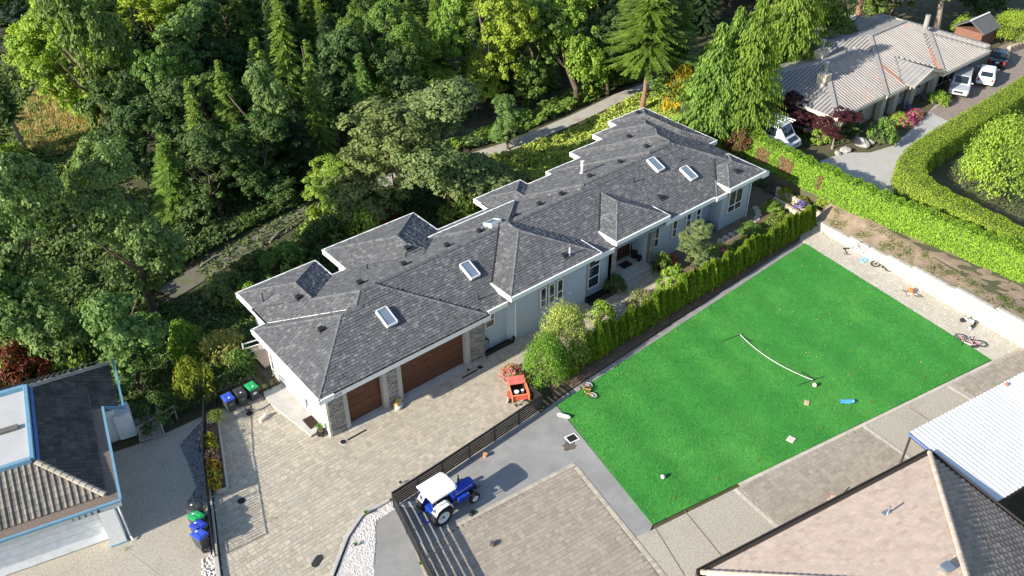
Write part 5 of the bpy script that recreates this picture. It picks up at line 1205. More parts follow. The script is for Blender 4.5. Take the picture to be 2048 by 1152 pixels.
for x, y, r in ((.35, 0, .17), (-.38, -.22, .12), (-.38, .22, .12)): b = MB(); b.cyl((x, y-.04, r), (x, y+.04, r), r, n=18); b.build('wheel', RUBBER, ts)
tp = empty('helmet', (38.2, -18.95, .03)); tag(tp, 'child helmet with pale blue shell by the red bicycle', 'helmet')
b = MB(); b.ball((0, 0, .07), .13, 14, 8, (1.2, 1, .75)); b.build('shell', mat('helmet_blue', (.45, .58, .70), rough=.4), tp, shade=True)
b = MB(); b.torus((0, 0, .05), .14, .014, 18, 5); b.build('trim', BLACK, tp)
bike('grey bicycle leaning on the picket fence behind the flower planter', (-6.25, 4.3, .18), (radians(8), 0, radians(65)), mat('bike_grey', (.30, .30, .31), rough=.4), 1.0)

# ------------------------------------------------------------------ play things on the lawn
BT = .03
NT = empty('badminton_net', (25.6, -12.3, BT)); tag(NT, 'low sagging white net tape with thin black frame lying on lawn', 'net')
pts = [(.22-.1*t-.42*(1-(2*t-1)**2), 2.9-5.85*t, .08-.04*(1-(2*t-1)**2)) for t in [i/16 for i in range(17)]]
b = MB()
for i in range(16): b.bar(pts[i], pts[i+1], .035, .02)
b.build('tape', WHITE, NT)
for yy, e in ((2.9, 1), (-2.95, -1)):
    b = MB(); b.bar((.22 if e > 0 else .12, yy, 0), (.22 if e > 0 else .12, yy, .12), .03); b.build('post', BLACK, NT)
    b = MB(); b.bar((-1.2 if e > 0 else -1.0, yy+.35, .02), (.25, yy, .03), .03); b.bar((.25, yy, .03), (1.1, yy-.25, .02), .03) if e < 0 else None; b.bar((.25, yy, .03), (.3, yy-1.0*e, .02), .03); b.build('leg', BLACK, NT)
b = MB()
for i in range(0, 16):
    p, q = Vector(pts[i]), Vector(pts[i+1]); 
    for f_ in (0, .5): m_ = p.lerp(q, f_); b.bar(m_, (m_.x, m_.y, .02), .004)
b.build('mesh_net', BLACK, NT)
def sball(label, x, y, r, m, z=BT, m2=None):
    root = empty('ball', (x, y, z)); tag(root, label, 'ball'); b = MB(); b.ball((0, 0, r), r, 18, 12); b.build('skin', m, root, shade=True)
    if m2: b = MB(); b.torus((0, 0, r), r*1.0, .008, 20, 5, 'X'); b.torus((0, 0, r), r*1.0, .008, 20, 5, 'Y'); b.build('seam', m2, root)
sball('grey and white football alone near the lower lawn edge', 12.52, -14.68, .14, mat('ball_grey', (.55, .56, .56), rough=.6, var=.35, scale=7), m2=BLACK)
sball('pale pink ball at the end of the white net tape', 25.35, -15.62, .14, mat('ball_pink', (.75, .58, .52), rough=.6), m2=mat('seam_pink', (.5, .3, .28)))
SB = empty('skateboard', (25.6, -17.75, BT), radians(-38)); tag(SB, 'light blue skateboard lying on the lawn', 'skateboard')
b = MB(); sec = [(-.46, .1, .0), (-.36, .12, -.05), (0, .13, -.055), (.36, .12, -.05), (.46, .1, .0)]
vs = [(x, s*w*(.6 if abs(x) > .4 else 1)*1.25, .16+z+t) for x, w, z in sec for s in (-1, 1) for t in (0, .025)]
b.add(vs, [q for i in range(4) for q in ((i*4+1, i*4+3, i*4+7, i*4+5), (i*4, i*4+4, i*4+6, i*4+2), (i*4, i*4+1, i*4+5, i*4+4), (i*4+2, i*4+6, i*4+7, i*4+3))]+[(0, 2, 3, 1), (16, 17, 19, 18)]); b.build('deck', mat('board_blue', (.10, .38, .78), rough=.4), SB)
for x in (-.28, .28):
    for s in (-.1, .1): b = MB(); b.cyl((x, s-.03, .045), (x, s+.03, .045), .045, n=12); b.build('wheel', BLACK, SB)
b = MB(); b.box((0, 0, .03), (.42, .28, .05)); b.box((.05, .05, .07), (.1, .12, .03)); tag(bevel(b.build('wooden_board', mat('ply_tan', (.55, .38, .24), rough=.8), loc=(23.74, -16.2, BT), rz=.5), .01, 1), 'tan wooden board lying on the lawn near the pink ball', 'board')
b = MB(); b.box((0, 0, .03), (.46, .42, .06)); tag(bevel(b.build('paving_slab', mat('slab_pale', (.55, .50, .45), rough=.9, bump=.3), loc=(20.45, -17.46, BT), rz=.2), .01, 1), 'pale square slab lying on the lawn by the lower edge', 'slab')
b = MB(); b.tube([(-.42, 0, .12), (-.3, 0, .12), (.3, 0, .12), (.42, 0, .12)], [.05, .12, .12, .05], 14); tag(b.build('white_cushion', mat('cloth_white', (.78, .76, .73), rough=.9, bump=.3), loc=(11.55, -7.55, .01), rz=radians(-60), shade=True), 'white rolled cushion at the corner of the lawn', 'cushion')
lf = MB()
for q in ((1605, 532), (1660, 628), (1618, 705), (1612, 706), (1700, 702), (1633, 714), (1894, 752), (1842, 724), (1698, 750), (1640, 530), (1352, 662), (1560, 620), (1634, 640)):
    p = site(*q, .05); a = random.random()*6; lf.add([(p.x+cos(a+k*2.1)*.07, p.y+sin(a+k*2.1)*.07, .065+.01*k) for k in range(3)], [(0, 1, 2)])
o = lf.build('fallen_leaves', mat('leaf_yellow', (.55, .38, .06), rough=.8)); tag(o, 'few yellow fallen leaves scattered over the lawn', 'leaves', kind='stuff')

# ------------------------------------------------------------------ small things on the paving
def disc(name, label, cat, x, y, r, m, z=.02, ring=None):
    root = empty(name, (x, y, z)); tag(root, label, cat); b = MB(); b.cyl((0, 0, -.03), (0, 0, .006), r, n=24); b.build('cover', m, root)
    if ring: b = MB(); b.torus((0, 0, .0), r*1.06, .03, 28, 6); b.build('rim', ring, root)
    return root
IRON = mat('cast_iron', (.02, .018, .017), rough=.6, var=.4, scale=20, bump=.5)
disc('drain_cover', 'round black drain cover with pale rim before the garage pier', 'drain cover', .3, -.78, .2, IRON, ring=CONC); disc('drain_cover', 'round black drain cover by the black window well', 'drain cover', 10.47, -.72, .2, IRON, ring=CONC); disc('manhole', 'round black manhole in the picket fence shade', 'manhole', -6.28, -1.02, .21, IRON)
for x0, x1, l in ((.55, 1.85, 'black channel drain beside the garage pier cover'), (8.95, 10.25, 'black channel drain beside the wide garage door')):
    root = empty('channel_drain', ((x0+x1)/2, -.8, .014)); tag(root, l, 'drain')
    b = MB(); b.box((0, 0, 0), (x1-x0, .13, .012)); b.build('channel', IRON, root)
    for k in range(12): b = MB(); b.box(((k-5.5)*(x1-x0)/12, 0, .009), (.05, .11, .008)); b.build('bar', BLACK, root)
root = empty('storm_grate', (-5.05, -7.15, .012), radians(28)); tag(root, 'black oval storm grate in the beige paving', 'grate')
b = MB(); b.prism([(cos(t*pi/8)*.22+(.18 if cos(t*pi/8) > 0 else -.18), sin(t*pi/8)*.22) for t in range(16)], 0, .012); b.build('plate', IRON, root)
for k in range(7): b = MB(); b.box((-.3+k*.1, 0, .018), (.03, .34, .012)); b.build('bar', GREYPL, root)
root = empty('catch_basin', (10.75, -9.15, .004), radians(-8)); tag(root, 'square black grate with white frame in the asphalt', 'grate')
b = MB()
for c_, d_ in (((0, -.27, 0), (.7, .06, .04)), ((0, .27, 0), (.7, .06, .04)), ((-.32, 0, 0), (.06, .48, .04)), ((.32, 0, 0), (.06, .48, .04))): b.box(c_, d_)
b.build('frame', WHITE, root); b = MB(); b.box((0, 0, -.002), (.58, .48, .02)); b.build('plate', IRON, root)
for k in range(8): b = MB(); b.box((-.26+k*.075, 0, .012), (.03, .47, .012)); b.build('bar', IRON, root)
b = MB(); st_p = [(cos(t*.33)*random.uniform(.25, .5)*1.1, sin(t*.33)*random.uniform(.3, .5)) for t in range(19)]; b.add([(x, y, 0) for x, y in st_p], [tuple(range(19))]); o = b.build('oil_stain', mat('stain_brown', (.085, .06, .045), c2=(.15, .13, .115), scale=4, rough=.95), loc=(10.25, -9.5, .004)); tag(o, 'brown stain on the asphalt beside the white framed grate', 'stain', kind='structure')
def planter_pot(label, x, y, z=0, r=.2, h=.35, m=BLACK, sq=True):
    root = empty('plant_pot', (x, y, z), random.random()); tag(root, label, 'plant pot'); b = MB()
    if sq: b.add([(sx*r*.8, sy*r*.8, 0) for sx, sy in ((-1, -1), (1, -1), (1, 1), (-1, 1))]+[(sx*r, sy*r, h) for sx, sy in ((-1, -1), (1, -1), (1, 1), (-1, 1))], [(0, 1, 5, 4), (1, 2, 6, 5), (2, 3, 7, 6), (3, 0, 4, 7), (3, 2, 1, 0)])
    else: b.lathe([(r*.75, 0), (r, h), (r*1.05, h)], 18)
    b.build('pot', m, root); b = MB(); b.cyl((0, 0, h-.05), (0, 0, h-.03), r*.85, n=12); b.build('soil', MULCH, root); return root
planter_pot('black square pot of spiky leaves at the garage corner', -.42, .55, .0, .2, .42)
b = MB(); b.box((0, 0, .02), (.62, 1.0, .03)); tag(bevel(b.build('doormat', mat('mat_dark', (.035, .02, .016), rough=1, bump=.8, bscale=60), loc=(-.42, 1.75, .145), rz=.0), .01, 1), 'dark mat on the concrete walk beside the garage wall', 'doormat')
b = MB(); b.box((0, 0, .015), (.95, .7, .03)); tag(bevel(b.build('doormat', mat('mat_dark', (.035, .02, .016)), loc=(25.45, 1.0, .45), rz=.0), .01, 1), 'dark doormat on the porch before the front door', 'doormat')
planter_pot('large dark pot standing on the porch beside the door', 27.0-.35, 1.3, .45, .26, .5, BLACK, False); planter_pot('lower dark pot at the porch pier foot', 26.6, .75, .45, .2, .4, BLACK, False); planter_pot('black square pot by the porch steps', 27.2, -.5, 0, .3, .5)
planter_pot('small clay pot on the asphalt by the slat fence', 5.95, -7.0, 0, .14, .22, mat('terracotta', (.55, .26, .15), rough=.9), False)
# firewood-like yellow block on a bag by the wide garage door
root = empty('rubble_bag', (4.42, -.42, .012), radians(35)); tag(root, 'grey sack slumped against the stone pier by the garage doors', 'sack'); b = MB(); b.ball((0, 0, .12), .3, 14, 8, (1.3, .9, .55)); b.build('sack_cloth', mat('sack_grey', (.50, .49, .46), rough=.95, bump=.6, bscale=12), root, shade=True)
root = empty('foam_block', (4.42, -.30, .26), radians(32)); tag(root, 'yellow foam block lying on the grey sack', 'foam block'); b = MB(); b.box((0, 0, .07), (.62, .3, .14)); b.box((-.05, .02, .17), (.42, .16, .07)); bevel(b.build('foam', mat('foam_yellow', (.70, .42, .13), rough=.9, var=.2, bump=.4), root), .03, 2)
# coiled hose and its hanger
root = empty('hose_reel', (11.6, .22, .95)); tag(root, 'black garden hose coiled on the wall beside the wide garage', 'garden hose')
b = MB()
for k in range(5): b.torus((0, -.03-.012*k, -.05), .34-.018*k, .02, 26, 6, rot=Matrix.Rotation(pi/2, 3, 'X'))
b.build('coil', RUBBER, root); b = MB(); b.box((0, 0, .3), (.14, .14, .1)); b.build('hanger', GREYPL, root); b = MB(); b.tube([(.3, -.05, -.2), (.35, -.1, -.7), (-.1, -.35, -.92), (-.3, -.6, -.93)], .018, 6); b.build('tail', RUBBER, root)
root = empty('garden_ornament', (-2.85, 4.95, 0)); tag(root, 'black iron ring ornament on stand casting a long shade', 'garden ornament')
b = MB(); b.cyl((0, 0, 0), (0, 0, .04), .2, n=16); b.cyl((0, 0, .03), (0, 0, .35), .05, n=8); b.build('stand', BLACK, root); b = MB(); b.torus((0, 0, .5), .2, .045, 20, 6, rot=Matrix.Rotation(.9, 3, 'X')); b.build('ring', BLACK, root)
b = MB(); b.box((0, 0, .12), (.6, .22, .22)); b.box((.2, 0, .25), (.16, .16, .06)); tag(bevel(b.build('tool_box', mat('box_beige', (.60, .55, .46), rough=.7), loc=(-2.42, 3.95, .012), rz=.35), .02, 2), 'beige box on the paving in front of the garbage bins', 'box')
def lump(name, label, cat, x, y, m, sc=(.2, .12, .14), rz=0):
    b = MB(); b.ball((0, 0, sc[2]*.8), 1, 10, 6, sc); return tag(b.build(name, m, loc=(x, y, .01), rz=rz), label, cat)
root = empty('floodlight', (2.42, -12.1, .01), .4); tag(root, 'small black ground lamp on the brown court', 'lamp'); b = MB(); b.box((0, 0, .1), (.22, .22, .2), rz=.3); b.build('housing', mat('lamp_body', (.09, .08, .07), rough=.6), root); b = MB(); b.box((0, -.12, .12), (.16, .03, .12)); b.build('glass', GLZ, root)
root = empty('wheel_chock', (2.85, -9.8, .004), .5); tag(root, 'black rubber wedge on the asphalt behind the tractor wheel', 'wheel chock'); b = MB(); b.extr([(-.2, -.1, 0), (.2, -.1, 0), (.2, -.1, .06), (-.14, -.1, .2)], (0, .2, 0)); bevel(b.build('wedge', RUBBER, root), .02, 2)
for q, l in (((937, 743), 'small black path light on the paving by the slat fence middle'), ((801, 968), 'small black path light at the slat fence corner'), ((1032, 814), 'small black path light under the red trailer')):
    root = empty('path_light', (*s2(*q), .01)); tag(root, l, 'path light'); b = MB(); b.cyl((0, 0, 0), (0, 0, .16), .025, n=8); b.build('stem', BLACK, root); b = MB(); b.lathe([(.09, .15), (.07, .2), (.02, .24)], 12); b.build('cap', BLACK, root)
root = empty('planter_box', (-6.0, 2.85, 0), atan2(6.6-.1, 2.3)); tag(root, 'long raised concrete planter of flowers along the picket fence', 'planter')
for c_, d_ in (((0, -.42, .15), (5.6, .1, .36)), ((-2.8, -.1, .15), (.1, .56, .36)), ((2.8, -.1, .15), (.1, .56, .36))): b = MB(); b.box(c_, d_); bevel(b.build('planter_wall', CONC, root), .015, 1)
b = MB(); b.box((0, -.1, .1), (5.5, .56, .3)); b.build('soil', MULCH, root)
AC = empty('heat_pump', (34.1, .45, .0)); tag(AC, 'grey round air conditioner condenser by the far house wall', 'air conditioner')
b = MB(); b.cyl((0, 0, .05), (0, 0, .8), .45, n=24); b.build('casing', mat('ac_grey', (.15, .155, .16), rough=.6), AC); b = MB(); b.torus((0, 0, .8), .44, .05, 28, 6); b.build('top_ring', mat('ac_rim', (.30, .31, .32), rough=.5), AC)
b = MB()
for k in range(10): a = k*pi/5; b.bar((0, 0, .82), (cos(a)*.42, sin(a)*.42, .82), .012)
for r in (.15, .28, .38): b.torus((0, 0, .82), r, .008, 24, 4)
b.build('fan_guard', BLACK, AC)
PADM = mat('step_stone', (.46, .42, .36), rough=.95, var=.12, scale=4, bump=.4)
wheres = ['deepest in the shade by the far corner', 'half shaded near the far corner', 'third from the far corner', 'under the big end window', 'before the end wall', 'between end window and small shrubs', 'nearest the low grey shrub', 'beside the air conditioner strip', 'among the green cover', 'nearly hidden by leaves', 'last before the porch shrubs']
for (x, y), w in zip([(39.92, .3), (39.64, -.14), (39.25, -.51), (38.7, -.78), (38.06, -.9), (37.36, -.95), (36.64, -1.01), (35.96, -1.01), (35.27, -1.01), (34.59, -1.01), (33.94, -1.03)], wheres):
    b = MB(); pr = [(cos(t*pi/7)*.3*random.uniform(.92, 1.06), sin(t*pi/7)*.27*random.uniform(.92, 1.06)) for t in range(14)]; b.prism(pr, -.02, .05); o = bevel(b.build('stepping_stone', PADM, loc=(x, y, .01), rz=random.random()), .015, 1); tag(o, 'round stepping stone '+w, 'stepping stone', 'stepping stones along the side yard')
for q, s, l in (((1722, 290), .9, 'large grey boulder beside the concrete drive entry'), ((1690, 303), .6, 'flat grey rock under the red leaved tree trunk'), ((1675, 308), .4, 'small grey rock at the drive edge under red leaves'), ((1740, 288), .5, 'grey rock between boulder and green shrub')):
    p = site(*q, 1.44); b = MB(); b.ball((0, 0, s*.25), s, 9, 6, (1, .7, .45))
    for i in range(len(b.v)): b.v[i] = tuple(c_*(1+random.uniform(-.14, .14)) for c_ in b.v[i])
    tag(b.build('boulder', mat('rock_grey', (.36, .34, .31), rough=.95, var=.2, bump=.6, bscale=9), loc=p, rz=random.random()*3), l, 'boulder')
# ------------------------------------------------------------------ vegetation
def proj(p):
    d = Vector(p)-CAM; z = d.dot(FW); return 1024+FPX*d.dot(RT)/z, 576+FPX*d.dot(DN)/z, z
def rv3(): 
    z = random.uniform(-1, 1); a = random.random()*6.2832; r = sqrt(1-z*z); return Vector((r*cos(a), r*sin(a), z))
def leaf(b, c, n, s, asp=.55, along=None, r=None):
    """one folded leaf-sized face"""
    t = along if along is not None else n.cross(rv3())
    if t.length < 1e-4: t = Vector((1, 0, 0))
    t = t.normalized(); w = n.cross(t)
    if w.length < 1e-4: w = Vector((0, 1, 0))
    w = w.normalized(); k = len(b.v); h = n*(s*.12)
    b.v += [tuple(c-t*s*.5), tuple(c+w*s*asp*.5+h), tuple(c+t*s*.5), tuple(c-w*s*asp*.5+h)]
    b.f += [[k, k+1, k+2, k+3]]; b.m.append(0); b.r.append(random.random() if r is None else r)
def puff(b, c, R, n, s, asp=.55, up=.5, tone=None):
    for i in range(n):
        d = rv3()
        if d.z < -.35: d.z = -d.z
        p = c+Vector((d.x, d.y, d.z*.8))*R*random.uniform(.55, 1.0)
        nn = (d+Vector((0, 0, up))+rv3()*.55).normalized()
        leaf(b, p, nn, s*random.uniform(.7, 1.3), asp, r=None if tone is None else min(1, max(0, tone+random.uniform(-.3, .3))))
def trunk_mesh(h, r, limbs=5, lean=.06, top=.92):
    b = MB(); pts = []; x = y = 0
    for i in range(7):
        t = i/6; pts.append((x, y, h*top*t)); x += random.uniform(-lean, lean)*h*.12; y += random.uniform(-lean, lean)*h*.12
    b.tube(pts, [r*(1-.8*i/6)*(1.35 if i == 0 else 1) for i in range(7)], 8)
    for k in range(limbs):
        t = random.uniform(.35, .8); i = int(t*6); p = Vector(pts[i]); a = random.random()*6.28; L_ = h*random.uniform(.18, .32)
        q = p+Vector((cos(a)*L_*.5, sin(a)*L_*.5, L_*.4)); e = p+Vector((cos(a)*L_, sin(a)*L_, L_*1.0)); b.tube([p, q, e], [r*.4, r*.26, r*.08], 6)
    return b
R0, H0 = 3.6, 11.0
def broad_mesh(seed, np_=260, nl=46, s=.3):
    """crown about 3.6 m in radius and 11 m tall: lobes make the outline uneven, small leaf sprays sit on the lobes"""
    random.seed(seed); b = MB(); lobes = []
    for i in range(20):
        a = i*2.4+random.random(); z = .08+.84*((i*.618+random.random()*.1) % 1); rr = .66*sqrt(max(.04, 1-((z-.42)/.62)**2))*random.uniform(.65, 1.15)
        lobes.append((Vector((cos(a)*rr*R0, sin(a)*rr*R0, z*H0)), random.uniform(1.0, 1.75)))
    lobes.append((Vector((0, 0, .86*H0)), 1.3)); lobes.append((Vector((0, 0, .5*H0)), 1.9)); lobes.append((Vector((0, 0, .25*H0)), 1.8))
    for i in range(np_):
        c, R = lobes[i % len(lobes)] if i < len(lobes)*6 else random.choice(lobes); d = rv3()
        if d.z < 0 and random.random() < .7: d.z = -d.z
        p = c+Vector((d.x*R, d.y*R, d.z*R*.95)); p.z = max(.2, p.z); tone = random.uniform(.25, .75); rp = random.uniform(.35, .65)
        for k in range(nl):
            e = rv3()
            if e.z < -.3: e.z = -e.z
            q = p+Vector((e.x*rp, e.y*rp, e.z*rp*.95))*random.uniform(.5, 1.05)
            leaf(b, q, (Vector((e.x, e.y, e.z+.2))+d*.6+rv3()*.7).normalized(), s*random.uniform(.6, 1.3), .62, r=min(1, max(0, tone+random.uniform(-.3, .3))))
    return b
def conifer_mesh(seed, h=18., R=3.2, droop=.35, spray=.55, whorl=.42, weep=False, base=.06, nb=7):
    random.seed(seed); b = MB(); z = h*base
    while z < h*.985:
        t = z/h; L0 = R*(1-t)**.85*(1 if t > .12 else .75+2*t)+.12
        for k in range(nb if t < .8 else 5):
            a = random.random()*6.283; L_ = L0*random.uniform(.6, 1.12); n_ = max(2, int(L_/.21)); tone = random.uniform(.2, .8)
            dz0 = random.uniform(-.1, .25)
            for i in range(n_):
                f = (i+.6)/n_
                p = Vector((cos(a)*L_*f, sin(a)*L_*f, z+dz0-droop*L_*f*f*1.0+(.12*L_*f**4)))
                side = Vector((-sin(a), cos(a), 0)); out = Vector((cos(a), sin(a), -.25))
                for s_ in (-1, 1):
                    if weep:
                        c = p+side*s_*random.uniform(.02, .22)+Vector((0, 0, -spray*.45)); al = Vector((cos(a)*.25+s_*side.x*.1, sin(a)*.25+s_*side.y*.1, -1)).normalized()
                        nn = (Vector((cos(a), sin(a), .35))+rv3()*.45).normalized(); nn = (nn-al*nn.dot(al)).normalized()
                        leaf(b, c, nn, spray*random.uniform(.7, 1.4), .34, al, r=min(1, max(0, tone+random.uniform(-.25, .25))))
                    else:
                        al = (out+side*s_*.9+Vector((0, 0, -.25))).normalized(); c = p+al*spray*.32
                        nn = (Vector((cos(a)*.35, sin(a)*.35, 1))+rv3()*.5).normalized(); nn = (nn-al*nn.dot(al)).normalized()
                        leaf(b, c, nn, spray*random.uniform(.7, 1.25)*(1.15-.45*f), .42, al, r=min(1, max(0, tone+random.uniform(-.25, .25))))
        z += whorl*(1-.45*t)
    return b
def shrub_mesh(seed, n=26, nl=46, s=.1, flat=.75):
    """unit shrub: radius 1, height about 1.3*flat"""
    random.seed(seed); b = MB()
    for i in range(n):
        d = rv3(); d.z = abs(d.z); p = Vector((d.x*.72, d.y*.72, .2+d.z*flat*.75)); puff(b, p, random.uniform(.2, .36), nl, s, .6, .6, random.uniform(.2, .8))
    return b
def column_mesh(seed, h=1.9, r=.4, n=1500):
    random.seed(seed); b = MB()
    for i in range(n):
        t = random.random()**.8; z = .04+t*h*.97; rr = r*(min(1, .55+t*2.2) if t < .25 else (1-((t-.25)/.80)**1.7)**.85 if t < 1 else .1)*random.uniform(.72, 1.06)
        a = random.random()*6.283; rr *= 1+.16*sin(a*5+z*3)
        d = Vector((cos(a), sin(a), .25+.7*t)); al = (Vector((cos(a)*.35, sin(a)*.35, 1))+rv3()*.3).normalized(); nn = (d+rv3()*.4).normalized(); nn = (nn-al*nn.dot(al)).normalized()
        leaf(b, Vector((cos(a)*rr, sin(a)*rr, z)), nn, random.uniform(.13, .25), .42, al)
    return b
def core_mesh(h, r):  # twiggy middle so that a dense shrub is not see-through
    b = MB(); b.lathe([(r*.5, .02), (r*.62, h*.25), (r*.6, h*.5), (r*.4, h*.8), (.02, h*.95)], 10); return b
st0 = random.getstate()
BROAD = [broad_mesh(11+i, 290, 50, .32+.03*(i % 3)).mesh('crown', LEAF) for i in range(5)]
ALDER = [broad_mesh(25+i, 440, 52, .27).mesh('crown', LEAF) for i in range(3)]
CON = [conifer_mesh(31, 18, 3.2, .30, spray=.5, nb=11).mesh('crown', LEAF), conifer_mesh(32, 18, 2.9, .42, spray=.52, nb=11).mesh('crown', LEAF), conifer_mesh(33, 18, 3.4, .38, spray=.55, nb=10).mesh('crown', LEAF)]
HIGHCON = [conifer_mesh(36, 18, 3.6, .3, base=.42, spray=.5, nb=11).mesh('crown', LEAF)]
WEEP = [conifer_mesh(41, 16, 4.2, .40, spray=.44, whorl=.32, weep=True, base=.04, nb=15).mesh('crown', LEAF), conifer_mesh(42, 16, 4.0, .45, spray=.46, whorl=.32, weep=True, base=.04, nb=15).mesh('crown', LEAF)]
SHRUB = [shrub_mesh(51+i, 28, 46, .13).mesh('foliage', LEAF) for i in range(4)]
FINE = [shrub_mesh(61+i, 34, 60, .085).mesh('foliage', LEAF) for i in range(2)]
DENSE = [shrub_mesh(65+i, 100, 100, .048, .8).mesh('foliage', LEAF) for i in range(2)]
COLM = [column_mesh(71+i, 2.25, .37, 2000).mesh('foliage', LEAF) for i in range(4)]
TRK = {}
for i in range(3):
    random.seed(80+i); TRK[('b', i)] = trunk_mesh(1.0, .028, 7, .9, .8).mesh('trunk', BARK)
    random.seed(90+i); TRK[('c', i)] = trunk_mesh(1.0, .018, 0, .1, .95).mesh('trunk', BARK)
random.setstate(st0); random.seed(5)
def mo(name, me, parent, colr=None, scale=(1, 1, 1), loc=(0, 0, 0), rz=None):
    o = bpy.data.objects.new(name, me); col.objects.link(o); o.parent = parent; o.scale = scale; o.location = loc
    o.rotation_euler = (0, 0, random.random()*6.28 if rz is None else rz)
    if colr: o.color = (*colr, 1)
    return o
def jit(c, a=.12):
    v = random.uniform(1-a, 1+a); return (c[0]*v*random.uniform(.92, 1.08), c[1]*v, c[2]*v*random.uniform(.9, 1.1))
ZG = {}
def base_at(xb, yb, zoff=0):
    z = -1.0
    for _ in range(12):
        p = site(xb, yb, z); z = (ground_z(p.x, p.y) if not inside((p.x, p.y), PLAT) else 1.4)+zoff
    return site(xb, yb, z)
def tree(kind, colr, xb, yb, ytop, wpx, label, group=None, cat='tree', bark=None, name=None, bottom=None, sq=1.0):
    """xb, yb: where the trunk meets the ground on the photo's sight line; ytop, wpx: height and width it spans there"""
    p = base_at(xb, yb); h = 1.0
    while h < 45 and proj(p+Vector((0, 0, h)))[1] > ytop: h += .2
    dep = proj(p+Vector((0, 0, h*.6)))[2]; R = wpx/2*dep/FPX
    nm = name or {'b': 'broadleaf_tree', 'c': 'conifer_tree', 'w': 'weeping_cypress', 'h': 'tall_pine', 's': 'shrub', 'f': 'shrub', 'd': 'shrub'}[kind]
    root = empty(nm, p-Vector((0, 0, .1))); tag(root, label, cat, group)
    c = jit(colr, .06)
    if kind == 'b':
        bot = .05 if bottom is None else bottom
        mo('crown', random.choice(ALDER if ('alder' in label or colr == LIME or 'garden' in label) else BROAD), root, c, (R*1.02/R0, R*1.02*sq/R0, h*(1.0-bot)*.98/H0), (0, 0, h*bot)); t = mo('trunk', TRK[('b', random.randrange(3))], root, None, (h*.75, h*.75, h*.95))
    elif kind == 'c': mo('crown', random.choice(CON), root, c, (R/3.1, R/3.1, h/18)); t = mo('trunk', TRK[('c', random.randrange(3))], root, None, (h, h, h))
    elif kind == 'h': mo('crown', HIGHCON[0], root, c, (R/3.3, R/3.3, h/18)); t = mo('trunk', TRK[('c', random.randrange(3))], root, None, (h*1.5, h*1.5, h))
    elif kind == 'w': mo('crown', random.choice(WEEP), root, c, (R/4.1, R/4.1, h/16)); t = mo('trunk', TRK[('c', random.randrange(3))], root, None, (h, h, h))
    else:
        mo('foliage', random.choice({'s': SHRUB, 'f': FINE, 'd': DENSE}[kind]), root, c, (R, R, h/.98)); t = None
        q = MB(); 
        for k in range(5): a = k*1.257; q.tube([(0, 0, 0), (cos(a)*R*.25, sin(a)*R*.25, h*.35), (cos(a)*R*.5, sin(a)*R*.5, h*.7)], [.03, .02, .01], 5)
        q.build('stem', BARK, root)
    if t is not None and bark is not None: t.active_material_index = 0; t.data = t.data.copy(); t.data.materials[0] = bark
    return root
LIME, BRT, MID, OLV, DRK, DPC, LCON, GRY = (.27, .37, .045), (.20, .31, .045), (.135, .22, .045), (.17, .22, .075), (.075, .13, .036), (.034, .065, .024), (.15, .225, .04), (.155, .245, .07)
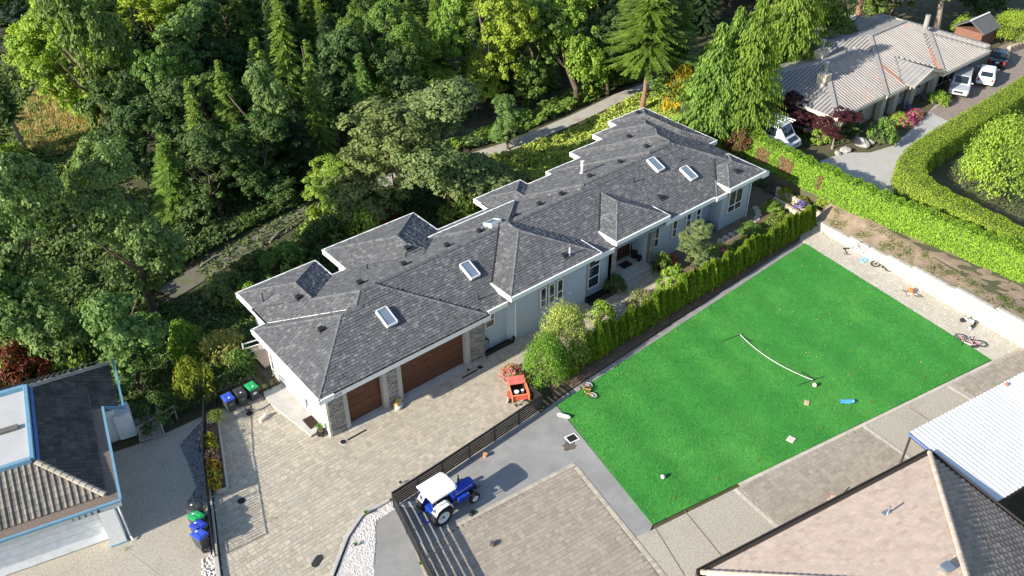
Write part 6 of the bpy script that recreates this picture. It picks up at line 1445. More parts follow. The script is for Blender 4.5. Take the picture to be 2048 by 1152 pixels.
T = [
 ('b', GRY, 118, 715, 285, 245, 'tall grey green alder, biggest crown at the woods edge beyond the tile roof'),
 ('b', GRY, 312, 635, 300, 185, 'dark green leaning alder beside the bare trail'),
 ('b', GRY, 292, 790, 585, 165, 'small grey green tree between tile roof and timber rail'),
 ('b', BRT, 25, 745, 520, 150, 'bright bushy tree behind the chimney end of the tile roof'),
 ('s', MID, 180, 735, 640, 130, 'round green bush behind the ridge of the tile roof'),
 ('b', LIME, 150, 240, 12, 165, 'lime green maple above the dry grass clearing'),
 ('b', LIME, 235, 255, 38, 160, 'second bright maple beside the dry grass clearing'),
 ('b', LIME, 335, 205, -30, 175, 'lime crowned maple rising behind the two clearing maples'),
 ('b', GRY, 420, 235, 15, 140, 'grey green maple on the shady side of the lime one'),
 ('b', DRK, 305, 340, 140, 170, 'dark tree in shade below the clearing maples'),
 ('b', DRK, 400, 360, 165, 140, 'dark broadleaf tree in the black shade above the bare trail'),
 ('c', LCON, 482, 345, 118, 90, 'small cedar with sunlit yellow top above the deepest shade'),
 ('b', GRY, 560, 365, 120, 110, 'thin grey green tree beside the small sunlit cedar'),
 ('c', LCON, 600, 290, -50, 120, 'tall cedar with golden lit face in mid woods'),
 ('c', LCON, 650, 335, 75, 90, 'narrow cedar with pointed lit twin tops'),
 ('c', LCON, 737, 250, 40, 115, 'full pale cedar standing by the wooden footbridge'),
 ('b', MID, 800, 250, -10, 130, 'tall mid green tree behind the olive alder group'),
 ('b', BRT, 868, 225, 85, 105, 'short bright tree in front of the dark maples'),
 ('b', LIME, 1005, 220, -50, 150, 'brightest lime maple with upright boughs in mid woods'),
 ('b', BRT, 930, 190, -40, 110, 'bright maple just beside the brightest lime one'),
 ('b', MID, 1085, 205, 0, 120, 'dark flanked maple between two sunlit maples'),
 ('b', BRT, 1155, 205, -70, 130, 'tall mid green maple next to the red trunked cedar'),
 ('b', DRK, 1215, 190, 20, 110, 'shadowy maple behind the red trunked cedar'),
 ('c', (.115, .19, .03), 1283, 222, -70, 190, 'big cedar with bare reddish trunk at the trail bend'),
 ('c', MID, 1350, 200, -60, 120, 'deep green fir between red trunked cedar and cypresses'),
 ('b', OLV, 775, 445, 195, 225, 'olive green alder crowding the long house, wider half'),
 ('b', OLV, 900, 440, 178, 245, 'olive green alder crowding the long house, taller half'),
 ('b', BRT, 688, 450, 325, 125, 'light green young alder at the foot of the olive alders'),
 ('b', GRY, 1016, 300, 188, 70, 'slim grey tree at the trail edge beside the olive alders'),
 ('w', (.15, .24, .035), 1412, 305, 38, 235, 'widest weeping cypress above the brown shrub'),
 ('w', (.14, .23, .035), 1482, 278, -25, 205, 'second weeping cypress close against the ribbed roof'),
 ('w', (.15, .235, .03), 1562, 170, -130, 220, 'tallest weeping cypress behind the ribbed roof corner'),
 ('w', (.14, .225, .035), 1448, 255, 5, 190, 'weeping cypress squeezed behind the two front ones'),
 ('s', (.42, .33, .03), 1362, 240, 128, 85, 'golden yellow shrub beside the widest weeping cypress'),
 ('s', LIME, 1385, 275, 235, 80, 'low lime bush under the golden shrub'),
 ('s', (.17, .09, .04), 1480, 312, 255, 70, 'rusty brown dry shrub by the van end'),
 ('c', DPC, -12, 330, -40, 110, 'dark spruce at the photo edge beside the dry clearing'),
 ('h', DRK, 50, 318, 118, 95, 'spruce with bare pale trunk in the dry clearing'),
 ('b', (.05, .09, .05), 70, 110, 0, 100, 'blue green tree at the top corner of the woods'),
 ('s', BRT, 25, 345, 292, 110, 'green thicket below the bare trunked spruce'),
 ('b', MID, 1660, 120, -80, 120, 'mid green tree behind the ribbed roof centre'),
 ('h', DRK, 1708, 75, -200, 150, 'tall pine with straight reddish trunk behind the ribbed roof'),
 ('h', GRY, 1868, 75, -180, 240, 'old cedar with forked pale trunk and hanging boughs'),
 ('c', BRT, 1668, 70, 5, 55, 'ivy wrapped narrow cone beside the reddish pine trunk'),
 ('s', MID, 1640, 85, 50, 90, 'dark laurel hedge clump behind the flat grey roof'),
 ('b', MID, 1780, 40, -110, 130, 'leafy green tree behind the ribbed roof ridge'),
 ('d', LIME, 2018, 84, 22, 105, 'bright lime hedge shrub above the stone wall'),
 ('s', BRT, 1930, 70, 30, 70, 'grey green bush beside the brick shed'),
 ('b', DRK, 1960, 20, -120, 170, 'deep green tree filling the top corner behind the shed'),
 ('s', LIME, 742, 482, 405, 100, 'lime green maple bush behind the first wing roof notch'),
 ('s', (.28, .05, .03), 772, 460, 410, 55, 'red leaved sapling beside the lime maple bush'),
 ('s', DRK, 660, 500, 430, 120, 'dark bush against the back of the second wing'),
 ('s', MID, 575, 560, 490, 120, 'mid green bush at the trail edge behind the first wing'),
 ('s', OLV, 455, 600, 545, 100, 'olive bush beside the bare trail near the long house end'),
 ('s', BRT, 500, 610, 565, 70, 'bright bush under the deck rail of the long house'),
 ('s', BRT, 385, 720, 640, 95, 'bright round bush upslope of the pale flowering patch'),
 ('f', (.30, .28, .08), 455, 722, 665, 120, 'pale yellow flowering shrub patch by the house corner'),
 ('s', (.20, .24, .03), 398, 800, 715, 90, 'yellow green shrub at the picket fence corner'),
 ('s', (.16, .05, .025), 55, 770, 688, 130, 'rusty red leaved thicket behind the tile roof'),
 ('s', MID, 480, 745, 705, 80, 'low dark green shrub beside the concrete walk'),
 ('s', DRK, 320, 850, 790, 90, 'dark fern clump in shade beside the timber rail'),
 ('b', DRK, 440, 425, 250, 150, 'deep green tree at the trail side in the blackest shade'),
 ('b', DRK, 540, 395, 225, 150, 'dark tree between grey green tree and bare trail'),
 ('c', DPC, 610, 372, 190, 100, 'black green fir beside the olive alders'),
 ('b', MID, 215, 460, 320, 110, 'mid green tree between the two big alders'),
 ('b', MID, 40, 470, 345, 130, 'mid green tree behind the biggest alder at the photo edge'),
 ('s', BRT, 655, 465, 400, 110, 'bright thicket where the trail meets the olive alders'),
 ('s', OLV, 1035, 420, 345, 120, 'dark bramble mound against the back of the middle wing'),
 ('s', MID, 920, 450, 400, 100, 'green thicket behind the tan deck of the long house'),
]
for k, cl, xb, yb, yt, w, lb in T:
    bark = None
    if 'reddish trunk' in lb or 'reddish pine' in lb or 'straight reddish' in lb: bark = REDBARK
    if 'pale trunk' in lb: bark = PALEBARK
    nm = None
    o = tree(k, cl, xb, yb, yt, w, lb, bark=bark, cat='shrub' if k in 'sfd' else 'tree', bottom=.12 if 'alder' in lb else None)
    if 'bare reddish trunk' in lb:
        c = o.children[0]; c.scale = (c.scale[0], c.scale[1], c.scale[2]*.74); c.location = (0, 0, 5.0)
TRZ = -2.66
TRL = [site(*q, TRZ) for q in ((330, 590), (400, 548), (480, 500), (560, 455), (625, 405), (760, 365), (900, 330), (1035, 288), (1100, 260), (1160, 234), (1240, 195), (1330, 160), (1420, 130))]
b = MB(); vs = []
for i, p in enumerate(TRL):
    t = (TRL[min(i+1, len(TRL)-1)]-TRL[max(i-1, 0)]).normalized(); nrm = Vector((-t.y, t.x, 0)); w = .85 if i > 5 else 1.1
    for s in (-1, 1): q = p+nrm*w*s; vs.append((q.x, q.y, ground_z(q.x, q.y)+.07))
b.add(vs[10:], [(2*i, 2*i+2, 2*i+3, 2*i+1) for i in range(len(TRL)-6)], 0, .5)
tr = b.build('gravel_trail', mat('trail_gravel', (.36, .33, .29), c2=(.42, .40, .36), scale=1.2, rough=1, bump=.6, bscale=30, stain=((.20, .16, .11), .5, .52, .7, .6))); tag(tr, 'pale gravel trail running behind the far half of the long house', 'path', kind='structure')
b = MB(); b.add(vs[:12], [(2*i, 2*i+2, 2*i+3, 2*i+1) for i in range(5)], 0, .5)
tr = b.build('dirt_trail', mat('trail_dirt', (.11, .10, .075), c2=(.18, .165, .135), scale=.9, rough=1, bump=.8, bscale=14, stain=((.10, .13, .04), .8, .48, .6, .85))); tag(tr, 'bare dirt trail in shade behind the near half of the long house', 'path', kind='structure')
def trail_y(x):
    for a_, c_ in zip(TRL, TRL[1:]):
        if a_.x <= x <= c_.x: return a_.y+(c_.y-a_.y)*(x-a_.x)/(c_.x-a_.x)
    return TRL[0].y if x < TRL[0].x else TRL[-1].y
# filler woods beyond: look-alike trees that nothing tells apart
random.seed(12)
named = [o.location.copy() for o in col.objects if o.type == 'EMPTY' and o.get('category') in ('tree',)]
FILL = []
def free(q, d0, d1): return not any((q-o).length < d0 for o in named) and not any((q-o).length < d1 for o, _ in FILL)
for near in (True, False):
    for _ in range(5000):
        x = random.uniform(-50, 140); y = random.uniform(32, 62) if near else random.uniform(52, 112)
        q = Vector((x, y, ground_z(x, y)-.1)); px_, py_, dz = proj(q)
        if not (-150 < px_ < 2150) or py_ > 470 or py_ < -140: continue
        if near and px_ < 265: continue
        if not near and px_ < 120 and py_ > 60: continue
        if y < trail_y(x)+(4 if x < 26 else 6.5) or (x > 47 and y < 33): continue
        if inside((px_, py_), [(-150, 330), (-150, 245), (20, 240), (60, 170), (110, 130), (170, 170), (240, 240), (200, 330)]): continue
        if free(q, 2.8 if near else 3.6, 3.7 if near else 4.5): FILL.append((q, not near))
        if len(FILL) > (130 if near else 300): break
TONE = {DPC: 'black green', DRK: 'dark green', MID: 'mid green', LCON: 'pale lit', GRY: 'grey green', BRT: 'bright green'}
def where(q):
    px_, py_, dz = proj(q)
    reg = next(n for a, n in ((300, 'behind the clearing maples'), (560, 'above the deepest shade'), (760, 'round the pale cedar'), (980, 'behind the olive alders'), (1230, 'round the brightest maple'), (1500, 'behind the cypresses'), (9999, 'behind the ribbed roof')) if px_ < a)
    return ('in the front row of the woods ' if q.y < 56 else 'in the middle of the woods ' if q.y < 80 else 'in the back rows of the woods ')+reg
for q, tall in FILL:
    con = random.random() < .62; h = random.uniform(14, 22) if tall else random.uniform(7, 13); R = (random.uniform(2.6, 3.8) if con else random.uniform(3.2, 4.6))*(1 if tall else .75)
    size = 'tall' if h > 17 else 'medium' if h > 11 else 'low'
    if con:
        cl = random.choice((DPC, DRK, MID, LCON)); root = empty('conifer_tree', q); tag(root, size+' '+TONE[cl]+' conifer '+where(q), 'tree', 'packed conifers of the woods')
        mo('crown', random.choice(CON), root, jit(cl, .18), (R/3.1, R/3.1, h/18)); mo('trunk', TRK[('c', 0)], root, None, (h, h, h))
    else:
        cl = random.choice((MID, DRK, GRY, BRT, BRT)) if tall else random.choice((DRK, MID, DRK)); root = empty('broadleaf_tree', q); tag(root, size+' '+TONE[cl]+' leafy tree '+where(q), 'tree', 'packed leafy trees of the woods')
        mo('crown', random.choice(BROAD), root, jit(cl, .18), (R/R0, R/R0, h*.96/H0), (0, 0, h*.04)); mo('trunk', TRK[('b', 0)], root, None, (h*.7, h*.7, h*.9))
# ground cover: leafy mass too dense to count
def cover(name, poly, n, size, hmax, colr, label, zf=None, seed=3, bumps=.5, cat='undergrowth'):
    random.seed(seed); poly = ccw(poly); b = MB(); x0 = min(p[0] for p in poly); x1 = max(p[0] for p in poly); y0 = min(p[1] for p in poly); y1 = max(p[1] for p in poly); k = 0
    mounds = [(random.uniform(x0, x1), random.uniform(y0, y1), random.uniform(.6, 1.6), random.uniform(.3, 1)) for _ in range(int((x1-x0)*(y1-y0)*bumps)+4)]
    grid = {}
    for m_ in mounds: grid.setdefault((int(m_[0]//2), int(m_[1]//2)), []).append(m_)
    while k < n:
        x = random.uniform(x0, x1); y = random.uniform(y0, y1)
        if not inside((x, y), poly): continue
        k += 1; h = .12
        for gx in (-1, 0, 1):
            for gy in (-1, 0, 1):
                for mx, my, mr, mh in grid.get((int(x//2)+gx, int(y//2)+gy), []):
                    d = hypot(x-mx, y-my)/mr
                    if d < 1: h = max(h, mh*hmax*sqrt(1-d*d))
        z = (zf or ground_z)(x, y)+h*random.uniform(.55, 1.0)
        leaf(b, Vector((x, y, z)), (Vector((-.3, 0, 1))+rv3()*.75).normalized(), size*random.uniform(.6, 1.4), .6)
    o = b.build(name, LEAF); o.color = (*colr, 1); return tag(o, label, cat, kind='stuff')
def strip(xa, xb, oa, ob, n=24):
    up = [(xa+(xb-xa)*i/n, trail_y(xa+(xb-xa)*i/n)+ob) for i in range(n+1)]; lo = [(xa+(xb-xa)*i/n, trail_y(xa+(xb-xa)*i/n)+oa) for i in range(n+1)]
    return lo+list(reversed(up))
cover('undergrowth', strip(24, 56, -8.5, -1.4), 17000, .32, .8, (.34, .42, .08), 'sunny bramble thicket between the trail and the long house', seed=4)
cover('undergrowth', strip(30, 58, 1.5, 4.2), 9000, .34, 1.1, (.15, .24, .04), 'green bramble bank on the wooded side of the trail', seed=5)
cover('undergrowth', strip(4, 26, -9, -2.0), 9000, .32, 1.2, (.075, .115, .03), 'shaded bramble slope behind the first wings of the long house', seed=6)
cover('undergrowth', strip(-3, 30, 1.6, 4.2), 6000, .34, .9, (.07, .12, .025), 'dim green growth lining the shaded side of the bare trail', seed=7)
WOODP = [(-60, 40), (-20, 33), (0, 31), (30, 32), (60, 33), (75, 36), (95, 60), (110, 120), (-60, 120)]
cover('forest_floor_growth', WOODP, 26000, .6, 1.5, (.045, .075, .022), 'dark fern and leaf growth under the woods', seed=8, bumps=.12)
cover('undergrowth', strip(2, 22, -1.2, 1.2), 900, .3, .35, (.11, .15, .045), 'sparse weeds growing on the dirt trail', seed=17)
cover('undergrowth', [(-1.2, 7.2), (-4.7, 7.0), (-7, 8), (-9, 16), (-14, 20), (-16, 30), (-2, 24), (.5, 14), (-.3, 9)], 12000, .26, .8, (.065, .11, .028), 'low green growth on the slope below the bins', seed=9)
cover('undergrowth', [(-14, 20), (-30, 18), (-40, 40), (-20, 42), (-4, 32), (-3, 24)], 12000, .36, 1.3, (.08, .13, .03), 'tangled growth at the foot of the alders', seed=10)
cover('undergrowth', [s2(2048, 215, 1.42), s2(1960, 255, 1.42), s2(1905, 290, 1.42), s2(1880, 330, 1.42), s2(1930, 385, 1.42), s2(2048, 440, 1.42), s2(2150, 430, 1.42)], 3000, .2, .3, (.09, .13, .04), 'low growth inside the curved hedge', zf=lambda x, y: 1.42, seed=11)
cover('undergrowth', [(44.5, 6), (52, 1), (57, 1.5), (52, 10), (49, 15), (45, 12)], 5000, .26, .7, (.07, .12, .03), 'shaded ground cover by the van and red leaved trees', zf=lambda x, y: 1.42, seed=12)
cover('undergrowth', [(48, 14), (58, 15), (70, 17), (95, 20), (95, 32), (70, 30), (56, 26), (48, 20)], 12000, .36, 1.6, (.11, .18, .03), 'sunny leafy thicket behind the ribbed roof house', zf=lambda x, y: 1.3-4*smooth(17, 28, y), seed=13)
cover('undergrowth', strip(-9, 9, -13, -1.6), 9000, .3, .7, (.10, .16, .04), 'green slope growth between the bins and the dirt trail', seed=18)
cover('undergrowth', [(p.x, p.y) for p in [base_at(*q) for q in ((-60, 380), (-60, 150), (120, 90), (260, 200), (270, 360), (120, 400))]], 14000, .4, .8, (.15, .21, .05), 'mixed green growth round the dry clearing', seed=19)
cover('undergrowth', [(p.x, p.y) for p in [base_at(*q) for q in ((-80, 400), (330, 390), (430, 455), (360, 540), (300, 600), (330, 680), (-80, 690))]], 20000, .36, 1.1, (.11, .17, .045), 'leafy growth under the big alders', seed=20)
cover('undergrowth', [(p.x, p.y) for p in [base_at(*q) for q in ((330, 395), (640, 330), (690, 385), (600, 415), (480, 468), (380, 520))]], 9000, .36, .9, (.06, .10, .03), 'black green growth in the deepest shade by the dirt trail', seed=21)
cover('bed_growth', [(12.8, -4.3), (14, -3.2), (18, -3.7), (27.3, -2.9), (33, -1.9), (37, -1.7), (40.5, -1.2), (41, -3.9), (28, -4.1)], 7000, .16, .45, (.15, .21, .04), 'mixed low garden growth between the cedar row and the house', zf=lambda x, y: 0., seed=14)
MEAD = [base_at(*q) for q in ((60, 300), (25, 255), (70, 190), (110, 150), (150, 190), (215, 235), (185, 285), (120, 310))]
MP = [(p.x, p.y) for p in MEAD]
b = MB(); b.add([(p.x, p.y, ground_z(p.x, p.y)+.1) for p in MEAD], [tuple(range(len(MEAD)))], 0, .5); o = b.build('clearing', mat('dry_meadow', (.42, .34, .15), c2=(.26, .30, .10), scale=.4, rough=1, bump=.7, bscale=6)); tag(o, 'sunlit dry yellow clearing among the trees', 'clearing', kind='structure')
random.seed(15); b = MB()
for _ in range(9000):
    x = random.uniform(min(p[0] for p in MP), max(p[0] for p in MP)); y = random.uniform(min(p[1] for p in MP), max(p[1] for p in MP))
    if inside((x, y), ccw(MP)):
        al = (Vector((random.uniform(-.5, .5), random.uniform(-.5, .5), 1))).normalized(); nn = rv3(); nn = (nn-al*nn.dot(al)).normalized(); leaf(b, Vector((x, y, ground_z(x, y)+.35)), nn, random.uniform(.4, .9), .12, al)
o = b.build('dry_grass', LEAF); o.color = (.46, .38, .16, 1); tag(o, 'tall dry yellow grass in the clearing', 'grass', kind='stuff')
random.seed(16)
fb = empty('footbridge', base_at(690, 228)); tag(fb, 'pale wooden footbridge rail glimpsed beside the pale cedar', 'footbridge')
b = MB(); b.bar((-1.6, 0, 2.2), (1.6, .4, 2.2), .15); b.build('rail', PALEBARK, fb); b = MB(); b.bar((-1.5, 0, 0), (-1.5, 0, 2.2), .12); b.bar((1.5, .4, 0), (1.5, .4, 2.2), .12); b.build('post', PALEBARK, fb)

# the clipped and rough hedges
def hedge(name, label, path, w, h, z, colr, dens, size=.16, rough=.08, taper=.9, seed=1, brown=None):
    random.seed(seed); P = [Vector((x, y, 0)) for x, y in path]; root = empty(name, (P[0].x, P[0].y, z if not callable(z) else z(P[0].x, P[0].y))); tag(root, label, 'hedge'); o = root.location.copy()
    # resample
    Q = [];
    for a_, c_ in zip(P, P[1:]):
        n_ = max(1, int((c_-a_).length/.35)); Q += [a_.lerp(c_, i/n_) for i in range(n_)]
    Q.append(P[-1])
    for _ in range(6): Q = [Q[0]]+[(Q[i-1]+Q[i]*2+Q[i+1])/4 for i in range(1, len(Q)-1)]+[Q[-1]]
    fr = []
    for i, p in enumerate(Q):
        t = (Q[min(i+1, len(Q)-1)]-Q[max(i-1, 0)]).normalized(); fr.append((p, Vector((-t.y, t.x, 0))))
    body = MB(); prof = [(-.5, 0), (-.5, .5), (-.5*taper, .93), (-.3, 1), (.3, 1), (.5*taper, .93), (.5, .5), (.5, 0)]
    hh = [h*(1+random.uniform(-rough, rough)) for _ in Q]; zz = [z(p.x, p.y) if callable(z) else z for p in Q]
    vs = [p+n*(a*(w-.24))+Vector((0, 0, zz[i]+(hh[i]-.12)*b_))-o for i, (p, n) in enumerate(fr) for a, b_ in prof]
    body.add(vs, [(i*8+k, i*8+k+1, (i+1)*8+k+1, (i+1)*8+k) for i in range(len(fr)-1) for k in range(7)]+[tuple(range(7, -1, -1)), tuple(range((len(fr)-1)*8, len(fr)*8))])
    bo = body.build('branches', mat('hedge_core', (.07, .105, .022), rough=1, var=.4, scale=6, bump=.8), root)
    b = MB(); b2 = MB(); L_ = sum((Q[i+1]-Q[i]).length for i in range(len(Q)-1)); n = int(L_*(2*h+w)*dens)
    per = [(-.5, 0, -.5, .5), (-.5, .5, -.5*taper, .93), (-.5*taper, .93, -.3, 1), (-.3, 1, .3, 1), (.3, 1, .5*taper, .93), (.5*taper, .93, .5, .5), (.5, .5, .5, 0)]
    wt = [hypot((c[2]-c[0])*w, (c[3]-c[1])*h) for c in per]
    for k in range(n):
        i = random.randrange(len(fr)-1); f = random.random(); p = fr[i][0].lerp(fr[i+1][0], f); nn = fr[i][1]; hv = hh[i]+(hh[i+1]-hh[i])*f; zv = zz[i]+(zz[i+1]-zz[i])*f
        c = random.choices(per, wt)[0]; s = random.random(); a = c[0]+(c[2]-c[0])*s; bb = c[1]+(c[3]-c[1])*s
        # outward direction of this face
        dx, dz = (c[3]-c[1])*h, -(c[2]-c[0])*w; on = nn*(-dx)+Vector((0, 0, -dz)); on = on.normalized() if on.length else Vector((0, 0, 1))
        bump = random.uniform(-.06, .06)+.05*sin(p.x*3.1+p.y*2.3+bb*4)
        c_ = p+nn*(a*w)+Vector((0, 0, zv+hv*bb))+on*bump
        tgt = b2 if brown and brown(c_, bb) else b
        leaf(tgt, c_-o, (on+Vector((0, 0, .25))+rv3()*.55).normalized(), size*random.uniform(.6, 1.35), .6)
    fo = b.build('foliage', LEAF, root); fo.color = (*colr, 1)
    if b2.v: fb_ = b2.build('dead_patch', LEAF, root); fb_.color = (.23, .15, .07, 1)
    return root
HC = (.27, .37, .035)
hedge('clipped_hedge', 'thick clipped hedge curving along the concrete drive', [(80, -4.8), (73, -5.1), (65, -5.4), (58.5, -5.5), (53.5, -5.7), (50.2, -6.5), (48.3, -8.2), (47.4, -11), (47.1, -14), (46.4, -17.5), (45.6, -22), (45, -27)], 2.2, 2.1, 1.4, HC, 190, .115, .02, .94, 21)
hedge('rough_hedge', 'loose bright cedar hedge with brown patches above the block wall', [(44.9, 6.0), (44.5, 3), (44.3, 0), (44.1, -3), (43.9, -6), (44.1, -10), (44.4, -14), (44.6, -19), (44.5, -25)], 1.7, 2.15, lambda x, y: 1.35, (.19, .33, .03), 210, .15, .09, .8, 22,
      brown=lambda c, bb: .25 < bb < .8 and c.x < 44.6 and -4.5 < c.y < 4.5 and sin(c.y*2.1+1)+sin(c.y*.9) > .35)
# row of little cedars between house garden and lane
random.seed(31); rowp = []
x = 13.9
while x < 41.0: rowp.append(x); x += random.uniform(.70, .84)
for i, x in enumerate(rowp):
    y = -4.95+.55*(x-13.9)/27.0+random.uniform(-.06, .06); root = empty('cedar_shrub', (x, y, 0))
    ORD = 'first second third fourth fifth sixth seventh eighth ninth tenth eleventh twelfth thirteenth fourteenth fifteenth sixteenth seventeenth eighteenth nineteenth'.split(); k_ = len(rowp)-1-i
    lb = 'small columnar cedar, '+(ORD[k_]+' from the block wall' if k_ < len(rowp)/2 else ORD[i]+' from the round garden tree')+' in the lane hedge row'
    if i == 0: lb = 'first small cedar of the hedge row under the round garden tree'
    if i == len(rowp)-1: lb = 'last small cedar of the hedge row touching the block wall corner'
    tag(root, lb, 'cedar shrub', 'small cedars in the hedge row'); s = random.uniform(.86, 1.12)
    mo('foliage', random.choice(COLM), root, jit((.20, .29, .03), .15), (s*1.05, s*1.05, s*random.uniform(1.02, 1.2))); 
    if i == 0: cm = core_mesh(1.9, .34).mesh('stem', mat('cedar_core', (.03, .045, .015), rough=1, var=.3, scale=9, bump=.8))
    mo('stem', cm, root)
# garden trees and shrubs near the house
G_ = [
 ('d', (.30, .36, .085), 1122, 728, 608, 122, 'round pale lime garden tree at the end of the cedar row', 'tree'),
 ('d', (.17, .30, .035), 1090, 766, 672, 108, 'fresh green garden tree overhanging the red trailer', 'tree'),
 ('b', (.17, .23, .08), 1392, 545, 455, 84, 'small pale leaved garden tree by the porch path', 'tree'),
 ('s', DRK, 1228, 585, 548, 52, 'dark round shrub beside the porch steps', 'shrub'),
 ('s', BRT, 1345, 585, 530, 80, 'bright green shrub behind the cedar row near the porch', 'shrub'),
 ('s', MID, 1320, 545, 508, 55, 'green potted shrub by the porch pier', 'shrub'),
 ('s', BRT, 1200, 640, 605, 70, 'green shrub next to the pale lime tree', 'shrub'),
 ('s', (.16, .19, .07), 1290, 612, 580, 80, 'low shrub with faded pink heads behind the cedars', 'shrub'),
 ('s', MID, 1500, 470, 445, 60, 'spiky green ground shrub beside the stepping stones', 'shrub'),
 ('s', LIME, 1440, 520, 490, 70, 'lime shrub behind the pink flowers in the cedar row', 'shrub'),
 ('s', BRT, 1545, 425, 400, 50, 'rounded bright shrub at the yard terrace foot', 'shrub'),
 ('s', (.26, .30, .03), 1568, 402, 373, 38, 'yellow green topiary shrub on the tan terrace', 'shrub'),
 ('s', (.25, .26, .05), 1600, 412, 395, 45, 'low golden shrub on the terrace beside purple flowers', 'shrub'),
 ('s', MID, 1505, 365, 345, 45, 'dark shrub in shade at the far house corner', 'shrub'),
 ('s', LIME, 1650, 415, 375, 45, 'yellow green cedar shrub standing at the block wall start', 'shrub'),
 ('d', LIME, 1985, 385, 232, 165, 'big round lime shrub inside the curved hedge', 'shrub'),
 ('s', GRY, 1945, 270, 240, 55, 'grey green bush beside the big round lime shrub', 'shrub'),
 ('s', MID, 1757, 292, 232, 66, 'broad green hydrangea by the concrete drive', 'shrub'),
 ('s', LIME, 1795, 250, 225, 40, 'lime bush behind the pink flower mounds', 'shrub'),
 ('s', BRT, 1875, 208, 178, 50, 'fern like green shrub before the silver car', 'shrub'),
 ('s', DRK, 1700, 270, 240, 50, 'dark shrub between red leaved tree and hydrangea', 'shrub'),
 ('s', BRT, 1640, 285, 255, 50, 'green bush in shade behind the white van', 'shrub'),
 ('b', (.075, .024, .026), 1582, 264, 190, 92, 'dark red japanese maple behind the white van', 'tree'),
 ('b', (.085, .026, .028), 1664, 298, 212, 88, 'dark red japanese maple with bare forked trunk by the drive', 'tree'),
]
for k, cl, xb, yb, yt, w, lb, ct_ in G_:
    o = tree(k, cl, xb, yb, yt, w, lb, cat=ct_, bottom=(.4 if 'forked' in lb else .1) if 'japanese' in lb else .12, bark=PALEBARK if 'forked trunk by' in lb else None)
    if 'japanese' in lb:
        c = o.children[0]; c.scale = (c.scale[0], c.scale[1], c.scale[2]*.95)
def flowers(label, x, y, z, R, h, fc, lc=MID, n=60, fs=.09, stem=True, cat='flowers', name='flower_shrub'):
    root = empty(name, (x, y, z)); tag(root, label, cat); b = MB(); 
    for k in range(n):
        d = rv3(); d.z = abs(d.z); p = Vector((d.x*R, d.y*R, .1+d.z*h)); 
        for q in range(4): leaf(b, p+rv3()*fs*.6, (d+rv3()*.5).normalized(), fs*random.uniform(.8, 1.4), .85)
    o = b.build('blossom', LEAF, root); o.color = (*fc, 1)
    mo('foliage', random.choice(SHRUB), root, lc, (R*.95, R*.95, h*.95)); return root
PINK, PUR, YEL, REDF, PALE = (.62, .10, .26), (.22, .14, .52), (.50, .36, .02), (.60, .06, .05), (.55, .33, .28)
for q, z, R, h, fc, lb, n in (((1808, 250), 1.44, 1.0, .9, PINK, 'larger pink flower mound at the drive edge', 120), ((1828, 238), 1.44, .8, .9, PINK, 'smaller pink flower mound behind the larger one', 90), ((1810, 218), 1.44, .5, .6, PUR, 'purple flower clump by the ribbed roof porch', 40), ((1846, 200), 1.44, .4, .6, PUR, 'small purple flowers beside the porch pillar', 30),
        ((1440, 518), .1, .5, .9, PINK, 'pink flower bush rising over the cedar row', 90), ((1342, 532), .1, .45, .8, REDF, 'red flowers by the dark porch pots', 60), ((1290, 600), .1, .6, .7, PALE, 'faded pink hydrangea behind the cedar row', 50), ((1024, 754), 0, .75, .8, (.62, .22, .20), 'coral pink flowering bush behind the red trailer', 110),
        ((1600, 415), .6, .5, .5, PUR, 'purple flowers at the terrace edge of the side yard', 60), ((1540, 385), .0, .5, .5, (.30, .12, .22), 'dusky pink flowers in the yard shade', 40), ((1020, 745), 0, .4, .45, YEL, 'yellow green plant in the mulch by the red trailer', 40)):
    p = site(*q, z); flowers(lb, p.x, p.y, z, R, h, fc, n=n)
# plants along the picket planter
pl_ = [(-7.0, .55, .35, .55, YEL, 'spiky iris at the open end of the flower planter'), (-6.75, 1.2, .42, .55, (.45, .40, .03), 'golden flower clump second along the planter'), (-6.5, 1.9, .45, .6, (.50, .30, .03), 'orange gold flower clump in the planter middle'), (-6.25, 2.6, .45, .6, PALE, 'dusky pink flower clump in the planter'), (-6.0, 3.3, .42, .55, (.42, .38, .03), 'yellow flower clump beyond the pink one in the planter'), (-5.75, 4.0, .4, .55, (.36, .36, .03), 'yellow green clump by the grey bicycle')]
for x, y, R, h, fc, lb in pl_: flowers(lb, x-.02, y, .25, R, h, fc, (.14, .16, .02), 70, .08)
def grassy(label, x, y, z, n, L_, colr, spread=.5, cat='grass plant'):
    root = empty('grass_plant', (x, y, z)); tag(root, label, cat); b = MB()
    for k in range(n):
        a = random.random()*6.28; t = random.uniform(.15, 1)*spread; pts = [Vector((0, 0, 0)), Vector((cos(a)*t*.5, sin(a)*t*.5, L_*.8)), Vector((cos(a)*t, sin(a)*t, L_*(.9-.4*t)))]
        w = Vector((-sin(a), cos(a), 0))*.018; b.add([pts[0]-w, pts[0]+w, pts[1]+w, pts[1]-w, pts[2]], [(0, 1, 2, 3), (3, 2, 4)])
    o = b.build('blades', LEAF, root); o.color = (*colr, 1); return root
grassy('big fountain grass by the blue lidded bin', -4.7, 5.3, .2, 260, .85, (.20, .24, .05), .8); grassy('spiky plant in the black pot at the garage corner', -.42, .55, .38, 70, .5, (.14, .24, .05), .4); grassy('iris leaves beside the open planter end', -7.1, .35, .25, 60, .6, (.12, .2, .04), .35)
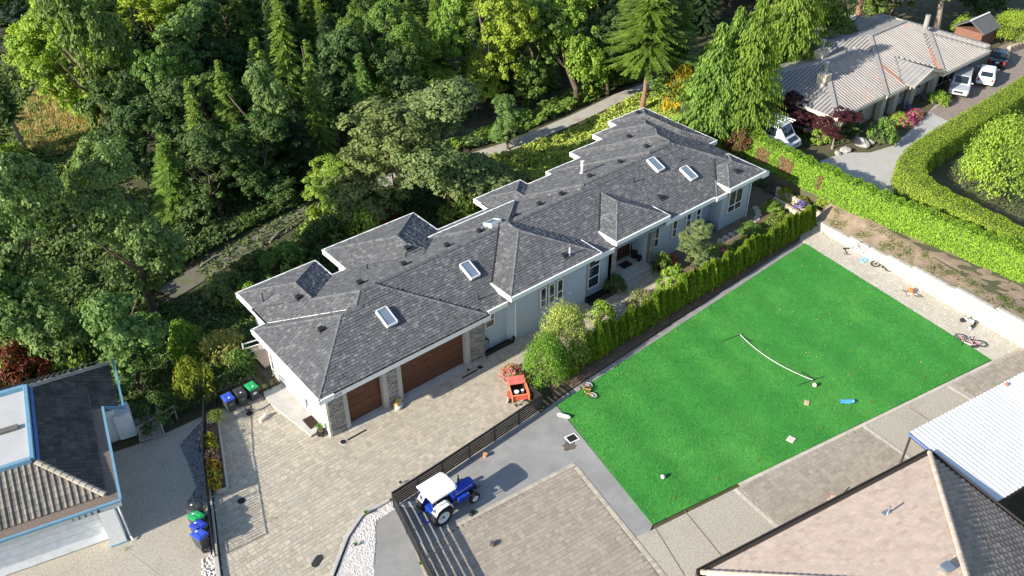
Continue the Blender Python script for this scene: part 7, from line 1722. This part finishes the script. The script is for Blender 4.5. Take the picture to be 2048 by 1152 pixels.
grassy('small tuft of weeds in the white gravel', *s2(712, 1092), .02, 30, .2, (.08, .2, .03), .2); grassy('leafy tuft by the curb end in white gravel', *s2(733, 1030), .02, 40, .3, (.12, .24, .05), .25); grassy('weeds at the foot of the black fence', *s2(842, 1130), .0, 30, .22, (.16, .26, .06), .2)
# weeds on the bank and along paving edges
random.seed(44); b = MB()
for _ in range(70):
    y = random.uniform(-21, -5); t = random.uniform(.3, 1.8); cx, cy = wall_x(y)+t, y
    for k in range(34):
        x = cx+random.gauss(0, .2); yy = cy+random.gauss(0, .22); leaf(b, Vector((x, yy, bank_z(x, yy)+random.uniform(.02, .2))), (Vector((0, 0, 1))+rv3()*.8).normalized(), random.uniform(.07, .16), .5)
o = b.build('bank_weeds', LEAF); o.color = (.13, .18, .04, 1); tag(o, 'scattered weeds on the bare bank above the block wall', 'weeds', kind='stuff')
b = MB()
for q in ((1345, 1000), (1435, 958), (1520, 920), (1640, 858), (1745, 806), (1850, 755), (1900, 750), (545, 1040), (250, 1100), (232, 1060), (395, 1000), (375, 1030), (1060, 812), (1700, 818), (1648, 467)):
    p = site(*q, .0)
    for k in range(18): leaf(b, Vector((p.x+random.gauss(0, .15), p.y+random.gauss(0, .08), .03+random.random()*.08)), (Vector((0, 0, 1))+rv3()).normalized(), random.uniform(.05, .1), .5)
o = b.build('edge_weeds', LEAF); o.color = (.20, .22, .04, 1); tag(o, 'small weeds in the paving joints and lawn edges', 'weeds', kind='stuff')
# cut tree stump litter on the bare trail, fallen logs
for i, (q, L_, a) in enumerate((((560, 470), 3.0, .5), ((430, 520), 2.6, .2), ((640, 420), 3.6, 1.0))):
    p = base_at(*q); b = MB(); b.tube([(-L_/2, 0, .15), (0, .15, .2), (L_/2, 0, .15)], [.1, .08, .03], 7); o = b.build('fallen_branch', PALEBARK, loc=p, rz=a); tag(o, ['dry fallen branch lying across the bare trail middle', 'pale fallen branch at the near end of the bare trail', 'bare fallen bough where the trail meets the olive alders'][i], 'branch')
